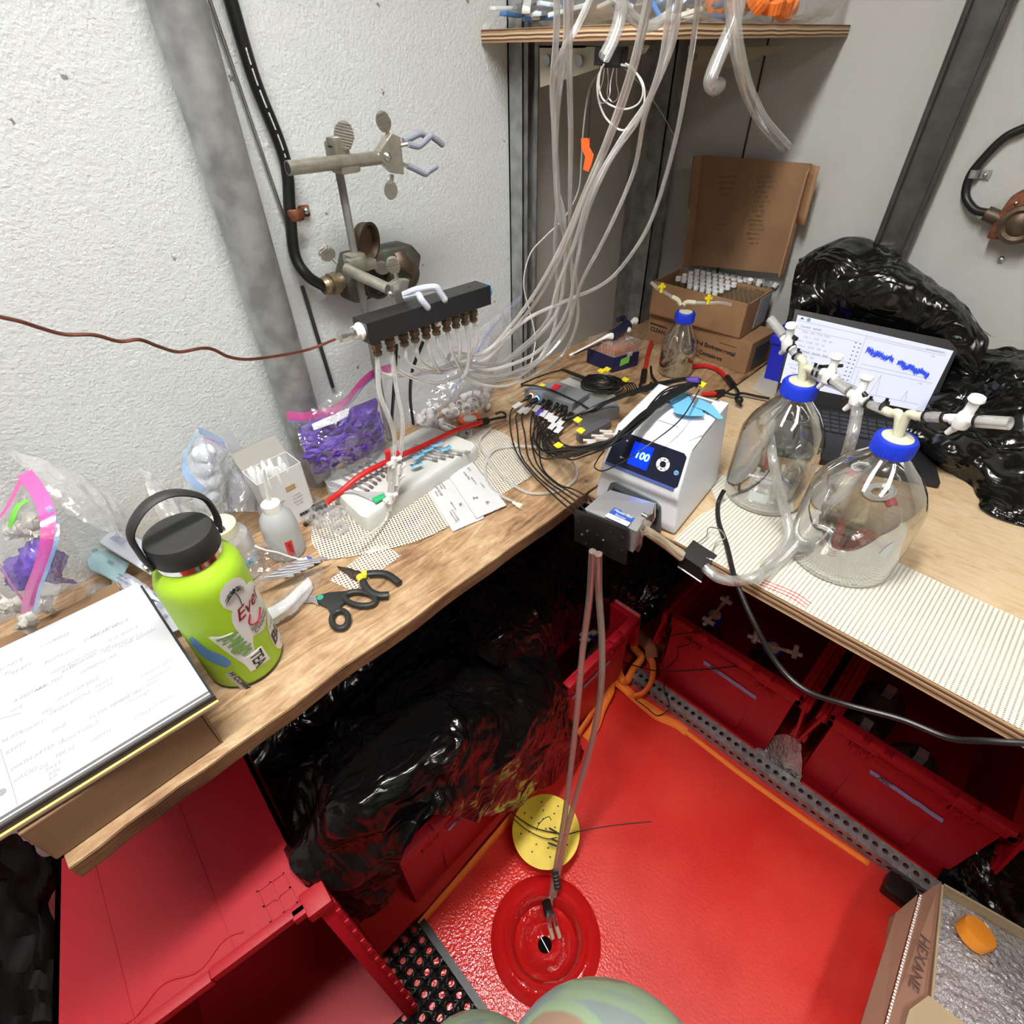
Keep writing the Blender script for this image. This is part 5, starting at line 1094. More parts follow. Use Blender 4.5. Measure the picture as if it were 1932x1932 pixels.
# bag with white fittings
random.seed(21); fitm = mat('white_fitting', (.75, .72, .72), .35, sub=.1)
for i in range(46):
    q = c3(random.uniform(1180, 1640), 0, BZ); x_ = random.uniform(1150, 1640); y_ = 440-(x_-1150)*.38+random.uniform(-70, 60); z_ = BZ+.012+random.choice((0, 0, .014, .028))
    p = c3(x_, y_, z_); d = V((random.uniform(-1, 1), random.uniform(-1, 1), random.uniform(-.6, .8))).normalized(); r_ = random.uniform(.007, .0105)
    MB().lathe(p, [(-.008, r_*.7), (-.008, r_), (.002, r_), (.002, r_*.8), (.008, r_*.75), (.008, r_*.5), (-.008, r_*.5)], d, n=14, cap=False).o('white_fitting', fitm, None, 'small white plastic fitting loose in the blue-zip clear bag', cat='fitting', group='white fittings in the blue-zip bag')
zb = bag('clear bag of white fittings with a blue zip, behind the tube bundle', px3([[(776, 740, .0), (810, 700, .0), (860, 660, .0), (915, 610, .0), (985, 555, .0)], [(772, 770, .02), (815, 730, .04), (860, 700, .05), (905, 660, .05), (960, 625, .02)], [(775, 800, .03), (820, 775, .07), (870, 750, .09), (905, 725, .09), (935, 690, .05)], [(790, 812, .03), (835, 805, .07), (880, 785, .09), (915, 770, .10), (930, 745, .08)]]), film('lilac_film', (.75, .7, .85), dif=.12, gl=.4, rough=.12, bump=.8, bs=40), seed=8)
band([PX(852, 748, .08), PX(868, 718, .07), PX(885, 690, .06), PX(905, 655, .04), PX(930, 615, .02), PX(955, 590, .01), PX(984, 556, .004)], .013, bluez, 'blue_zipper', zb, (0, .9, .35), 'blue zipper band')
# ---- mesh mats
meshm = holes('shelf_liner_mesh', (.66, .64, .56), .0055, .42)
def meshmat(poly, z, label, ang=0, wave=.0, nu=1, mt=None):
    # grid patch clipped to four-sided outline
    G = bez(poly, 10, 10)
    G = [[p+V((0, 0, wave*(.5+.5*noise.noise(V((p.x*16, p.y*16, 1.5)))))) for p in r] for r in G]
    o = MB().grid(G).o('mesh_mat', mt or meshm, None, label, cat='mat'); c_, s_ = math.cos(ang), math.sin(ang)
    uvxy(o, lambda p: (p.x*c_-p.y*s_, p.x*s_+p.y*c_)); return o
Z_ = BZ+.0015
meshmat([[PZ(600, 960, Z_), PZ(680, 900, Z_), PZ(800, 840, Z_), PZ(880, 812, Z_), PZ(935, 812, Z_)], [PZ(590, 990, Z_), PZ(690, 950, Z_), PZ(810, 900, Z_), PZ(900, 860, Z_), PZ(965, 828, Z_)], [PZ(590, 1025, Z_), PZ(670, 1010, Z_), PZ(790, 960, Z_), PZ(900, 900, Z_), PZ(985, 855, Z_)], [PZ(610, 1058, Z_), PZ(680, 1048, Z_), PZ(800, 1018, Z_), PZ(900, 962, Z_), PZ(1003, 900, Z_)]], Z_, 'cream open-weave liner mat under the white slab on the left bench', .35, .004)
meshmat([[PZ(717, 1022, Z_), PZ(737, 1035, Z_), PZ(757, 1049, Z_)], [PZ(669, 1058, Z_), PZ(690, 1070, Z_), PZ(711, 1082, Z_)], [PZ(621, 1095, Z_), PZ(643, 1105, Z_), PZ(666, 1116, Z_)]], Z_, 'small square offcut of cream mesh liner under the pliers', .2, .001)
# ---- pliers, scissors
t = thing('pliers', 'needle-nose pliers with black and yellow handles lying open on the bench', 'pliers', c3(760, 1520))
h_ = BZ+.009; blackgrip = mat('grip_black', (.018, .02, .02), .45); yg = mat('grip_yellow', (.8, .62, .03), .5); dst = mat('dark_steel', (.10, .07, .06), .45, .8)
MB().prism([c3(575, 1438, h_), c3(680, 1455, h_), c3(760, 1490, h_), c3(745, 1530, h_), c3(690, 1525, h_), c3(640, 1485, h_)], (0, 0, -.006), .0015).o('jaws', dst, t)
MB().lathe(c3(720, 1505, h_-.002), [(0, .008), (.004, .007), (.005, .004)]).o('pivot', dst, t)
MB().tube([c3(780, 1497, h_), c3(860, 1490, h_), c3(930, 1500, h_), c3(985, 1535, h_), c3(1015, 1560, h_)], lambda k: .0062, 10, 6, flat=.75).o('handle', blackgrip, t)
MB().tube([c3(755, 1535, h_), c3(775, 1580, h_), c3(820, 1625, h_), c3(880, 1645, h_), c3(940, 1642, h_)], .0062, 10, 6, flat=.75).o('handle', blackgrip, t)
MB().tube([c3(758, 1497, h_), c3(792, 1495, h_)], .0066, 10, 1).o('yellow_band', yg, t, 'yellow band'); MB().tube([c3(738, 1515, h_), c3(760, 1545, h_)], .0066, 10, 1).o('yellow_band', yg, t, 'yellow band')
t = thing('scissors', 'black-handled scissors with a green pivot on the wooden bench', 'scissors', c3(640, 1700))
h_ = BZ+.007
def ringh(cx, cy, a, b_, rot, name='finger_loop'):
    P = [c3(cx+a*math.cos(q_)*math.cos(rot)-b_*math.sin(q_)*math.sin(rot), cy+a*math.cos(q_)*math.sin(rot)+b_*math.sin(q_)*math.cos(rot), h_) for q_ in [2*math.pi*k_/16 for k_ in range(16)]]
    MB().tube(P, .0047, 10, 2, closed=True).o(name, blackgrip, t)
ringh(742, 1670, 108, 48, .12); ringh(600, 1815, 58, 62, .3)
MB().prism([c3(430, 1650, h_), c3(520, 1622, h_), c3(650, 1612, h_), c3(650, 1680, h_), c3(600, 1720, h_), c3(585, 1760, h_), c3(530, 1770, h_), c3(505, 1725, h_), c3(440, 1695, h_)], (0, 0, -.005), .0015).o('handle_plate', blackgrip, t)
MB().prism([c3(370, 1675, h_-.002), c3(445, 1690, h_-.002), c3(450, 1715, h_-.002)], (0, 0, -.002)).o('blade', steel, t, smooth=False)
MB().prism([c3(380, 1640, h_-.002), c3(440, 1650, h_-.002), c3(440, 1690, h_-.002), c3(300, 1700, h_-.003)], (0, 0, -.002)).o('blade', steel, t, smooth=False)
MB().lathe(c3(462, 1663, h_), [(0, .0052), (.001, .005)], n=18).o('green_pivot', mat('green_pivot', (.02, .3, .2), .5), t, 'green pivot disc')
# ---- markers
for a_, b_, cc, lb in (((356, 1405), (400, 1385), (.02, .06, .5), 'marker pen with a blue end beside the squeeze bottle'), ((350, 1445), (470, 1395), (.015, .015, .015), 'white marker pen with a black tip on the bench')):
    t = thing('marker_pen', lb, 'pen', c3(*a_)); p, q = c3(*a_, BZ+.006), c3(*b_, BZ+.006); d = (q-p)
    MB().cyl(p-d*1.2, p+d*.35, .0055, n=14).o('barrel', white, t); MB().lathe(p+d*.35, [(0, .0055), (d.length*.4, .0052), (d.length*.5, .003), (d.length*.65, .002)], d, n=14).o('end_cap', mat('mk%g' % cc[2], cc, .4), t)
# ---- squeeze bottle
sq = PZ(545, 1040, BZ); shh = hgt(sq, 520, 945)-BZ
t = thing('squeeze_bottle', 'translucent white squeeze bottle with a nozzle and red tape label', 'squeeze bottle', sq)
milky = mat('milky_ldpe', (.50, .52, .52), .35, sub=.3, alpha=.85)
MB().lathe(sq, [(0, .026), (.004, .029), (shh*.55, .029), (shh*.72, .026), (shh*.84, .017), (shh*.88, .0125)], n=40).o('body', milky, t)
cp_ = MB().lathe(sq+V((0, 0, shh*.86)), [(0, .0148), (.014, .0148), (.016, .012), (.02, .006)], n=40, rib=.03, nrib=1).o('screw_cap', whitep, t)
e_ = PX(497, 885, sq.x+.01); MB().tube([sq+V((0, 0, shh*.86+.018)), (sq+V((0, 0, shh*.86+.02))).lerp(e_, .5), e_], lambda k_: .0038-.0022*k_, 10, 6).o('nozzle', whitep, cp_)
tc_ = math.atan2(CAM.y-sq.y, CAM.x-sq.x); sq2 = sq.copy()
o7 = wrappoly('red_label', [(-.002, .045), (.010, .045), (.008, .012), (-.003, .012)], sq2, .029, tc_, mat('red_tape', (.65, .02, .03), .6), t, .0006, 8, 'red tape label with handwriting')
wraptext('JOE RED', .007, sq2, .029, tc_, .004, .028, math.pi/2, sb, o7)
# ---- wide mouth jar
wj = PZ(452, 1078, BZ); wh = hgt(wj, 415, 985)-BZ
t = thing('wide_mouth_jar', 'clear wide-mouth jar with a cream lid and blue waste label', 'jar', wj)
MB().lathe(wj, [(0, .036), (.004, .039), (wh*.62, .039), (wh*.74, .036), (wh*.82, .026)], n=40).o('body', film('jar_plastic', (.8, .8, .8), dif=.3, gl=.6, rough=.1, bump=.1), t)
MB().lathe(wj+V((0, 0, wh*.8)), [(0, .0255), (.002, .027), (.017, .027), (.019, .0255), (.019, .021), (.017, .020), (.017, .002)], n=48, rib=.02, nrib=1).o('lid', creamp, t)
tw = math.atan2(CAM.y-wj.y, CAM.x-wj.x)
o8 = wrappoly('blue_label', [(-.020, .045), (.030, .045), (.030, .031), (-.020, .031)], wj, .039, tw, mat('blue_label', (.25, .5, .78), .6), t, .0006, 4, 'blue tape label reading waste'); wraptext('waste (Ac', .011, wj, .039, tw, .005, .038, 0, sb, o8)
# ---- box of transfer pipettes
pb = [PZ(*q, BZ) for q in ((522, 1010), (598, 968))]
t = thing('pipette_box', 'open white cardboard box of transfer pipettes with a printed label', 'box', pb[0].lerp(pb[1], .5))
bh = hgt(pb[1], 567, 872)-BZ; dd = (pb[1]-pb[0]).normalized(); nn = V((-dd.y, dd.x, 0)); nn = nn if nn.x < 0 else -nn
Wb = (pb[1]-pb[0]).length; wcard = mat('white_card', (.68, .67, .66), .7); gcard = mat('grey_card', (.30, .29, .26), .8)
mb = MB(); P0, P1 = pb; T = .0012
mb.prism([P0, P1, P1+V((0, 0, bh)), P0+V((0, 0, bh*.97))], nn*T); mb.prism([P0, P0+nn*.05, P0+nn*.05+V((0, 0, bh)), P0+V((0, 0, bh*.97))], dd*T); mb.prism([P1, P1+nn*.05, P1+nn*.05+V((0, 0, bh)), P1+V((0, 0, bh))], -dd*T); mb.prism([P0+nn*.05, P1+nn*.05, P1+nn*.05+V((0, 0, bh)), P0+nn*.05+V((0, 0, bh))], -nn*T)
mb.o('body', wcard, t, smooth=False)
MB().prism([P0+nn*.05+V((0, 0, bh)), P1+nn*.05+V((0, 0, bh)), P1+nn*.075+V((0, 0, bh+.022)), P0+nn*.075+V((0, 0, bh+.022))], nn*T).o('back_flap', gcard, t, 'grey back flap', smooth=False)
c_ = P0.lerp(P1, .62)-nn*.0006+V((0, 0, bh*.68)); MB().box(c_, (.018, .0006, .009), (dd, nn, up)).o('tan_patch', mat('tan_patch', (.45, .3, .14), .7), t, 'tan rectangle on the label', smooth=False)
for i in range(9):
    c_ = P0.lerp(P1, .3+.4*(i % 2))-nn*.0006+V((0, 0, bh*(.52-.06*(i//2)))); text('label_print', ['disposable', 'transfer', 'pipets', 'non sterile', '7.0 ml', 'graduated', 'large bulb', 'qty 500', 'lot 1124'][i], .0045, c_, (dd, up, -nn), pencil, t, .0001)
for i in range(14): c_ = P0.lerp(P1, .62+.02*i)-nn*.0006+V((0, 0, bh*.13)); MB().box(c_, (.0006+.0006*(i % 3), .0005, .006), (dd, nn, up)).o('barcode_bar', ink, t, smooth=False)
for i in range(18):
    p = P0+dd*(.006+.0085*(i % 7+.3*(i//7)))+nn*(.008+.014*(i//7)); hh_ = bh+.004+.008*random.random()
    MB().lathe(p+V((0, 0, .002)), [(0, .0015), (hh_*.6, .002), (hh_*.65, .0042), (hh_*.96, .0042), (hh_, .0015)], (random.uniform(-.06, .06), random.uniform(-.06, .06), 1), n=10).o('transfer_pipette', whitep, None, 'transfer pipette standing in the open white box', cat='pipette', group='transfer pipettes in the white box')
# ---- sachets
def sachet(q, z, label, tx):
    P = [PZ(*p, z) for p in q]; G = bez([[P[0], P[0].lerp(P[1], .5), P[1]], [P[0].lerp(P[3], .5), (P[0]+P[1]+P[2]+P[3])/4+V((0, 0, .004)), P[1].lerp(P[2], .5)], [P[3], P[3].lerp(P[2], .5), P[2]]], 10, 10)
    t = MB().grid(wrinkle(G, .0008, 60, 3)).o('sachet', mat('sachet_white', (.60, .60, .61), .35, bump=.3, bs=90), None, label, cat='sachet', solid=.001)
    xx = (P[3]-P[0]).normalized(); yy = up.cross(xx)
    for b_, u_, v_, s_ in tx: text('sachet_print', b_, s_, P[0]+(P[3]-P[0])*u_+(P[1]-P[0])*v_+V((0, 0, .0055)), (xx, yy, up), mat('print_grey', (.13, .13, .14), .7) if s_ < .008 else ink, t, .0001)
    return t
L1 = [('N', .08, .75, .011), ('nylon membrane', .35, .62, .0055), ('sterile syringe', .35, .52, .005), ('GVS FILTER', .42, .35, .007), ('0.45 um', .45, .22, .005), ('N', .75, .75, .009), ('single use only', .72, .5, .0045), ('do not use if package', .85, .38, .004), ('is damaged, lot 2207', .85, .28, .004), ('>', .08, .3, .012)]
sachet([(786, 896), (828, 876), (914, 977), (854, 1003)], BZ+.003, 'white printed sachet lying on the mesh, the lower left of two', L1)
sachet([(826, 868), (880, 856), (956, 953), (899, 978)], BZ+.006, 'white printed sachet lying on the mesh, the right of two', [('Z', .2, .3, .012), ('syringe filter', .4, .5, .006), ('nylon 25 mm', .5, .6, .005), ('GVS', .3, .7, .007), ('Z', .75, .3, .012), ('A', .85, .55, .011), ('lot 22071', .6, .75, .0045)])
# ---- glass tubes with green tie and blue-taped tubes
tubeg = film('tube_glass', (.7, .7, .7), dif=.35, gl=.8, rough=.08, bump=0)
zs = BZ+.04
for i in range(7):
    a, b_ = c3(490+8*i, 835+14*i, zs), c3(850+10*i, 985-9*i, zs)
    MB().cyl(a, b_, .0022, n=8).o('glass_tube', tubeg, None, 'clear glass tube in the green-tied bundle on the white slab', cat='tube', group='glass tubes in the green-tied bundle')
MB().prism([c3(820, 965, zs+.003), c3(900, 930, zs+.003), c3(922, 952, zs+.003), c3(848, 996, zs+.003)], (0, 0, -.004), .0008).o('green_tie', mat('green_tape', (.03, .42, .16), .5), None, 'green tape tie round the glass tubes on the white slab', cat='tape')
for i in range(6):
    a, b_ = c3(600+45*i, 810-22*i, zs), c3(780+28*i, 905-26*i, zs)
    o = MB().cyl(a, b_, .002, n=8).o('glass_tube', tubeg, None, 'short clear tube with a dark tip in the middle of the white slab', cat='tube', group='dark-tipped tubes on the white slab'); MB().cyl(b_, b_+(b_-a).normalized()*.008, .0028, n=8).o('dark_tip', mat('dark_tip', (.16, .12, .11), .5), o)
for i in range(5):
    a, b_ = c3(1040+20*i, 640-12*i, zs+.004), c3(1280+58*i, 700-14*i, zs+.001)
    o = MB().cyl(a, b_, .002, n=8).o('glass_tube', tubeg, None, 'clear tube with a grey tip and a blue tape flag on the slab', cat='tube', group='blue-taped tubes on the white slab'); MB().cyl(b_-(b_-a).normalized()*.01, b_, .0028, n=8).o('grey_tip', mat('grey_tip', (.22, .21, .2), .5), o)
bt = mat('bright_blue_tape', (.16, .47, .75), .55)
for i, (x, y) in enumerate(((1135, 730), (1150, 670), (1215, 628), (1280, 590), (1340, 620))):
    p = c3(x, y, zs+.01); d = V((.3, 1, .1)).normalized(); s_ = V((1, -.2, .2)).normalized()
    o = MB().grid([[p-d*.012-s_*.006+V((0, 0, .003)), p-d*.002-s_*.005, p+d*.012-s_*.006+V((0, 0, .003))], [p-d*.011+s_*.006, p+s_*.007+V((0, 0, .001)), p+d*.011+s_*.006]]).o('blue_tape_flag', bt, None, ['blue tape flag with writing nearest the sachets', 'blue tape flag second from the sachets on the slab', 'blue tape flag in the middle of the row on the slab', 'blue tape flag folded highest on the slab', 'blue tape flag at the right end of the row'][i], cat='tape', solid=.0006)
    if i == 0: text('handwriting', 'Know', .009, p+V((0, 0, .003)), (V((.2, 1, 0)).normalized(), V((-1, .2, 0)).normalized(), up), ink, o, .0001)
# ---- bungee cord
redr = mat('red_rubber', (.62, .012, .012), .4)
def hookend(t, p, d, nm='hook', s=1):
    MB().lathe(p, [(0, .0085*s), (.022*s, .0085*s), (.026*s, .006*s)], d, n=14).o('end_sleeve', rubber, t)
zz = BZ+.055
t = thing('bungee_cord', 'red bungee cord with black hooks stretched across the white slab', 'bungee cord', c3(930, 710))
MB().tube([c3(490, 1010, BZ+.02), c3(600, 925, BZ+.04), c3(740, 810, zz), c3(930, 710, zz), c3(1200, 590, zz-.005), c3(1400, 495, BZ+.045), c3(1590, 432, BZ+.025)], .0052, 12, 6).o('cord', redr, t)
p = c3(500, 1003, BZ+.02); q = c3(415, 1045, BZ+.016); hookend(t, p, q-p)
MB().tube([q, c3(395, 1110, BZ+.006), c3(352, 1155, BZ+.004)], .0038, 10, 5).o('hook', rubber, t)
p = c3(1575, 436, BZ+.022); q = c3(1640, 420, BZ+.018); hookend(t, p, q-p)
MB().tube([q, c3(1700, 405, BZ+.015), c3(1755, 395, BZ+.014), c3(1755, 372, BZ+.014), c3(1725, 362, BZ+.016), c3(1690, 375, BZ+.014)], .0028, 10, 5).o('hook', rubber, t)
# tape roll, cap, vial
t = thing('tape_roll', 'roll of orange tape lying behind the white slab', 'tape roll', c3(1512, 432))
p = c3(1512, 440, BZ); MB().lathe(p, [(0, .016), (0, .026), (.013, .026), (.013, .016)], (0, 0, 1), n=36, cap=False).o('tape', mat('orange_tape_roll', (.9, .14, .03), .5), t); MB().lathe(p, [(.002, .0155), (.013, .0155), (.012, .013), (.012, .002)], n=30).o('core', white, t)
MB().lathe(c3(1490, 520, BZ+.004), [(0, .0), (.0, .012), (.008, .012), (.009, .010), (.006, .009), (.007, .004)], (.3, -.4, 1), n=24, cap=False).o('silver_button', mat('greyish_cap', (.5, .5, .5), .3), None, 'small round silvery cap beside the orange tape roll', cat='cap')
o = MB().prism([c3(1312, 420, BZ+.012), c3(1430, 470, BZ+.012), c3(1420, 505, BZ+.012), c3(1300, 455, BZ+.012)], (0, 0, -.010), .002).o('small_label_box', white, None, 'small white labelled packet between the slab and tape roll', cat='packet'); text('handwriting', 'M3 BLANK', .008, c3(1368, 462, BZ+.0125), ((c3(1430, 470)-c3(1312, 420)).normalized(), up.cross((c3(1430, 470)-c3(1312, 420)).normalized()), up), ink, o, .0001)
# crumpled clear scraps near the bungee hook
random.seed(4)
for i in range(9):
    p = c3(430+random.uniform(-40, 200), 1110+random.uniform(-60, 90), BZ+.008); MB().lathe(p, [(-.006, .011), (.006, .012), (.007, .006)], (random.uniform(-1, 1), random.uniform(-1, 1), .6), n=18, cap=False).o('clear_ring', film_milk, None, 'clear plastic ring or cup loose in the crumpled bag by the hook', cat='ring', group='clear cups by the hook')
bag('crumpled clear bag between squeeze bottle and white slab', [[c3(*q, z) for *q, z in r] for r in ([(400, 960, BZ+.02), (520, 980, BZ+.03), (660, 1030, BZ+.02)], [(370, 1100, BZ+.015), (500, 1090, BZ+.045), (690, 1110, BZ+.02)], [(390, 1215, BZ+.004), (520, 1200, BZ+.02), (690, 1180, BZ+.004)], [(400, 1230, BZ+.003), (530, 1262, BZ+.003), (640, 1240, BZ+.003)])], amp=.008, sc=40, seed=14)
# ---- zip pouch with white tissue, film scraps between jar and flask
MB().grid(wrinkle(bez([[c2(*q, z) for *q, z in r] for r in ([(1545, 1170, BZ+.02), (1680, 1080, BZ+.028), (1810, 965, BZ+.012)], [(1580, 1210, BZ+.02), (1700, 1120, BZ+.03), (1835, 1000, BZ+.012)], [(1620, 1240, BZ+.006), (1740, 1165, BZ+.01), (1840, 1040, BZ+.004)])], 8, 8), .003, 40, 2)).o('folded_tissue', mat('tissue', (.78, .79, .82), .8), None, 'folded white tissue inside the clear pouch by the scissors', cat='tissue')
bag('clear zip pouch with white tissue beside the lime bottle', [[c2(*q, z) for *q, z in r] for r in ([(1500, 1190, BZ+.03), (1650, 1060, BZ+.036), (1780, 950, BZ+.03), (1900, 900, BZ+.008)], [(1570, 1230, BZ+.028), (1690, 1120, BZ+.036), (1810, 1020, BZ+.02), (1910, 935, BZ+.006)], [(1600, 1255, BZ+.004), (1740, 1180, BZ+.004), (1830, 1090, BZ+.004), (1905, 960, BZ+.004)])], amp=.002, sc=30, seed=6)
bag('crumpled clear wrapping around the waste jar and marker pens', [[c2(*q, z) for *q, z in r] for r in ([(1400, 900, BZ+.05), (1520, 760, BZ+.06), (1700, 760, BZ+.03), (1790, 830, BZ+.01)], [(1440, 960, BZ+.05), (1560, 890, BZ+.04), (1700, 860, BZ+.02), (1800, 880, BZ+.006)], [(1500, 1050, BZ+.05), (1600, 1000, BZ+.03), (1700, 930, BZ+.02), (1790, 900, BZ+.004)])], amp=.007, sc=30, seed=7)
MB().tube([c3(0, 1300, BZ+.05), c3(80, 1330, BZ+.035), c3(160, 1345, BZ+.03), c3(230, 1370, BZ+.02), c3(340, 1400, BZ+.01)], .0015, 6, 5).o('plastic_string', white, None, 'white twisted plastic string across the jar', cat='string')
for i in range(6):
    a = c3(10+50*i, 1540-25*i, BZ+.035); MB().prism([a, a+V((.02, .05, -.012)), a+V((.024, .048, -.012)), a+V((.006, 0, .002))], (0, 0, .002)).o('foil_strip', mat('silver_film', (.6, .62, .66), .25, .7), None, 'narrow silvery film strip beside the clear pouch', cat='strip', group='silvery strips by the pouch', smooth=False)
# ---- bags at the far left
bag('large milky empty bag leaning on the wall at far left', px3([[(10, 848, -.02), (90, 870, -.02), (170, 905, -.02), (225, 945, -.02)], [(60, 900, .02), (130, 930, .04), (190, 960, .05), (245, 990, .03)], [(110, 960, .05), (170, 990, .08), (220, 1010, .08), (262, 1030, .06)]]), film_milk, seed=11)
bag('milky empty bag leaning on the wall behind the bottle lid', px3([[(268, 880, -.02), (300, 905, -.02), (335, 935, -.01), (365, 960, .0)], [(280, 930, .02), (320, 950, .04), (350, 970, .05), (385, 985, .05)], [(300, 980, .05), (340, 1000, .08), (370, 1010, .08), (392, 1020, .08)]]), film_milk, seed=12)
wrapm = mat('printed_wrapper', (.55, .58, .66), .35, bump=.4, bs=30); wtx = mat('wrapper_ink', (.12, .13, .28), .6)
def wrapper(q, z, label, words, nz=.012, mt=None):
    P = [PZ(*p, z) for p in q]; G = bez([[P[0], P[0].lerp(P[1], .5)+V((0, 0, nz*.3)), P[1]], [P[0].lerp(P[3], .5)+V((0, 0, nz*.3)), (P[0]+P[1]+P[2]+P[3])/4+V((0, 0, nz)), P[1].lerp(P[2], .5)+V((0, 0, nz*.3))], [P[3], P[3].lerp(P[2], .5)+V((0, 0, nz*.3)), P[2]]], 8, 8)
    t = MB().grid(wrinkle(G, .002, 40, 3)).o('wrapper', mt or wrapm, None, label, cat='wrapper', solid=.001)
    xx = (P[1]-P[0]).normalized(); yy = up.cross(xx); yy = yy if yy.dot(P[0]-P[3]) > 0 else yy
    for b_, u_, v_, s_ in words:
        i_, j_ = int(v_*16), int(u_*16); text('wrapper_print', b_, s_, P[0]+(P[1]-P[0])*u_+(P[3]-P[0])*v_+V((0, 0, nz*1.1+.003)), (xx, yy, up), wtx, t, .0001)
    return t
wrapper([(135, 945), (292, 1035), (285, 1085), (118, 985)], BZ+.05, 'crumpled clear wrapper with rows of blue print beside the lime bottle', [('TUBING', .2, .2, .009), ('PFA 1/8', .2, .45, .007), ('O NO PYR', .72, .2, .010), ('sterile R', .45, .3, .007), ('REF 4032', .45, .6, .007), ('|||||||||', .7, .55, .014), ('LATEX FREE', .3, .75, .006)])
wrapper([(150, 1010), (245, 1062), (230, 1105), (168, 1075)], BZ+.03, 'teal-tinted wrapper corner between the bags and the notebook', [('EtO', .3, .4, .01), ('2025', .6, .5, .007)], mt=mat('teal_wrapper', (.35, .52, .56), .35, bump=.4, bs=30))
wrapper([(215, 1068), (285, 1110), (300, 1135), (212, 1108)], BZ+.025, 'grey wrapper with fine print above the notebook corner', [('single use', .4, .4, .006), ('discard after', .4, .6, .006)])
wrapper([(280, 1112), (305, 1122), (345, 1183), (318, 1196)], BZ+.02, 'flat printed strip pack between notebook and lime bottle', [('BN-22', .5, .1, .007), ('||||||', .5, .35, .01), ('||||', .5, .6, .008)], nz=.002)
MB().grid(wrinkle(bez([[PZ(*q, BZ+.01) for q in ((172, 1100), (215, 1100), (255, 1105))], [PZ(*q, BZ+.02) for q in ((150, 1140), (190, 1140), (230, 1125))], [PZ(*q, BZ+.004) for q in ((130, 1180), (165, 1165), (200, 1150))]], 10, 10), .006, 50, 4)).o('crumpled_cloth', mat('taupe_cloth', (.35, .31, .27), .85), None, 'crumpled taupe cloth between the glove bag and notebook', cat='cloth')
# blue zip bag with white contents
random.seed(9)
for i, (x, y) in enumerate(((383, 880), (400, 905), (376, 915), (395, 935), (385, 855))):
    MB().sphere(PX(x, y, .035), .018, (1, 1, .8), n=10).o('white_pouch', mat('white_pouch', (.72, .74, .78), .4), None, 'soft white pouch inside the upright light-blue zip bag', cat='pouch', group='white pouches in the blue zip bag')
zb = bag('upright clear bag with a light-blue zip in front of the wall', px3([[(352, 860, .0), (372, 812, .0), (398, 825, .0), (422, 822, .0)], [(346, 895, .03), (385, 860, .06), (410, 870, .06), (432, 860, .02)], [(350, 930, .04), (385, 930, .08), (415, 930, .08), (436, 910, .03)], [(372, 965, .06), (395, 985, .09), (420, 990, .09), (444, 975, .05)]]), film('bluish_film', (.7, .78, .9), dif=.2, gl=.4, rough=.15, bump=.8, bs=40), seed=13)
band([PX(374, 812, .01), PX(352, 850, .03), PX(348, 880, .04), PX(360, 905, .06), PX(385, 925, .075)], .011, lbluez, 'light_blue_zipper', zb, (0, .9, .5), 'light blue zipper')
band([PX(376, 823, .012), PX(398, 830, .02), PX(424, 845, .02)], .0025, pinkz, 'pink_zip_line', zb, (0, 0, 1)); band([PX(374, 812, .008), PX(398, 822, .01), PX(424, 836, .01)], .014, lbluez, 'blue_zip_flap', zb, (0, .1, 1))
MB().prism([PX(*q, .0) for q in ((418, 815), (432, 808), (452, 835), (452, 852), (443, 866), (440, 862))], (.0008, 0, 0)).o('white_card_tag', paper, None, 'white rounded card standing behind the light-blue zip bag', smooth=False, cat='card')
bag('grey-tinted clear bag between blue zip bag and pipette box', px3([[(440, 865, -.01), (460, 880, .0), (480, 900, .0)], [(435, 910, .03), (465, 920, .05), (495, 930, .03)], [(430, 965, .06), (465, 965, .08), (500, 965, .06)]]), film('grey_film', (.4, .4, .45), dif=.35, gl=.5, rough=.12, bump=1, bs=40), seed=15)
# glove bag, far left
random.seed(6)
C_gl = px3([[(0, 1060, .05), (40, 1030, .08), (80, 1020, .09), (120, 1050, .08)], [(5, 1085, .08), (45, 1070, .12), (90, 1060, .12), (140, 1085, .09)], [(10, 1105, .08), (55, 1110, .11), (100, 1110, .11), (150, 1100, .09)]])
MB().grid(wrinkle(bez(C_gl, 10, 10), .014, 18, 6)).o('nitrile_glove', purple, None, 'crumpled purple nitrile gloves in the pink-zip bag at far left', cat='glove')
for i, (cx_, cy_, X_) in enumerate(((30, 1000, .06), (62, 985, .05), (70, 1015, .07), (20, 1140, .1), (80, 1140, .1), (45, 1175, .12))):
    MB().grid(wrinkle(bez([[PX(cx_+dx_*22, cy_+dy_*18, X_+.02*(1-abs(dx_))*(1-abs(dy_))) for dx_ in (-1, 0, 1)] for dy_ in (-1, 0, 1)], 8, 8), .008, 30, i)).o('crumpled_wipe', mat('wipe', (.70, .68, .62), .8), None, 'crumpled off-white wipe inside the pink-zip bag at far left', cat='wipe', group='wipes in the far left bag')
MB().tube([PX(50, 945, .08), PX(34, 955, .085), PX(25, 975, .09), PX(18, 995, .09)], .004, 8, 5, flat=.4).o('green_strip', mat('green_plastic', (.15, .55, .05), .4), None, 'bright green plastic strip in the far left bag', cat='strip')
zb = bag('clear pink-zip bag of purple gloves and wipes, far left', px3([[(-20, 960, .03), (20, 930, .03), (45, 892, .02), (85, 950, .03)], [(-20, 1030, .08), (30, 1000, .11), (70, 990, .12), (130, 1010, .06)], [(-20, 1100, .11), (40, 1090, .15), (100, 1080, .15), (165, 1080, .08)], [(-20, 1180, .12), (50, 1170, .15), (120, 1150, .14), (186, 1120, .08)]]), seed=17)
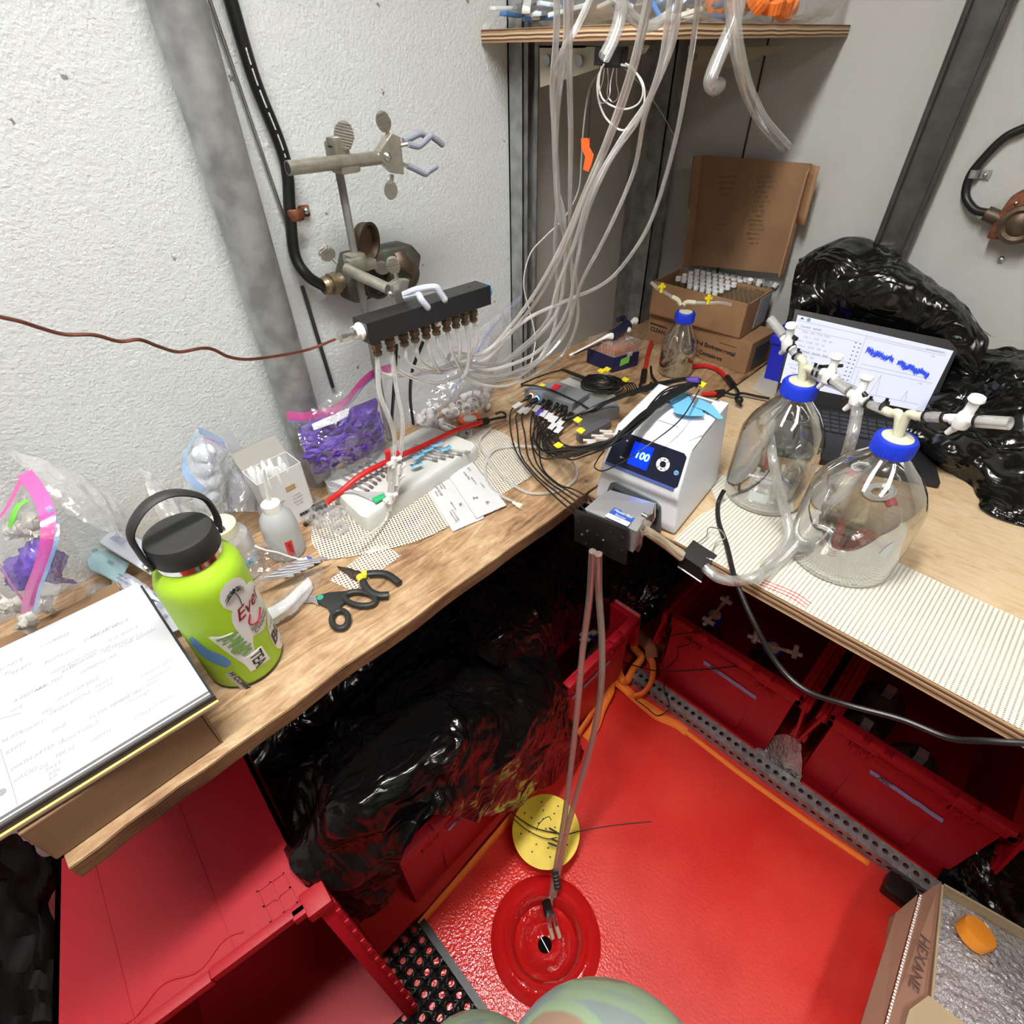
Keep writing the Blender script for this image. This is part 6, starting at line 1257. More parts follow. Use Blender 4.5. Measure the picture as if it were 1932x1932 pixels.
band([PX(0, 978, .08), PX(20, 945, .07), PX(35, 915, .05), PX(46, 892, .04)], .018, pinkz, 'pink_zipper', zb, (0, .9, .5)); band([PX(46, 892, .05), PX(72, 928, .1), PX(88, 965, .14), PX(90, 1010, .16), PX(78, 1060, .165), PX(60, 1110, .165), PX(54, 1152, .16)], .017, pinkz, 'pink_zipper', zb, (0, 1, .1), 'broad pink zipper band')
band([PX(90, 955, .14), PX(105, 985, .15), (PX(106, 1020, .165)), PX(92, 1065, .17), PX(76, 1110, .17), PX(66, 1155, .165)], .006, lbluez, 'light_blue_zipper', zb, (0, 1, .1)); band([PX(0, 1065, .1), PX(20, 1100, .13), (PX(45, 1135, .15)), PX(56, 1152, .16)], .006, pinkz, 'pink_zipper_edge', zb, (0, .5, 1))
# ---- tubing on the bench right of the sachets, little screw
opn = PZ
MB().tube([c3(1880, 190, BZ+.05), c3(1800, 260, BZ+.02), c3(1760, 220, BZ+.03), c3(1770, 190, BZ+.05)], .0016, 6, 6).o('thin_tube', thinw, None, 'thin white tube loop at the left end of the grey connector box', cat='tubing')
P = [(925, 808, .01), (905, 830, .01), (914, 856, .01), (930, 880, .008), (955, 905, .006), (985, 925, .005), (1010, 931, .005), (1044, 928, .005), (1070, 917, .005), (1086, 902, .006), (1088, 880, .008), (1076, 862, .01), (1050, 850, .01), (1000, 842, .012), (960, 842, .01), (930, 850, .01), (915, 880, .008), (922, 915, .006), (945, 935, .005), (972, 948, .005)]
MB().tube([PZ(x, y, BZ+z) for x, y, z in P], .0028, 8, 5).o('clear_tubing', hose, None, 'clear tubing coiled on the bench right of the sachets', cat='tubing')
t = thing('luer_fitting', 'small cream fitting on the end of a thin tube right of the sachets', 'fitting', PZ(980, 953, BZ))
p, q = PZ(968, 948, BZ+.005), PZ(985, 957, BZ+.005); d = (q-p).normalized(); MB().lathe(p, [(0, .003), (.005, .0045), (.006, .003), (.009, .003), (.01, .0055), ((q-p).length, .0055)], d, n=12).o('body', mat('cream_fitting', (.75, .7, .55), .4), t)
MB().lathe(PZ(1106, 908, BZ+.0005), [(0, .004), (.0015, .0035), (.001, .001)], n=14).o('wood_screw', steel, None, 'small screw head sunk in the weathered bench near the pump', cat='screw')
# ================================================================ RIGHT BENCH
def c5(x, y): return (940+.2588*x, 640+.2588*y)
def c6(x, y): return (1180+.2588*x, 480+.2588*y)
def c7(x, y): return (1400+.3106*x, 540+.3106*y)
Z_ = BZ+.0015
pts_ = [PZ(1262, 1012, Z_), PZ(1932, 1388, Z_)]
xs_ = [.60, .9, 1.3, 2.0]
meshmat([[V((x, -.8445-.0070*x/2, Z_+.0005)) for x in xs_], [V((x, -.76, Z_+.001)) for x in xs_], [V((x, -.70, Z_)) for x in xs_], [V((x-.1*(x < .7), -.64+(.03 if x < .7 else 0), Z_)) for x in xs_]], Z_, 'long cream mesh liner along the front of the plywood bench', .02, .0015, mt=holes('long_liner_mesh', (.66, .64, .55), .0064, .62, pitch2=.0036))
meshmat([[PZ(1418, 735, Z_), PZ(1440, 745, Z_), PZ(1462, 752, Z_)], [PZ(1432, 715, Z_), PZ(1450, 722, Z_), PZ(1466, 728, Z_)], [PZ(1445, 697, Z_), PZ(1458, 703, Z_), PZ(1470, 708, Z_)]], Z_, 'small piece of mesh liner left of the laptop', .2, .0005)
red_thread = mat('red_thread', (.7, .08, .1), .7)
for k in range(3): MB().tube([PZ(1432+5*k, 1102-4*k, Z_+.002), PZ(1490+5*k, 1126-4*k, Z_+.002), PZ(1520+5*k, 1146-4*k, Z_+.002)], .0006, 5, 3).o('red_stitch', red_thread, None, 'faint red stitched line on the mesh liner near the bench edge', cat='thread', group='red lines on the liner')
# ---- pump
FL, FR, BR = PZ(1120, 946, BZ), PZ(1272, 1013, BZ), PZ(1367, 926, BZ)
pw = (FR-FL); W = pw.length; px_ = pw.normalized(); py_ = V((-px_.y, px_.x, 0)); 
if py_.dot(BR-FR) < 0: py_ = -py_
D = (BR-FR).dot(py_)*1.06; H = hgt(FR+py_*.03, 1290, 853)-BZ
pump = thing('peristaltic_pump', 'white peristaltic pump with a glowing blue 100 display', 'pump', FL+pw*.5)
def PP(u, d, h): return FL+px_*(u*W)+py_*d+V((0, 0, h))
prof = [(.0, .004), (-.002, .02), (.004, H*.40), (-.001, H*.50), (.002, H*.60), (.034, H*.975), (.042, H), (D*.55, H*1.05), (D, H*1.09), (D*1.02, H*1.05), (D*1.02, .004)]
def side(u0_, ins): return [PP(u0_+(ins*(h/H) if u0_ < .5 else -ins*(h/H)), d, h) for d, h in prof]
pwhite = mat('pump_white', (.74, .76, .80), .32)
mb = MB(); Lp, Rp = side(0, .07), side(1, .10); mb.rings([Lp, Rp]); bmesh.ops.recalc_face_normals(mb.b, faces=mb.b.faces[:]); bmesh.ops.bevel(mb.b, geom=[e for e in mb.b.edges if e.calc_length() > .01], offset=.006, segments=3, affect='EDGES', profile=.6)
mb.o('housing', pwhite, pump)
def top_(u, d, o_=0): 
    k = (d-.042)/(D-.042); return PP(u, d, H*(1+.09*k)+o_+.0006)
MB().prism([top_(.82, .05, -.002), top_(.80, D*.98, -.002), top_(.90, D*.98, -.002), top_(.90, .08, -.002)], (0, 0, .006), .002).o('side_ridge', pwhite, pump)
MB().prism([top_(.28, D*.55), top_(.30, D*.95), top_(.74, D*.95), top_(.74, D*.5), top_(.62, D*.42), top_(.4, D*.42)], (0, 0, .0006)).o('grey_handle_recess', mat('recess_grey', (.16, .165, .18), .5), pump, 'grey recessed top panel')
def dp(a, b_, o_=.001):                                        # on the sloped display face
    d0, h0, d1, h1 = .002, H*.60, .034, H*.975; n_ = V((0, 0, 0))+py_*-(h1-h0)+V((0, 0, d1-d0)); n_.normalize()
    h = h0+(h1-h0)*b_; ins = .07+(.83-.0)*0; u = .08*(h/H)+a*(1-.17*(h/H)); return PP(u, d0+(d1-d0)*b_, h)+n_*o_
dxx = (dp(1, .5)-dp(0, .5)).normalized(); dyy = (dp(.5, 1)-dp(.5, 0)).normalized(); dnn = dxx.cross(dyy)
dpan = mat('panel_black', (.012, .014, .03), .25)
MB().prism([dp(.04, .05), dp(.93, .05), dp(.96, .12), dp(.96, .86), dp(.92, .93), dp(.04, .93)], dnn*.001).o('display_panel', dpan, pump, smooth=False)
MB().prism([dp(.04, -.02, .0012), dp(.93, -.02, .0012), dp(.93, .05, .0012), dp(.04, .05, .0012)], dnn*.0012).o('blue_trim', mat('trim_blue', (.06, .10, .36), .4), pump, 'blue trim line', smooth=False)
led = mat('led_window', (.0, .02, .9), .3, emit=1.2); ledc = mat('led_digits', (.15, .75, 1), .3, emit=4)
MB().prism([dp(.30, .2, .0022), dp(.555, .2, .0022), dp(.555, .8, .0022), dp(.30, .8, .0022)], dnn*.0003).o('led_window', led, pump, 'lit blue display window', smooth=False)
text('digits', '100', .0175, dp(.445, .5, .0028), (dxx, dyy, dnn), ledc, pump, .0001, bold=.0004, shear=.1)
bc_ = dp(.72, .5, .0024); R_ = .0115
for k in range(4):
    a0 = k*math.pi/2+math.pi/4+.06; mb = MB(); arc = [a0+(math.pi/2-.12)*i/8 for i in range(9)]
    mb.prism([bc_+dxx*math.cos(a)*R_+dyy*math.sin(a)*R_ for a in arc]+[bc_+dxx*math.cos(a)*R_*.48+dyy*math.sin(a)*R_*.48 for a in arc[::-1]], dnn*.0006); mb.o('keypad_segment', white, pump, smooth=False)
for s_ in (1, -1): MB().prism([bc_+dyy*s_*R_*.85+dnn*.0007, bc_+dyy*s_*R_*.62+dxx*.0028+dnn*.0007, bc_+dyy*s_*R_*.62-dxx*.0028+dnn*.0007], dnn*.0003).o('arrow_mark', ink, pump, smooth=False)
MB().lathe(dp(.90, .42, .0022), [(0, .0042), (.0008, .004)], dnn, n=20).o('play_button', mat('button_blue', (.2, .4, .75), .4), pump, 'round blue play button'); text('button_mark', '>||', .005, dp(.90, .42, .0034), (dxx, dyy, dnn), dpan, pump, .0001)
text('panel_print', 'o', .006, dp(.2, .75, .0024), (dxx, dyy, dnn), white, pump, .0001); text('panel_print', 'o~', .008, dp(.22, .3, .0024), (dxx, dyy, dnn), white, pump, .0001)
grec = mat('front_grey', (.10, .115, .12), .5)
MB().prism([PP(.12, -.004, .004), PP(.86, -.004, .004), PP(.80, -.0035, H*.36), PP(.74, -.0035, H*.40), PP(.26, -.0035, H*.44), PP(.20, -.0035, H*.40)], py_*-.004, .001).o('grey_front_recess', grec, pump, 'dark grey front panel', smooth=False)
MB().prism([PP(.24, -.006, .02), PP(.80, -.006, .02), PP(.80, -.006, H*.33), PP(.24, -.006, H*.36)], py_*-.006, .001).o('mounting_plate', black, pump, smooth=False)
# head
yp = -.972
q_ = [PY(*c5(*p), yp) for p in ((553, 1245), (945, 1395), (925, 1650), (553, 1470))]
blackm = mat('black_anodized', (.012, .012, .012), .35)
hd = MB().prism(q_, (0, .006, 0), .0012).o('head_front_plate', blackm, pump, 'black square end plate')
q2 = [PY(*c5(*p), yp+.012) for p in ((625, 1240), (1010, 1402))]
bk = [PY(*c5(*p), -.89) for p in ((815, 1098), (1150, 1195))]
silver = mat('head_silver', (.50, .50, .51), .32, .6)
dz = V((0, 0, -.045)); a0, a1, b0, b1 = q2[0], q2[1], bk[0], bk[1]; m0_, m1_ = a0.lerp(b0, .45)+V((0, 0, .003)), a1.lerp(b1, .45)+V((0, 0, .003))
mb = MB(); mb.rings([[a0, m0_, b0, b0+dz, a0+dz], [a1, m1_, b1, b1+dz, a1+dz]]); mb.o('head_body', silver, pump, smooth=False)
def ht(x, y, o_=.0008): 
    n_ = (a1-a0).cross(b0-a0).normalized(); n_ = n_ if n_.z > 0 else -n_; p = PL(*c5(x, y), a0.lerp(m1_, .5), n_); return p+n_*o_, n_
lq = [ht(850, 1230)[0], ht(1005, 1300)[0], ht(940, 1370)[0], ht(775, 1295)[0]]; hn = ht(850, 1230)[1]
MB().prism(lq, hn*.0004).o('label_blue', mat('label_deep_blue', (.03, .09, .42), .4), pump, 'blue and white maker label', smooth=False)
MB().prism([lq[3].lerp(lq[0], .38)+hn*.0005, lq[2].lerp(lq[1], .38)+hn*.0005, lq[2]+hn*.0005, lq[3]+hn*.0005], hn*.0002).o('label_white', white, pump, smooth=False)
lx = (lq[1]-lq[0]).normalized(); ly = hn.cross(lx)
text('label_print', 'Masterflex', .0085, lq[0].lerp(lq[1], .5).lerp(lq[3].lerp(lq[2], .5), .2)+hn*.0008, (lx, ly, hn), white, pump, .0001); text('label_print', 'Easy-Load', .005, (lq[0]+lq[1]+lq[2]+lq[3])/4+hn*.0008, (lx, ly, hn), white, pump, .0001); text('label_print', 'MODEL', .004, lq[3].lerp(lq[2], .5).lerp(lq[0].lerp(lq[1], .5), .2)+hn*.0009, (lx, ly, hn), ink, pump, .0001)
for x, y in ((605, 1290), (650, 1400), (610, 1425), (765, 1465), (640, 1490), (760, 1555), (820, 1410), (900, 1440), (900, 1540), (905, 1450), (580, 1330)):
    MB().lathe(PY(*c5(x, y), yp), [(0, .0024), (.0018, .0022), (.002, .001)], (0, -1, 0), n=10).o('bolt_head', steel if y in (1400, 1425, 1465) else black, pump)
MB().cyl(PY(*c5(718, 1435), yp), PY(*c5(718, 1435), yp)-V((0, .0015, 0)), .0045, n=14).o('shaft_end', black, pump)
for (x0, y0), (x1, y1), (x2, y2) in (((1075, 1290), (1140, 1200), (1120, 1340)), ((975, 1390), (1050, 1430), (1020, 1555))):
    P_ = [PY(*c5(x0, y0), -.94), PY(*c5(x0+50, y0-20), -.945), PY(*c5(x1, y1), -.945), PY(*c5(x2+20, y2-40), -.945), PY(*c5(x2, y2), -.945), PY(*c5(x2-40, y2-30), -.945), PY(*c5(x0+10, y0+50), -.945)]
    MB().prism(P_, (0, .003, 0), .0005).o('latch_lever', steel, pump, smooth=False)
    MB().cyl(P_[0]+V((-.006, 0, 0)), P_[0]+V((.012, 0, 0)), .004, n=12).o('latch_pin', steel, pump)
for k in range(2):
    P_ = [PY(*c5(1070+8*k, 1385+16*k), -.93), PY(*c5(1130, 1420+20*k), -.92), PY(*c5(1230, 1490+22*k), -.89), PY(*c5(1345-10*k, 1570+25*k), -.872)]
    MB().tube(P_, .0062, 12, 6).o('clear_tubing', mat('tan_hose', (.55, .46, .33), .3, alpha=.75), None, ('upper' if k == 0 else 'lower')+' clear tan hose between the pump head and the black bench clip', cat='tubing')
# tape on top of pump
for i, (q, m_) in enumerate((([(1262, 745), (1282, 738), (1300, 748), (1310, 765), (1285, 775), (1265, 765)], 'blue tape patch with a white note on the pump top'), ([(1318, 752), (1345, 765), (1365, 790), (1355, 791), (1330, 775), (1310, 768)], 'blue tape strip running down the right of the pump top'), ([(1268, 770), (1300, 765), (1325, 775), (1330, 785), (1300, 785), (1275, 780)], 'crumpled blue tape patch in the middle of the pump top'))):
    P_ = [PZ(*p, BZ+H*1.06+.006+.002*i) for p in q]; MB().prism(P_, (0, 0, .0006)).o('blue_tape_patch', bt, None, m_, smooth=False, cat='tape')
# ---- big binder clip and hoses on bench edge
ca, cb_ = PY(1287, 1048, -.862), PY(1332, 1078, -.862)
t = thing('binder_clip', 'large black binder clip on the plywood bench edge holding the hoses', 'clip', ca.lerp(cb_, .5))
e_ = cb_-ca; MB().prism([ca+V((0, -.006, .006)), ca+V((0, -.006, -.022)), ca+V((0, .030, -.010)), ca+V((0, .030, .016))], e_).o('spring_body', black, t, smooth=False)
for s_ in (0,):
    c_ = ca.lerp(cb_, .5)+V((0, .03, .016)); u_ = e_.normalized(); MB().tube([c_-u_*.014, c_-u_*.010+V((0, .018, .006)), c_-u_*.016+V((0, .034, .010)), c_-u_*.006+V((0, .042, .012)), c_+u_*.006+V((0, .042, .012)), c_+u_*.016+V((0, .034, .010)), c_+u_*.010+V((0, .018, .006)), c_+u_*.014], .0011, 6, 6).o('wire_handle', steel, t)
MB().cyl(ca+V((0, -.0065, -.022)), cb_+V((0, -.0065, -.022)), .0016, n=8).o('rolled_edge', steel, t)
# ---- glass bottles
def bigbottle(px0, pycap, R, label):
    b0 = PZ(*px0, BZ+.002); h = hgt(b0, *pycap)-BZ; t = thing('glass_bottle', label, 'bottle', b0)
    MB().lathe(b0, [(.010, .001), (.006, R*.5), (.002, R*.82), (.001, R*.9), (.004, R*.97), (.012, R), (h*.50, R), (h*.58, R*.98), (h*.68, R*.84), (h*.78, R*.62), (h*.86, R*.38), (h*.90, .0205), (h*1.0, .0195)], n=72, cap=False).o('glass_body', glass, t)
    MB().lathe(b0, [(.012, .001), (.009, R*.5), (.006, R*.8), (.010, R*.95), (.02, R*.965)], n=72, cap=False).o('thick_base', glass, t)
    cap = MB().lathe(b0+V((0, 0, h*.90)), [(0, .026), (.001, .027, 1), (.020, .0275, 1), (.024, .026), (.024, .0205)], n=72, rib=.05, nrib=1, cap=False).o('blue_screw_cap', blue_cap, t)
    MB().lathe(b0+V((0, 0, h*.90+.019)), [(0, .0205), (.006, .0205), (.007, .018), (.0075, .001)], n=40).o('cream_insert', creamp, cap)
    return t, b0, h, b0+V((0, 0, h*.9+.026))
g1, gb1, gh1, gc1 = bigbottle((1437, 932), (1509, 722), .070, 'large clear glass bottle with a blue cap beside the pump')
g2, gb2, gh2, gc2 = bigbottle((1579, 1046), (1690, 828), .080, 'nearest large clear glass bottle with a blue cap at the bench front')
lm = mat('etched_white', (.6, .66, .64), .5)
ta = math.atan2(CAM.y-gb1.y, CAM.x-gb1.x); wrappoly('etched_patch', [(-.02, .03), (.012, .03), (.012, .05), (-.02, .05)], gb1, .070, ta, lm, g1, .0005, 4)
ta = math.atan2(CAM.y-gb2.y, CAM.x-gb2.x); wrappoly('etched_patch', [(.05, .075), (.062, .072), (.07, .09), (.062, .105), (.054, .095)], gb2, .080, ta, lm, g2, .0005, 4)
cn = (gc2-gc1).cross(up).normalized()
def ch_(x, y, o_=0, base=None): return PL(x, y, (base or gc1.lerp(gc2, .5))+cn*o_, cn)
sc = thing('stopcock_chain', 'row of white stopcocks and clear connectors joining both blue-capped bottles', 'stopcocks', gc1)
clr2 = film('clear_connector', (.8, .8, .78), dif=.3, gl=.7, rough=.1, bump=0, edge=.3)
def seg(a, b_, r, m_, nm, col=None): return MB().cyl(a, b_, r, n=14).o(nm, m_, sc)
def oring(p, d, r=.0085):
    MB().lathe(p, [(-.0015, r), (.0015, r)], d, n=14).o('black_zip_tie', rubber, sc); MB().box(p+V((0, 0, r)), (.004, .003, .007)).o('tie_head', rubber, sc, smooth=False)
def stop(c, ax, tilt, nm='white_stopcock'):
    ax = ax.normalized(); up_ = tilt.normalized(); mb = MB()
    mb.cyl(c-ax*.014, c+ax*.014, .0068, n=16); mb.lathe(c-up_*.010, [(0, .009), (.010, .0105), (.017, .009), (.022, .0062), (.036, .0062), (.040, .0095), (.044, .0085), (.045, .004)], up_, n=20); mb.lathe(c-up_*.006, [(0, .006), (.012, .0045), (.022, .0035)], -ax*.6-up_, n=12)
    o = mb.o(nm, whitep, sc); return o
# arm 1, up left
e0, e1_ = ch_(1453, 602), ch_(1478, 633); d1 = (e1_-e0)
mb = MB(); mb.tube([e0, e1_], .0075, 14, 1, cap=False); mb.tube([e0, e1_], .005, 14, 1, cap=False); mb.o('open_tube_end', clr2, sc)
stop(ch_(1487, 648), d1, V((0, -.1, 1))-RT*.1); seg(ch_(1494, 634), ch_(1503, 640), .0035, rubber, 'black_stop_tab'); oring(ch_(1493, 657), d1); seg(ch_(1494, 659), ch_(1508, 676), .0068, clr2, 'clear_connector'); oring(ch_(1503, 671), d1)
MB().tube([ch_(1508, 674), ch_(1515, 683), ch_(1514, 693), gc1+V((0, 0, -.004))], .0062, 12, 5).o('cream_elbow', creamp, sc)
# arm 2, bottle 1 to middle
MB().tube([gc1+V((0, 0, -.004)), ch_(1520, 697), ch_(1529, 697), ch_(1538, 700)], .0058, 12, 5).o('cream_elbow', creamp, sc); oring(ch_(1535, 699), px_); oring(ch_(1543, 702), px_)
seg(ch_(1536, 699), ch_(1556, 706), .0062, clr2, 'clear_connector'); d2 = ch_(1600, 732)-ch_(1545, 703)
stop(ch_(1565, 709), d2, V((0, 0, 1))); b_ = ch_(1567, 690, -.004); MB().tube([ch_(1545, 692, -.004), ch_(1589, 690, -.004)], .0026, 8, 1).o('black_cross_tab', rubber, sc)
oring(ch_(1570, 716), d2); seg(ch_(1571, 716), ch_(1600, 737), .0080, clr2, 'clear_connector')
# middle stopcock
stop(ch_(1618, 750), d2, V((0, .1, 1)), 'middle_stopcock'); seg(ch_(1628, 742), ch_(1634, 748), .004, rubber, 'black_stop_tab')
seg(ch_(1618, 752), ch_(1617, 782), .0085, clr2, 'hose_barb'); oring(ch_(1596, 755), d2); oring(ch_(1638, 762), d2); oring(ch_(1668, 766), d2)
seg(ch_(1630, 758), ch_(1672, 776), .0062, clr2, 'clear_connector')
MB().tube([ch_(1668, 774), ch_(1682, 780), ch_(1696, 783), gc2+V((0, 0, -.004))], .0062, 12, 5).o('cream_elbow', creamp, sc)
# arm 3, right
MB().tube([gc2+V((0, 0, -.004)), ch_(1712, 784), ch_(1730, 785), ch_(1746, 786)], .0060, 12, 5).o('cream_elbow', creamp, sc); d3 = ch_(1790, 789)-ch_(1740, 786)
seg(ch_(1748, 786), ch_(1784, 788), .0070, clr2, 'clear_connector'); oring(ch_(1747, 786), d3); oring(ch_(1782, 788), d3); seg(ch_(1784, 788), ch_(1806, 790), .0055, whitep, 'white_barb')
stop(ch_(1818, 792), d3, V((0, -.05, 1))-RT*.1+V((.1, 0, 0)), 'end_stopcock'); oring(ch_(1843, 794), d3)
mb = MB(); mb.tube([ch_(1846, 795), ch_(1906, 799)], .0078, 14, 1, cap=False); mb.tube([ch_(1846, 795), ch_(1906, 799)], .0055, 14, 1, cap=False); mb.o('open_tube_end', clr2, sc)
# hoses at the bottles
def bot(x, y, z): return PZ(x, y, BZ+z)
opentube([ch_(1617, 778), ch_(1606, 830, .02), bot(1590, 875, .13), bot(1563, 930, .10), bot(1535, 985, .06), bot(1500, 1030, .03), bot(1460, 1068, .012), PY(1425, 1088, -.862), PY(1390, 1096, -.872), PY(1355, 1090, -.872), PY(1330, 1070, -.868)], .0085, 'clear hose running from the middle stopcock down to the black bench clip', group=None)
opentube([ch_(1610, 738, -.01), ch_(1570, 722, -.01), ch_(1530, 708, -.022), ch_(1495, 722, -.03), ch_(1468, 752, -.035), ch_(1455, 800, -.04), bot(1456, 850, .14), bot(1465, 900, .11), bot(1480, 960, .06), bot(1488, 1005, .035), bot(1470, 1042, .02), bot(1440, 1070, .013)], .0078, 'clear hose arching over the first blue cap and down past its bottle')
opentube([gc1-V((0, 0, .03)), gb1+V((-.02, -.01, .12)), gb1+V((-.045, -.02, .012))], .0062, 'straw tube standing inside the bottle beside the pump')
opentube([gc2-V((0, 0, .03)), gb2+V((-.03, -.012, .12)), gb2+V((-.058, -.028, .012))], .0068, 'straw tube standing inside the nearest bottle')
# ---- power cord
MB().tube([PZ(1366, 925, BZ+.03), PZ(1355, 950, BZ+.006), PZ(1356, 985, BZ+.005), PZ(1370, 1025, BZ+.006), PZ(1382, 1075, BZ+.008), PY(1390, 1100, -.868), PY(1420, 1170, -.89), PY(1465, 1250, -.90), PY(1520, 1302, -.91), PY(1600, 1330, -.91), PY(1700, 1357, -.90), PY(1790, 1392, -.90), PY(1860, 1398, -.90), PY(1940, 1402, -.89), PY(2100, 1402, -.87)], .0042, 10, 8).o('power_cord', rubber, None, 'thick black power cord hanging from the pump past the bench edge to the right', cat='cable')
# ---- laptop
H0, H1 = PZ(1463, 748, BZ+.016), PZ(1747, 797, BZ+.016); hx = (H1-H0).normalized(); hy = V((hx.y, -hx.x, 0)); hy = hy if hy.y < 0 else -hy
lp = thing('laptop', 'open black laptop showing white data plots with blue traces', 'laptop', H0.lerp(H1, .5)-V((0, 0, .016)))
su = (up*.94-hy*.34).normalized(); snn = hx.cross(su).normalized(); snn = snn if snn.dot(CAM-H0) > 0 else -snn
ST = lambda x, y: PL(x, y, H0, snn)
TL, TR = ST(1500, 583), ST(1814, 646)
lb = mat('laptop_black', (.015, .015, .016), .5)
MB().prism([H0-su*.005, H1-su*.005, TR, TL], -snn*.006, .0012).o('screen_lid', lb, lp)
SP = [ST(1472, 722)+snn*.0006, ST(1742, 777)+snn*.0006, ST(1799, 662)+snn*.0006, ST(1505, 594)+snn*.0006]
scr = mat('screen_white', (.55, .58, .72), .4, emit=.4)
disp = MB().prism(SP, snn*.0002).o('display', scr, lp, 'lit white display', smooth=False)
def sp(u, v): return SP[0].lerp(SP[1], u).lerp(SP[3].lerp(SP[2], u), v)+snn*.0006
sx = (sp(1, .5)-sp(0, .5)).normalized(); sy = snn.cross(sx)
sblue = mat('plot_blue', (.01, .05, .6), .4, emit=.3); sgrey = mat('screen_grey', (.35, .35, .42), .4); sdk = mat('screen_dark', (.05, .05, .08), .4)
random.seed(8)
mb = MB()
for i in range(150):
    u = .50+.43*i/150
    if .685 < u < .715: continue
    v = .74-.17*(i/150)**1.0+.03*math.sin(i*.25)*random.random(); h_ = .03+.05*random.random(); a = sp(u, v-h_*.8); b_ = sp(u+.0025, v+h_*.7); mb.box((a+b_)/2, (.0008, (b_-a).length, .0002), (sx, sy, snn))
mb.o('blue_trace', sblue, disp, 'noisy blue plot trace', smooth=False)
def ln(u0_, v0_, u1_, v1_, w_=.0006, m_=sgrey): a, b_ = sp(u0_, v0_), sp(u1_, v1_); return MB().box((a+b_)/2, ((b_-a).length, w_, .0002), ((b_-a).normalized(), snn.cross((b_-a).normalized()), snn)).o('plot_line', m_, disp, smooth=False)
for a in ((.47, .46, .97, .46), (.47, .9, .97, .9), (.47, .0, .47, .93), (0, .93, .97, .93), (.5, .1, .95, .1), (.5, .1, .5, .43), (.62, .1, .648, .42), (.648, .42, .665, .1), (.83, .1, .845, .27), (.845, .27, .86, .1), (.5, .52, .95, .52), (.02, .82, .44, .82), (.02, .5, .44, .5), (.02, .3, .44, .3)): ln(*a)
rows_ = ['Current   sample', 'Data   Info  Time  Rate', 'File 1   12.01   100   ok', 'File 2   11.08   101   ok', 'File 3   10.22   100   ok', 'Method   Source   Scan', 'Range   100   200', 'Range   101   220', 'Phase   02   200', 'Phase   03   210', 'Filter   On', 'Status   Run']
for i, r_ in enumerate(rows_): text('screen_text', r_, .0062, sp(.04+.02*(i % 3), .86-.068*i), (sx, sy, snn), sdk if i in (0, 5) else sgrey, disp, .00005, align='LEFT')
for i in range(10):
    for k in range(2): MB().box(sp(.42+.03*k, .8-.062*i), (.003, .002, .0002), (sx, sy, snn)).o('checkbox', sdk, disp, smooth=False)
MB().prism([sp(.02, .955), sp(.05, .955), sp(.035, .985)], snn*.0001).o('warning_triangle', sdk, disp, smooth=False); MB().lathe(sp(.08, .965), [(0, .004), (.0001, .004)], snn, n=16).o('round_icon', mat('icon_teal', (.2, .4, .4), .4), disp)
for a_ in ((.9, .94, '=========='), (.9, .86, '/ x'), (.9, .42, '/ x')): text('screen_text', a_[2], .006, sp(a_[0], a_[1]), (sx, sy, snn), sdk, disp, .00005)
KB = [H0+V((0, 0, -.001)), H1+V((0, 0, -.001)), H1+hy*.235+V((0, 0, -.001)), H0+hy*.235+V((0, 0, -.001))]
MB().prism(KB, (0, 0, -.013), .002).o('base', lb, lp)
keym = mat('key_black', (.02, .02, .022), .45); LW = (H1-H0).length
for r_ in range(5):
    for c_ in range(14): MB().box(H0+hx*(LW*(.08+.84*(c_+.5)/14))+hy*(.035+.019*r_), (LW*.053, .0155, .0022), (hx, hy, up), .0006).o('key', keym, lp)
# ---- black bags on the right
C = [[PZ(1728, 846, BZ+.002), PZ(1790, 893, BZ+.002), PZ(1835, 915, BZ+.002), PZ(1860, 968, BZ+.002), PZ(1960, 1002, BZ+.002)],
 [PZ(1715, 815, BZ+.05), PZ(1790, 845, BZ+.06), PZ(1855, 870, BZ+.05), PZ(1900, 910, BZ+.04), PZ(1985, 940, BZ+.05)],
 [PY(1755, 760, -.16), PY(1830, 790, -.2), PY(1890, 800, -.22), PY(1930, 830, -.25), PY(2010, 860, -.25)],
 [PY(1770, 690, -.08), PY(1840, 700, -.1), PY(1900, 700, -.12), PY(1950, 715, -.14), PY(2020, 720, -.14)],
 [PY(1795, 640, -.03), PY(1850, 660, -.03), PY(1905, 655, -.03), PY(1950, 665, -.03), PY(2020, 670, -.03)]]
sheet('black_plastic_sheet', C, 'crumpled black plastic sheet on the plywood bench at the right edge', amp=.010, sc=8, seed=31, nu=14, nv=14)
C = [[PY(1475, 640, -.14), PY(1560, 640, -.1), PY(1660, 660, -.09), PY(1760, 700, -.08), PY(1830, 760, -.1)],
 [PY(1490, 580, -.15), PY(1570, 575, -.13), PY(1670, 590, -.13), PY(1770, 630, -.11), PY(1850, 690, -.1)],
 [PY(1500, 520, -.10), PY(1575, 510, -.12), PY(1680, 520, -.12), PY(1765, 560, -.10), PY(1860, 640, -.07)],
 [PY(1506, 492, -.04), PY(1562, 465, -.04), PY(1650, 462, -.05), PY(1722, 500, -.05), PY(1790, 555, -.04)],
 [PY(1508, 490, -.01), PY(1565, 463, -.01), PY(1655, 462, -.01), PY(1728, 505, -.01), PY(1872, 640, -.01)]]
sheet('black_plastic_sheet', C, 'black plastic sheet heaped against the grey wall behind the laptop', amp=.009, sc=8, seed=33, nu=14, nv=14)
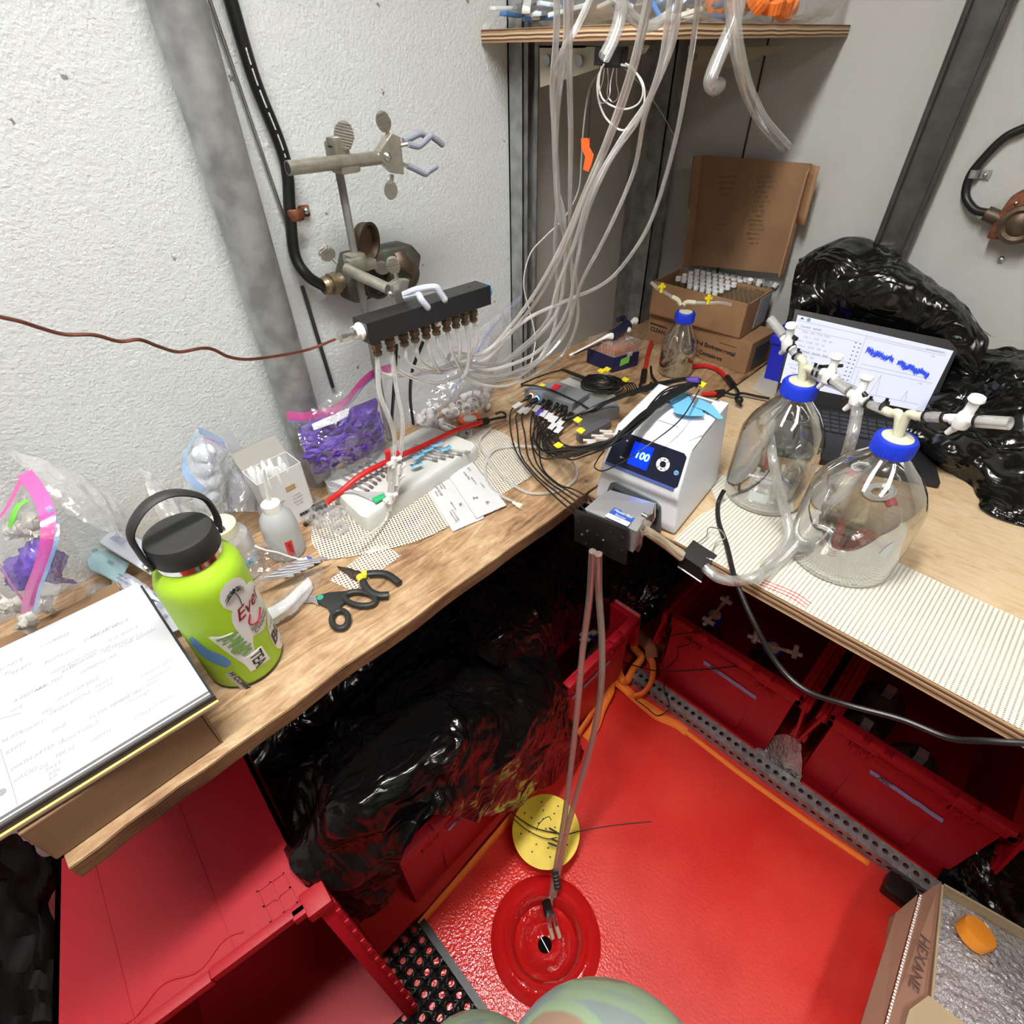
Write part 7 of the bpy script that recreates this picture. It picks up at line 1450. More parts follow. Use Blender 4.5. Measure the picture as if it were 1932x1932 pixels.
# ---- blue bin
B0, B1 = PZ(1441, 714, BZ), PZ(1470, 722, BZ); bz = hgt(B0, 1434, 628)-BZ
t = thing('blue_bin', 'bright blue plastic bin between the cartons and laptop', 'bin', B0); bmx = mat('bin_blue', (.008, .02, .55), .4)
bx0 = (B1-B0).normalized(); by0 = V((-bx0.y, bx0.x, 0)); Q = [B0, B0+bx0*.12, B0+bx0*.12+by0*.15, B0+by0*.15]; ce = sum(Q, V())/4
MB().rings([[q_ for q_ in Q], [V((*(ce.xy+(q_.xy-ce.xy)*1.08), BZ+bz*.86)) for q_ in Q], [V((*(ce.xy+(q_.xy-ce.xy)*1.16), BZ+bz*.86)) for q_ in Q], [V((*(ce.xy+(q_.xy-ce.xy)*1.16), BZ+bz)) for q_ in Q], [V((*(ce.xy+(q_.xy-ce.xy)*1.10), BZ+bz*1.03)) for q_ in Q]]).o('tub', bmx, t, smooth=False)
mb = MB()
for i in range(5): p = Q[0].lerp(Q[3], .1+.2*i); mb.cyl(V((p.x, p.y, BZ+bz*1.0)), V((p.x, p.y, BZ+bz*1.08)), .006, n=10)
MB().prism([V((q_.x, q_.y, BZ+bz*1.03)) for q_ in Q], (0, 0, .008), .003).o('lid', bmx, t); mb.o('lid_bump', bmx, t)
# ---- cartons
K0, K1, K2 = PZ(1404, 707, BZ), PZ(1219, 640, BZ), PZ(1449, 681, BZ)
kx = (K0-K1).normalized(); ky = V((-kx.y, kx.x, 0)); kw = (K0-K1).length; kd = .12; h1 = hgt(K0, 1411, 647)-BZ
lc = thing('carton', 'closed brown carton printed with environmental sample container wording', 'carton', K1)
MB().prism([K1, K0, K0+ky*kd, K1+ky*kd], (0, 0, h1), .0015).o('body', card, lc, smooth=False)
fz = -ky; 
def kt(b_, u_, z_, s_, al='LEFT'): text('carton_print', b_, s_, K1+kx*kw*u_+fz*.0008+V((0, 0, z_)), (kx, up, fz), ink, lc, .0001, align=al, bold=.0004)
kt('CLEAN', .03, h1*.42, .016); kt('Certified Environmental', .40, h1*.50, .0155); kt('Sample Containers', .40, h1*.22, .0155); MB().box(K1+kx*kw*.47+fz*.0006+V((0, 0, h1*.08)), (kw*.2, .0005, .0012), (kx, ky, up)).o('underline', ink, lc, smooth=False); MB().box(K1+kx*kw*.8+fz*.0006+V((0, 0, h1*.72)), (kw*.16, .0005, .0008), (kx, ky, up)).o('fine_print', ink, lc, smooth=False); kt('ENVIRONMENTAL', .02, h1*.6, .007)
MB().box(K0+ky*kd*.5+kx*.0008+V((0, 0, h1*.45)), (.001, kd*.6, h1*.7), (kx, ky, up)).o('shipping_label', mat('dark_label', (.08, .08, .09), .6), lc, smooth=False)
z2 = BZ+h1+.001; J0, J1 = PZ(1396, 640, z2), PZ(1224, 591, z2); jx = (J0-J1).normalized(); jy = V((-jx.y, jx.x, 0)); jw = (J0-J1).length; jd = .137; h2 = hgt(J0, 1409, 574)-z2
uc = thing('carton', 'open brown carton of capped vials on top, lid leaning on the wall', 'carton', J1)
mb = MB(); T = .003; hh = V((0, 0, h2))
for a, b_, n_ in ((J1, J0, jy), (J1, J1+jy*jd, jx), (J0, J0+jy*jd, -jx), (J1+jy*jd, J0+jy*jd, -jy)): mb.prism([a, b_, b_+hh, a+hh], n_*T)
mb.prism([J1+V((0, 0, .0)), J0, J0+jy*jd, J1+jy*jd], (0, 0, .003)); mb.o('body', card, uc, smooth=False)
MB().prism([J0+jy*jd*.45+jx*.001+V((0, 0, h2*.1)), J0+jy*jd*.95+jx*.001+V((0, 0, h2*.1)), J0+jy*jd*.98+jx*.001+V((0, 0, h2*.95)), J0+jy*jd*.5+jx*.001+V((0, 0, h2*.95))], jx*.001).o('grey_label', mat('grey_label', (.35, .37, .40), .6), uc, 'grey printed label', smooth=False)
LA, LB = J1+jy*jd+hh, J0+jy*jd+hh; ld = V((0, 0, 1))*.995+jy*.03; ld.normalize(); ln_ = jx.cross(ld).normalized(); LT = lambda x, y, o_=0: PL(x, y, LA+ln_*o_, ln_)
lidP = [PY(*q, -.036) for q in ((1302, 500), (1478, 517), (1530, 309), (1327, 293))]; ln_ = V((0, 1, 0))
pass
ld_ = MB().prism(lidP, ln_*.003).o('lid', cardd, uc, 'opened lid with handwriting inside', smooth=False)
sg_ = 1 if ln_.dot(CAM-LA) > 0 else -1; nn_ = ln_*sg_; a_, b_ = lidP[3], lidP[0]
def flp(p, q, out, name): G = [[p.lerp(q, k/6)+out*(s_*.028)+nn_*(.022*math.sin(s_*1.9)) for k in range(7)] for s_ in (0, .25, .5, .75, 1)]; return MB().grid(G).o(name, card, ld_, solid=.003)
flp(lidP[3], lidP[3].lerp(lidP[0], .45), -jx*.5, 'left_ear'); flp(lidP[2], lidP[2].lerp(lidP[1], .5), jx, 'right_ear')
MB().prism([lidP[2], lidP[1], lidP[1]+nn_*.03, lidP[2]+nn_*.012-ld*.02], jx*.003).o('right_side_wall', card, ld_, smooth=False); MB().prism([lidP[3], lidP[0], lidP[0]+nn_*.04, lidP[3]+nn_*.02-ld*.02], -jx*.003).o('left_side_wall', card, ld_, smooth=False)
fi = mat('faint_pen', (.12, .075, .04), .8); lxx = (lidP[1]-lidP[0]).normalized(); lyy = nn_.cross(lxx)
for i in range(15):
    text('handwriting', ['14.2  S1 10:42', '14.9  S2 11:05', 'RUN 3   8/18', '16.1 blank', '~16.3  (A)', 'C 4  D2  12', 'L 12  18.5', 'S 22  19.0', 'note 7', 'A1 set done', 'A2 5.11 3.2', 'A3 5.14 3.9', '80.0 20:14', 'depth 5 m', 'cast 12'][i], .0075, lidP[0].lerp(lidP[1], .62).lerp(lidP[3].lerp(lidP[2], .62), .86-.042*i)+nn_*.001+lxx*.004*(i % 3), (lxx, lyy, nn_), fi, ld_, .0001, shear=.2)
for i in range(6): text('handwriting', ['Standards 2022', 'Rinse 1-5 then', 'fill with DIC', 'ventral 3', 'acid wash', 'Sarie a'][i], .0075, lidP[0].lerp(lidP[1], .28).lerp(lidP[3].lerp(lidP[2], .28), .84-.05*i-(.22 if i > 3 else 0))+nn_*.001, (lxx, lyy, nn_), fi, ld_, .0001, shear=.2)
gv = film('vial_glass', (.35, .25, .15), dif=.4, gl=.7, rough=.08, bump=0)
vz = z2+h2*.8; V0, VU, VV = PZ(1268, 527, vz+.02), PZ(1350, 549, vz+.02), PZ(1338, 500, vz+.02)
for i in range(8):
    for j in range(7):
        p = V0+(VU-V0)*(i/7)+(VV-V0)*(j/6); 
        if i < 3 and j == 0: continue
        c_ = MB().lathe(p-V((0, 0, .010)), [(0, .0072), (.010, .0072), (.0112, .0062), (.0112, .0035)], n=16).o('capped_vial', whitep, None, 'white-capped vial in the close-packed rows of the open carton', cat='vial', group='capped vials in the carton')
        MB().lathe(p-V((0, 0, .05)), [(0, .0068), (.038, .0068)], n=10).o('vial_glass', gv, c_)
WU = (VU-V0)/7; WV = (VV-V0)/6
for i in range(5):
    for j in range(8):
        p = V0+WU*(7.9+i*.75)+WV*(j*.72+.7)-V((0, 0, .018))
        MB().lathe(p-V((0, 0, .03)), [(0, .0068), (.03, .0068), (.034, .005), (.04, .005)], n=12, cap=False).o('open_vial', gv, None, 'uncapped glass vial in the right half of the open carton', cat='vial', group='uncapped vials in the carton')
for x, y in ((1414, 533), (1424, 529), (1431, 535), (1438, 524), (1443, 520), (1447, 531), (1453, 526), (1430, 538), (1440, 533), (1456, 536), (1467, 530), (1461, 541)):
    MB().lathe(PZ(x, y, vz+.015), [(0, .007), (.010, .007), (.011, .006)], (random.uniform(-.4, .4), random.uniform(-.4, .4), 1), n=14).o('loose_cap', whitep, None, 'loose white vial cap lying on the right side of the open carton', cat='cap', group='loose caps in the carton')
# ---- small bottle with yellow taps
s0 = PZ(1272, 702, BZ+.002); shg = hgt(s0, 1286, 600)-BZ; R = .043
t = thing('glass_bottle', 'small clear bottle half full of liquid with blue cap and yellow taps', 'bottle', s0)
MB().lathe(s0, [(.004, .001), (.002, R*.8), (.003, R*.95), (.01, R), (shg*.52, R), (shg*.64, R*.9), (shg*.8, R*.6), (shg*.92, R*.4), (shg*1.0, .016)], n=56, cap=False).o('glass_body', glass, t)
MB().lathe(s0, [(.005, .001), (.006, R*.93), (.012, R*.96), (shg*.38, R*.96), (shg*.385, R*.96), (shg*.385, .001)], n=48).o('liquid', film('liquid', (.75, .7, .5), dif=.12, gl=.8, rough=.03, bump=0, tr=(.97, .94, .86)), t)
cp_ = MB().lathe(s0+V((0, 0, shg*.93)), [(0, .021), (.001, .0225, 1), (.021, .023, 1), (.024, .022), (.024, .015)], n=64, rib=.05, nrib=1, cap=False).o('blue_screw_cap', blue_cap, t)
MB().lathe(s0+V((0, 0, shg*.93+.02)), [(0, .0165), (.006, .016), (.007, .012), (.007, .001)], n=32).o('cream_insert', creamp, cp_)
MB().tube([s0+V((.004, 0, shg*.95)), s0+V((.006, -.004, shg*.6)), s0+V((.008, -.006, shg*.25)), s0+V((-.006, -.01, .012)), s0+V((-.015, -.012, .01))], .004, 10, 6).o('dip_tube', clr2, t)
tn = (CAM-s0); tn.z = 0; tn.normalize(); tp = s0+V((0, 0, shg*.93+.03)); TT = lambda x, y: PL(x, y, tp, tn)
for P_ in ([(1284, 575), (1279, 566), (1268, 560)], [(1290, 575), (1296, 570), (1312, 571)]): MB().tube([TT(*p) for p in P_], .0052, 10, 4).o('cream_elbow', creamp, cp_)
for P_ in ([(1268, 560), (1256, 553), (1240, 543), (1228, 532)], [(1312, 571), (1338, 572), (1360, 571), (1380, 575)]): MB().tube([TT(*p) for p in P_], .0042, 10, 4).o('clear_arm', clr2, cp_)
yl = mat('yellow_tap', (.9, .75, .02), .4)
for x, y in ((1249, 541), (1337, 563)):
    c_ = TT(x, y)+tn*.004; mb = MB(); mb.cyl(c_+V((0, 0, -.012)), c_+V((0, 0, .006)), .0036, n=10); mb.box(c_+V((0, 0, .002)), (.018, .005, .006), (RT, tn, up), .001); mb.box(c_+V((0, 0, .006)), (.008, .006, .008), (RT, tn, up), .001); mb.o('yellow_tap', yl, cp_)
# ---- tip box and pipette
t0 = PZ(1155, 704, BZ); tL, tR = PZ(1106, 684, BZ), PZ(1203, 690, BZ); zb1 = hgt(t0, 1155, 676)-BZ; zb2 = zb1*1.75
t = thing('pipette_tip_box', 'dark blue box of orange pipette tips with a clear lid', 'box', t0); Q = [t0, tR, tL+(tR-t0), tL]
MB().prism(Q, (0, 0, zb1), .002).o('base', mat('navy_plastic', (.01, .014, .07), .4), t)
MB().prism([p+V((0, 0, zb1+.0005)) for p in Q], (0, 0, zb2-zb1), .002).o('clear_lid', film('lid_film', (.8, .7, .65), dif=.2, gl=.5, rough=.1, bump=0), t)
for i in range(8):
    for j in range(8): p = t0+(tR-t0)*(.1+.8*i/7)+(tL-t0)*(.1+.8*j/7)+V((0, 0, zb1)); MB().lathe(p, [(0, .0028), ((zb2-zb1)*.62, .0036)], n=8).o('orange_tip', mat('orange_tip', (.85, .25, .10), .5), t)
gn = (tR-t0).normalized(); gn2 = V((gn.y, -gn.x, 0)); MB().prism([t0+(tR-t0)*k+gn2*.001+V((0, 0, z)) for k, z in ((.25, zb1*.35), (.6, zb1*.45), (.62, zb1*.9), (.27, zb1*.8))], gn2*.0008).o('green_label', mat('green_label', (.2, .55, .08), .6), t, 'green tape label', smooth=False)
MB().prism([t0+(tR-t0)*k+gn2*.001+V((0, 0, z)) for k, z in ((.5, zb1*.9), (.68, zb1*.9), (.68, zb1*1.15), (.5, zb1*1.15))], gn2*.003).o('lid_latch', film_milk, t)
zp = BZ+zb2+.012; A = PZ(1080, 668, BZ+zb1); B_ = PZ(1143, 636, zp); C_ = PZ(1154, 634, zp); D2 = PZ(1184, 613, zp+.005); E_ = PZ(1197, 606, zp+.006)
t = thing('pipette', 'white and navy pipette lying across the tip box lid', 'pipette', B_)
MB().tube([A, A.lerp(B_, .55), B_, C_], lambda k: .0025+.007*max(0, k-.5)*2, 12, 3).o('white_shaft', whitep, t); MB().tube([A.lerp(B_, .05)-V((0, 0, .004)), B_-V((0, 0, .01))], .002, 8, 1).o('black_ejector', rubber, t)
MB().tube([C_, C_.lerp(D2, .5), D2], lambda k: .0125+.001*k, 16, 4).o('navy_grip', mat('navy_grip', (.012, .014, .04), .4), t); MB().tube([D2.lerp(C_, .2), PZ(1178, 600, zp+.02), PZ(1166, 604, zp+.022)], .0065, 10, 5).o('finger_hook', mat('navy_grip', (0, 0, 0)), t)
MB().cyl(D2, E_, .006, n=12).o('plunger', whitep, t); MB().lathe(E_, [(-.002, .009), (.005, .0095), (.006, .008)], E_-D2, n=20).o('plunger_button', whitep, t); MB().sphere(PZ(1186, 622, zp), .007).o('side_button', whitep, t)
MB().lathe(A, [(-.008, .0035), (.002, .0035)], B_-A, n=12).o('tip_cone', whitep, t)
# ---- second bungee cord
t = thing('bungee_cord', 'red bungee cord with black hooks looped behind the small bottle', 'bungee cord', PZ(1300, 700, BZ))
MB().tube([PZ(1229, 645, BZ+.01), PZ(1222, 670, BZ+.008), PZ(1216, 702, BZ+.01)], .005, 10, 5).o('cord', redr, t)
MB().tube([PZ(1305, 693, BZ+.008), PZ(1330, 690, BZ+.008), PZ(1355, 698, BZ+.008), PZ(1372, 714, BZ+.01)], .0052, 10, 6).o('cord', redr, t); MB().tube([PZ(1325, 744, BZ+.01), PZ(1352, 742, BZ+.012)], .005, 10, 1).o('cord', redr, t)
for P_ in ([(1216, 700), (1213, 718)], [(1372, 712), (1384, 727)], [(1350, 742), (1366, 740)]): MB().tube([PZ(*p, BZ+.012) for p in P_], .0078, 12, 1).o('hook_sleeve', rubber, t)
for P_ in ([(1213, 716), (1207, 730), (1220, 738), (1228, 722)], [(1384, 726), (1394, 742), (1388, 752), (1398, 765)], [(1366, 740), (1385, 745), (1400, 742), (1430, 748), (1452, 752)], [(1228, 692), (1230, 708), (1240, 722), (1262, 738)]): MB().tube([PZ(*p, BZ+.012) for p in P_], .0032, 8, 5).o('hook', rubber, t)
MB().sphere(PZ(1395, 755, BZ+.02), .009).o('knot', rubber, t)
# ---- connector boxes
def c8(x, y, z=BZ): return PZ(960+.1553*x, 660+.1553*y, z)
gm = mat('hub_grey', (.23, .24, .26), .4, bump=.1, bs=200); gm2 = mat('pale_grey_box', (.45, .46, .44), .6, bump=.3, bs=80)
def hubbox(q, h, label, m_):
    P_ = [c8(*p, BZ+h) for p in q]; t = thing('connector_box', label, 'box', sum(P_, V())/4-V((0, 0, h))); MB().prism([p-V((0, 0, h-.001)) for p in P_], (0, 0, h-.001), .002).o('housing', m_, t, smooth=False); return t, P_
hb, hp = hubbox([(190, 465), (770, 655), (985, 520), (620, 385), (430, 400)], .035, 'grey connector box with lit blue rings and black plugs, left of the coil', gm)
hb2, hp2 = hubbox([(775, 740), (870, 805), (1350, 700), (1330, 640), (1010, 560)], .03, 'second grey connector box partly under the black cables', gm)
hubbox([(620, 385), (985, 525), (1300, 560), (1200, 420), (760, 320)], .02, 'pale grey flat box under the black cable coil', gm2)
hubbox([(820, 1010), (900, 1050), (1250, 860), (1200, 820), (960, 900)], .02, 'dark grey adapter box under the cable bundle', mat('adapter_grey', (.12, .12, .13), .5))
for q, m_, lb in (([(345, 440), (400, 405), (455, 428), (400, 458)], 'ty', 'yellow'), ([(500, 480), (560, 415), (650, 435), (560, 505)], 'tr', 'red')):
    MB().prism([c8(*p, BZ+.0362) for p in q], (0, 0, .0005)).o(lb+'_label', mat(lb+'_label', (.85, .75, .05) if lb == 'yellow' else (.75, .02, .05), .6), hb, lb+' tape label', smooth=False)
MB().prism([c8(*p, BZ+.0312) for p in ((1010, 715), (1050, 700), (1075, 725), (1030, 740))], (0, 0, .0005)).o('green_label', mat('green_label', (.2, .55, .08)), hb2, 'green tape label', smooth=False)
ledb = mat('blue_ring_light', (.15, .55, 1), .3, emit=5); ledo = mat('orange_light', (1, .35, .15), .3, emit=3)
random.seed(12); tags = []; tagm = mat('white_tag', (.72, .72, .74), .5); ylt = mat('yellow_tag', (.9, .75, .03), .5); vt = mat('violet_tag', (.12, .06, .4), .5)
PL_ = [((260, 565), (40, 720)), ((330, 600), (95, 790)), ((350, 590), (160, 800)), ((460, 575), (290, 770)), ((490, 620), (330, 820)), ((530, 610), (380, 840)), ((600, 650), (440, 870)), ((640, 700), (490, 900)), ((700, 690), (540, 930)), ((740, 790), (580, 950)), ((680, 750), (470, 1000)), ((760, 800), (540, 1040))]
for i, (a, b_) in enumerate(PL_):
    p = c8(*a, BZ+.022); q = c8(*b_, BZ+.014); d = (q-p).normalized()
    t = thing('cable_plug', ['first','second','third','fourth','fifth','sixth','seventh','eighth','ninth','tenth','eleventh','twelfth'][i]+' black plug with a white tag from the left end of the grey connector box', 'plug', p); t['group'] = 'plugs in the connector box'
    MB().lathe(p, [(-.006, .005), (.012, .005), (.014, .0035), (.022, .0025)], d, n=10).o('plug_body', rubber, t)
    if i in (1, 3, 5, 8): MB().lathe(p-d*.004, [(-.001, .0062), (.001, .0062)], d, n=14, cap=True).o('light_ring', ledb, t, 'glowing blue ring')
    if i == 0: MB().lathe(p-d*.004, [(-.001, .006), (.001, .006)], d, n=12).o('light_ring', ledo, t, 'glowing orange ring')
    c_ = p.lerp(q, .72); s_ = d.cross(up).normalized(); MB().prism([c_-d*.012-s_*.007, c_+d*.014-s_*.006, c_+d*.012+s_*.007, c_-d*.012+s_*.006], (0, 0, .0012)).o('cable_tag', vt if i == 4 else tagm, t, smooth=False); tags.append((p, q, d))
# cables: some go to the pump head, the rest loop round and over the pump to a tied bundle
zt_ = BZ+H*1.1+.01
for i in range(5):
    p, q, d = tags[i if i < 3 else i+2]
    x0 = (975, 985, 1000, 1015, 1025)[i]
    P_ = [p+d*.02, q, PZ(962+14*i, 800+9*i, BZ+.02), PZ(x0-2, 850+8*i, BZ+.02), PZ(x0+28, 893+5*i, BZ+.02), PZ(1045+9*i, 935-3*i, BZ+.03), PY(1082+6*i, 968-8*i, -.955+.02*(i > 2)), PY(1092+8*i, 985-8*i, -.96+.03*(i > 2))]
    MB().tube(P_, .0016, 7, 7).o('sensor_cable', rubber, None, 'thin black cable running from the connector box down to the pump head', cat='cable', group='cables to the pump head')
tie = PZ(1307, 722, zt_+.01)
for i in range(16):
    k = i/15; p, q, d = tags[3+(i % 9)]; j = random.uniform
    lowx, lowy = 1022+k*75+j(-6, 6), 862+j(-14, 10)-k*8
    P_ = [p+d*.02, q, PZ(1000+k*60+j(-5, 5), 835+j(-6, 6), BZ+.02), PZ(lowx, lowy, BZ+.02+.02*k), PZ(lowx+38, lowy-4-k*6, BZ+.09+.03*k), PZ(1138+k*46, 842-k*24+j(-7, 7), BZ+H+.012), PZ(1205+k*26, 796-k*28+j(-9, 9), zt_+.004), PZ(1262+j(-9, 9), 752-k*16+j(-9, 9), zt_+.006), tie+V((j(-.006, .006), j(-.006, .006), j(-.003, .003))), PZ(1318+j(-5, 5), 722+j(-6, 10), zt_+.006)]
    MB().tube(P_, .0017, 7, 7).o('sensor_cable', rubber, None, 'thin black cable looping from the connector box over the white pump', cat='cable', group='cables looping over the pump')
for i in range(9):
    k = i/8; j = random.uniform
    P_ = [PZ(1068+k*55, 790-k*14, BZ+.034), PZ(1120+k*30, 770-k*15+j(-3, 3), BZ+.05), PZ(1180+k*15, 748-k*12, BZ+.09), PZ(1240, 730-k*8+j(-4, 4), BZ+.13), PZ(1290+j(-5, 5), 715+j(-3, 4), zt_), PZ(1318, 716+j(-5, 8), zt_)]
    MB().tube(P_, .0017, 7, 7).o('sensor_cable', rubber, None, 'thin black cable crossing from the second box to the tied end above the pump', cat='cable', group='cables to the tied end')
MB().tube([PZ(1320, 735, zt_+.01), PZ(1285, 790, zt_+.01), PZ(1230, 835, zt_-.01), PZ(1180, 868, BZ+H*.9), PZ(1140, 888, BZ+H*.6), PZ(1122, 882, BZ+H*.5), PZ(1127, 868, BZ+H*.55), PZ(1140, 850, BZ+H*.7)], .0012, 7, 7).o('sensor_cable', rubber, None, 'single thin black cable crossing the pump display', cat='cable')
MB().tube([c8(155, 455, BZ+.045), c8(180, 432, BZ+.05), c8(330, 440, BZ+.045), c8(520, 490, BZ+.04), c8(720, 580, BZ+.038), c8(880, 660, BZ+.035), c8(1010, 745, BZ+.034)], .0022, 8, 6).o('black_cable', rubber, None, 'black cable lying across the top of the grey connector box', cat='cable')
MB().prism([tie+V(p) for p in ((-.012, -.004, .004), (-.002, -.01, .004), (.012, 0, .004), (.004, .006, .004), (.006, .014, .004), (-.003, .008, .004))], (0, 0, .003)).o('purple_tie', vt, None, 'purple tape tie round the cable ends above the pump', cat='tape', smooth=False)
for i, (x, y, z) in enumerate(((835, 860, .045), (870, 990, .04), (600, 1170, .03), (1120, 265, .05), (1190, 245, .05), (1410, 370, .04), (2330, 430, .17))):
    p = c8(x, y, BZ+z); MB().prism([p+V((-.008, -.006, 0)), p+V((.009, -.008, 0)), p+V((.008, .007, .002)), p+V((-.007, .008, .002))], (0, 0, .002)).o('yellow_cable_tag', ylt, None, ['yellow cable tag beside the last plug of the connector box', 'yellow cable tag between the cable bundle and adapter', 'lowest yellow cable tag at the bend of the cables', 'left yellow tag on top of the black cable coil', 'right yellow tag on top of the black cable coil', 'yellow tag at the right end of the cable coil', 'yellow tag at the tied cable ends'][i], cat='tag', smooth=False)
for i in range(7): p = c8(930+50*i, 1190-28*i-(i % 2)*60, BZ+.045); MB().box(p, (.026, .006, .003), (V((.8, .6, 0)), V((-.6, .8, 0)), up), .0005).o('white_cable_tag', tagm, None, 'white tag on the cable bundle left of the pump display', cat='tag', group='white tags near the pump')
# coil
t = thing('cable_coil', 'coil of thin black cable with yellow tags on the pale box', 'cable coil', c8(1120, 420)); cc = c8(1130, 430, BZ+.03)
for i in range(22):
    R1_, R2_ = .052-.0012*i+random.uniform(-.004, .004), .034-.0008*i+random.uniform(-.003, .003); o_ = V((random.uniform(-.006, .006), random.uniform(-.006, .006), .002*(i % 8)))
    a0 = random.random()*6; MB().tube([cc+o_+V((.72, .69, 0)).normalized()*0+V((math.cos(a)*R1_*.8-math.sin(a)*R2_*.5, math.cos(a)*R1_*.45+math.sin(a)*R2_, .002*math.sin(3*a+i))) for a in [a0+k*.5236 for k in range(12)]], .0015, 6, 4, closed=True).o('cable_loop', rubber, t)
MB().tube([c8(1000, 380, BZ+.035), c8(850, 320, BZ+.035), c8(700, 260, BZ+.035), c8(640, 240, BZ+.035)], lambda k: .006-.003*k, 10, 5).o('tail_sleeve', rubber, t)
MB().tube([c8(650, 245, BZ+.035), c8(500, 280, BZ+.02), c8(330, 340, BZ+.02), c8(150, 420, BZ+.03)], .002, 8, 5).o('tail', rubber, t)
for i in range(5): MB().tube([c8(1300, 330+30*i, BZ+.03), c8(1370+30*i, 400, BZ+.035), c8(1440+28*i, 470, BZ+.03), c8(1420+30*i, 540, BZ+.03), c8(1340+20*i, 560, BZ+.03)], .0016, 6, 6).o('cable_loop', rubber, t)
# ---- small things behind the bottles
bcd = MB().prism([PZ(*p, BZ+.006) for p in ((1513, 875), (1545, 885), (1548, 900), (1522, 908))], (0, 0, .002)).o('barcode_packet', paper, None, 'white barcoded packet behind the first large bottle', cat='packet', smooth=False)
for i in range(7): a, b_ = PZ(1526+3*i, 889+.6*i, BZ+.0085), PZ(1524+3*i, 900+.6*i, BZ+.0085); MB().cyl(a, b_, .0005+.0003*(i % 2), n=5).o('barcode_bar', ink, bcd)
MB().prism([PZ(*p, BZ+.004) for p in ((1588, 886), (1600, 882), (1640, 905), (1632, 912))], (0, 0, .002)).o('pink_packet', mat('pink_packet', (.6, .12, .16), .6), None, 'pink-red packet behind the nearest bottle', cat='packet', smooth=False)
t = MB().prism([PZ(*p, BZ+.004) for p in ((1462, 905), (1470, 900), (1530, 918), (1528, 926))], (0, 0, .003)).o('blue_comb_strip', mat('slate_blue', (.10, .14, .30), .5), None, 'blue-grey toothed plastic strip seen through the first large bottle', cat='strip', smooth=False)
for i in range(3): MB().tube([PZ(1660+r_*math.cos(a), 928+r_*.5*math.sin(a), BZ+.006+.003*i) for r_ in (30-5*i,) for a in [k*.5236 for k in range(12)]], .0026, 8, 4, closed=True).o('coiled_white_tube', thinw, None, 'coiled white tubing behind the nearest large bottle', cat='tubing', group='coils behind the bottle')
MB().prism([PZ(*p, BZ+.005) for p in ((1706, 867), (1718, 858), (1742, 905), (1735, 914))], (0, 0, .001)).o('white_paper_strip', paper, None, 'white paper strip on the plywood right of the nearest bottle', cat='paper', smooth=False)
MB().prism([PZ(*p, BZ+.003) for p in ((1668, 943), (1690, 940), (1694, 952), (1674, 956))], (0, 0, .001)).o('red_sticker', mat('red_sticker', (.6, .02, .04), .5), None, 'small red sticker on the plywood behind the nearest bottle', cat='sticker', smooth=False)
MB().cyl(PZ(1720, 997, BZ+.002), PZ(1724, 990, BZ+.002), .003, n=8).o('black_bit', rubber, None, 'small black fragment on the plywood beside the nearest bottle', cat='fragment')
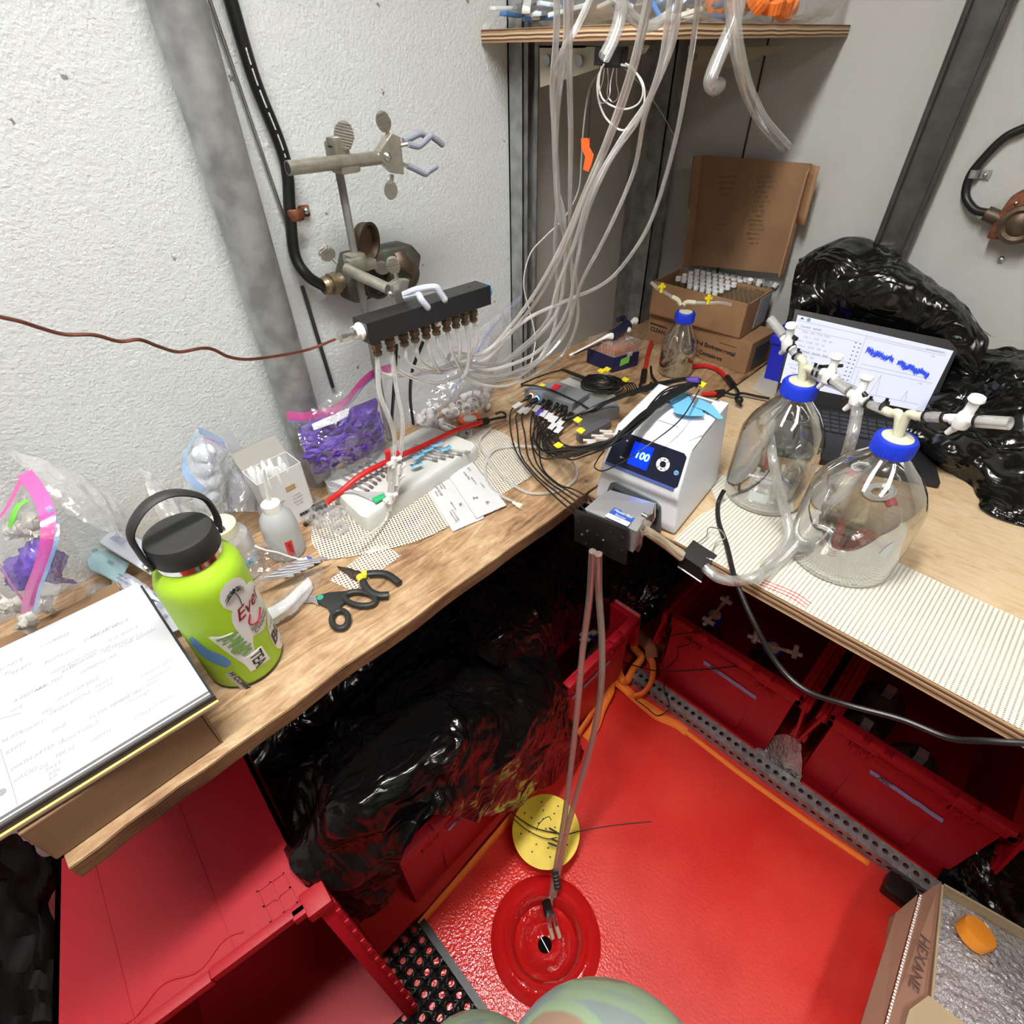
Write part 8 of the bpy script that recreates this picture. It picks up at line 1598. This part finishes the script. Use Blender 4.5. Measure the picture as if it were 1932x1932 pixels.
# ================================================================ PERSON (seated on a stool, looking down over the knees)
fd = V((-.62, .78, 0)); sd = V((.78, .62, 0)); A = V((.872, -1.481, 0)); F = lambda f, s_, z: A+fd*f+sd*s_+V((0, 0, z))
me = bpy.data.meshes.new('person'); bm = bmesh.new(); sk = bm.verts.layers.skin.verify()
def vv(p, r): v_ = bm.verts.new(p); v_[sk].radius = (r*1.22, r*1.22); return v_
def chain(prev, L):
    for p, r in L: v_ = vv(p, r); bm.edges.new((prev, v_)); prev = v_
    return prev
pv = vv(F(-.45, 0, .86), .15); pv[sk].use_root = True
chain(pv, [(F(-.47, 0, 1.0), .145), (F(-.48, 0, 1.16), .15)]); bm.verts.ensure_lookup_table(); c5_ = bm.verts[-1]
c6_ = chain(c5_, [(F(-.47, 0, 1.30), .13), (F(-.44, 0, 1.40), .06), (F(-.42, 0, 1.47), .055), (F(-.38, 0, 1.56), .092), (F(-.36, 0, 1.66), .098), (F(-.37, 0, 1.72), .06)])
for s_ in (-1, 1):
    chain(pv, [(F(-.30, .10*s_, .85), .088), (F(-.16, .065*s_, .86), .09), (F(-.03-(.045 if s_ < 0 else 0), .050*s_, .872-(.025 if s_ < 0 else 0)), .090+(.015 if s_ > 0 else 0)), (F(.01-(.05 if s_ < 0 else 0), .056*s_, .80), .072), (F(.0, .08*s_, .62), .058), (F(-.03, .09*s_, .40), .042), (F(.07, .10*s_, .36), .035)])
    chain(c5_, [(F(-.47, .17*s_, 1.24), .062), (F(-.46, .26*s_, 1.10), .05), (F(-.40, .28*s_, 1.06), .042), (F(-.33, .22*s_, 1.18), .034), (F(-.27, .15*s_, 1.34), .030), (F(-.25, .11*s_, 1.42), .026)])
bm.to_mesh(me); bm.free(); per = bpy.data.objects.new('person', me); COL.objects.link(per); me.materials.append(camo_m)
tag(per, 'person in faded camouflage clothing sitting at the bottom edge, knees forward', 'person')
md = per.modifiers.new('skin', 'SKIN'); md.use_smooth_shade = True; md = per.modifiers.new('sub', 'SUBSURF'); md.levels = 2; md.render_levels = 3
hp_ = F(-.37, 0, 1.64); hr = MB().sphere(hp_+V((0, 0, .02)), .118, (.95, .95, 1.02), n=12).o('hair', mat('dark_hair', (.04, .025, .015), .7), per)
st2 = thing('stool', 'round stool under the seated person in camouflage', 'stool', F(-.44, 0, 0)); c_ = F(-.44, 0, 0)
MB().lathe(c_+V((0, 0, .69)), [(0, .16), (.01, .175), (.035, .175), (.045, .16)]).o('seat', black, st2)
for k in range(4): a = k*1.5708+.4; MB().cyl(c_+V((math.cos(a)*.11, math.sin(a)*.11, .69)), c_+V((math.cos(a)*.17, math.sin(a)*.17, 0)), .011).o('leg', galv, st2)
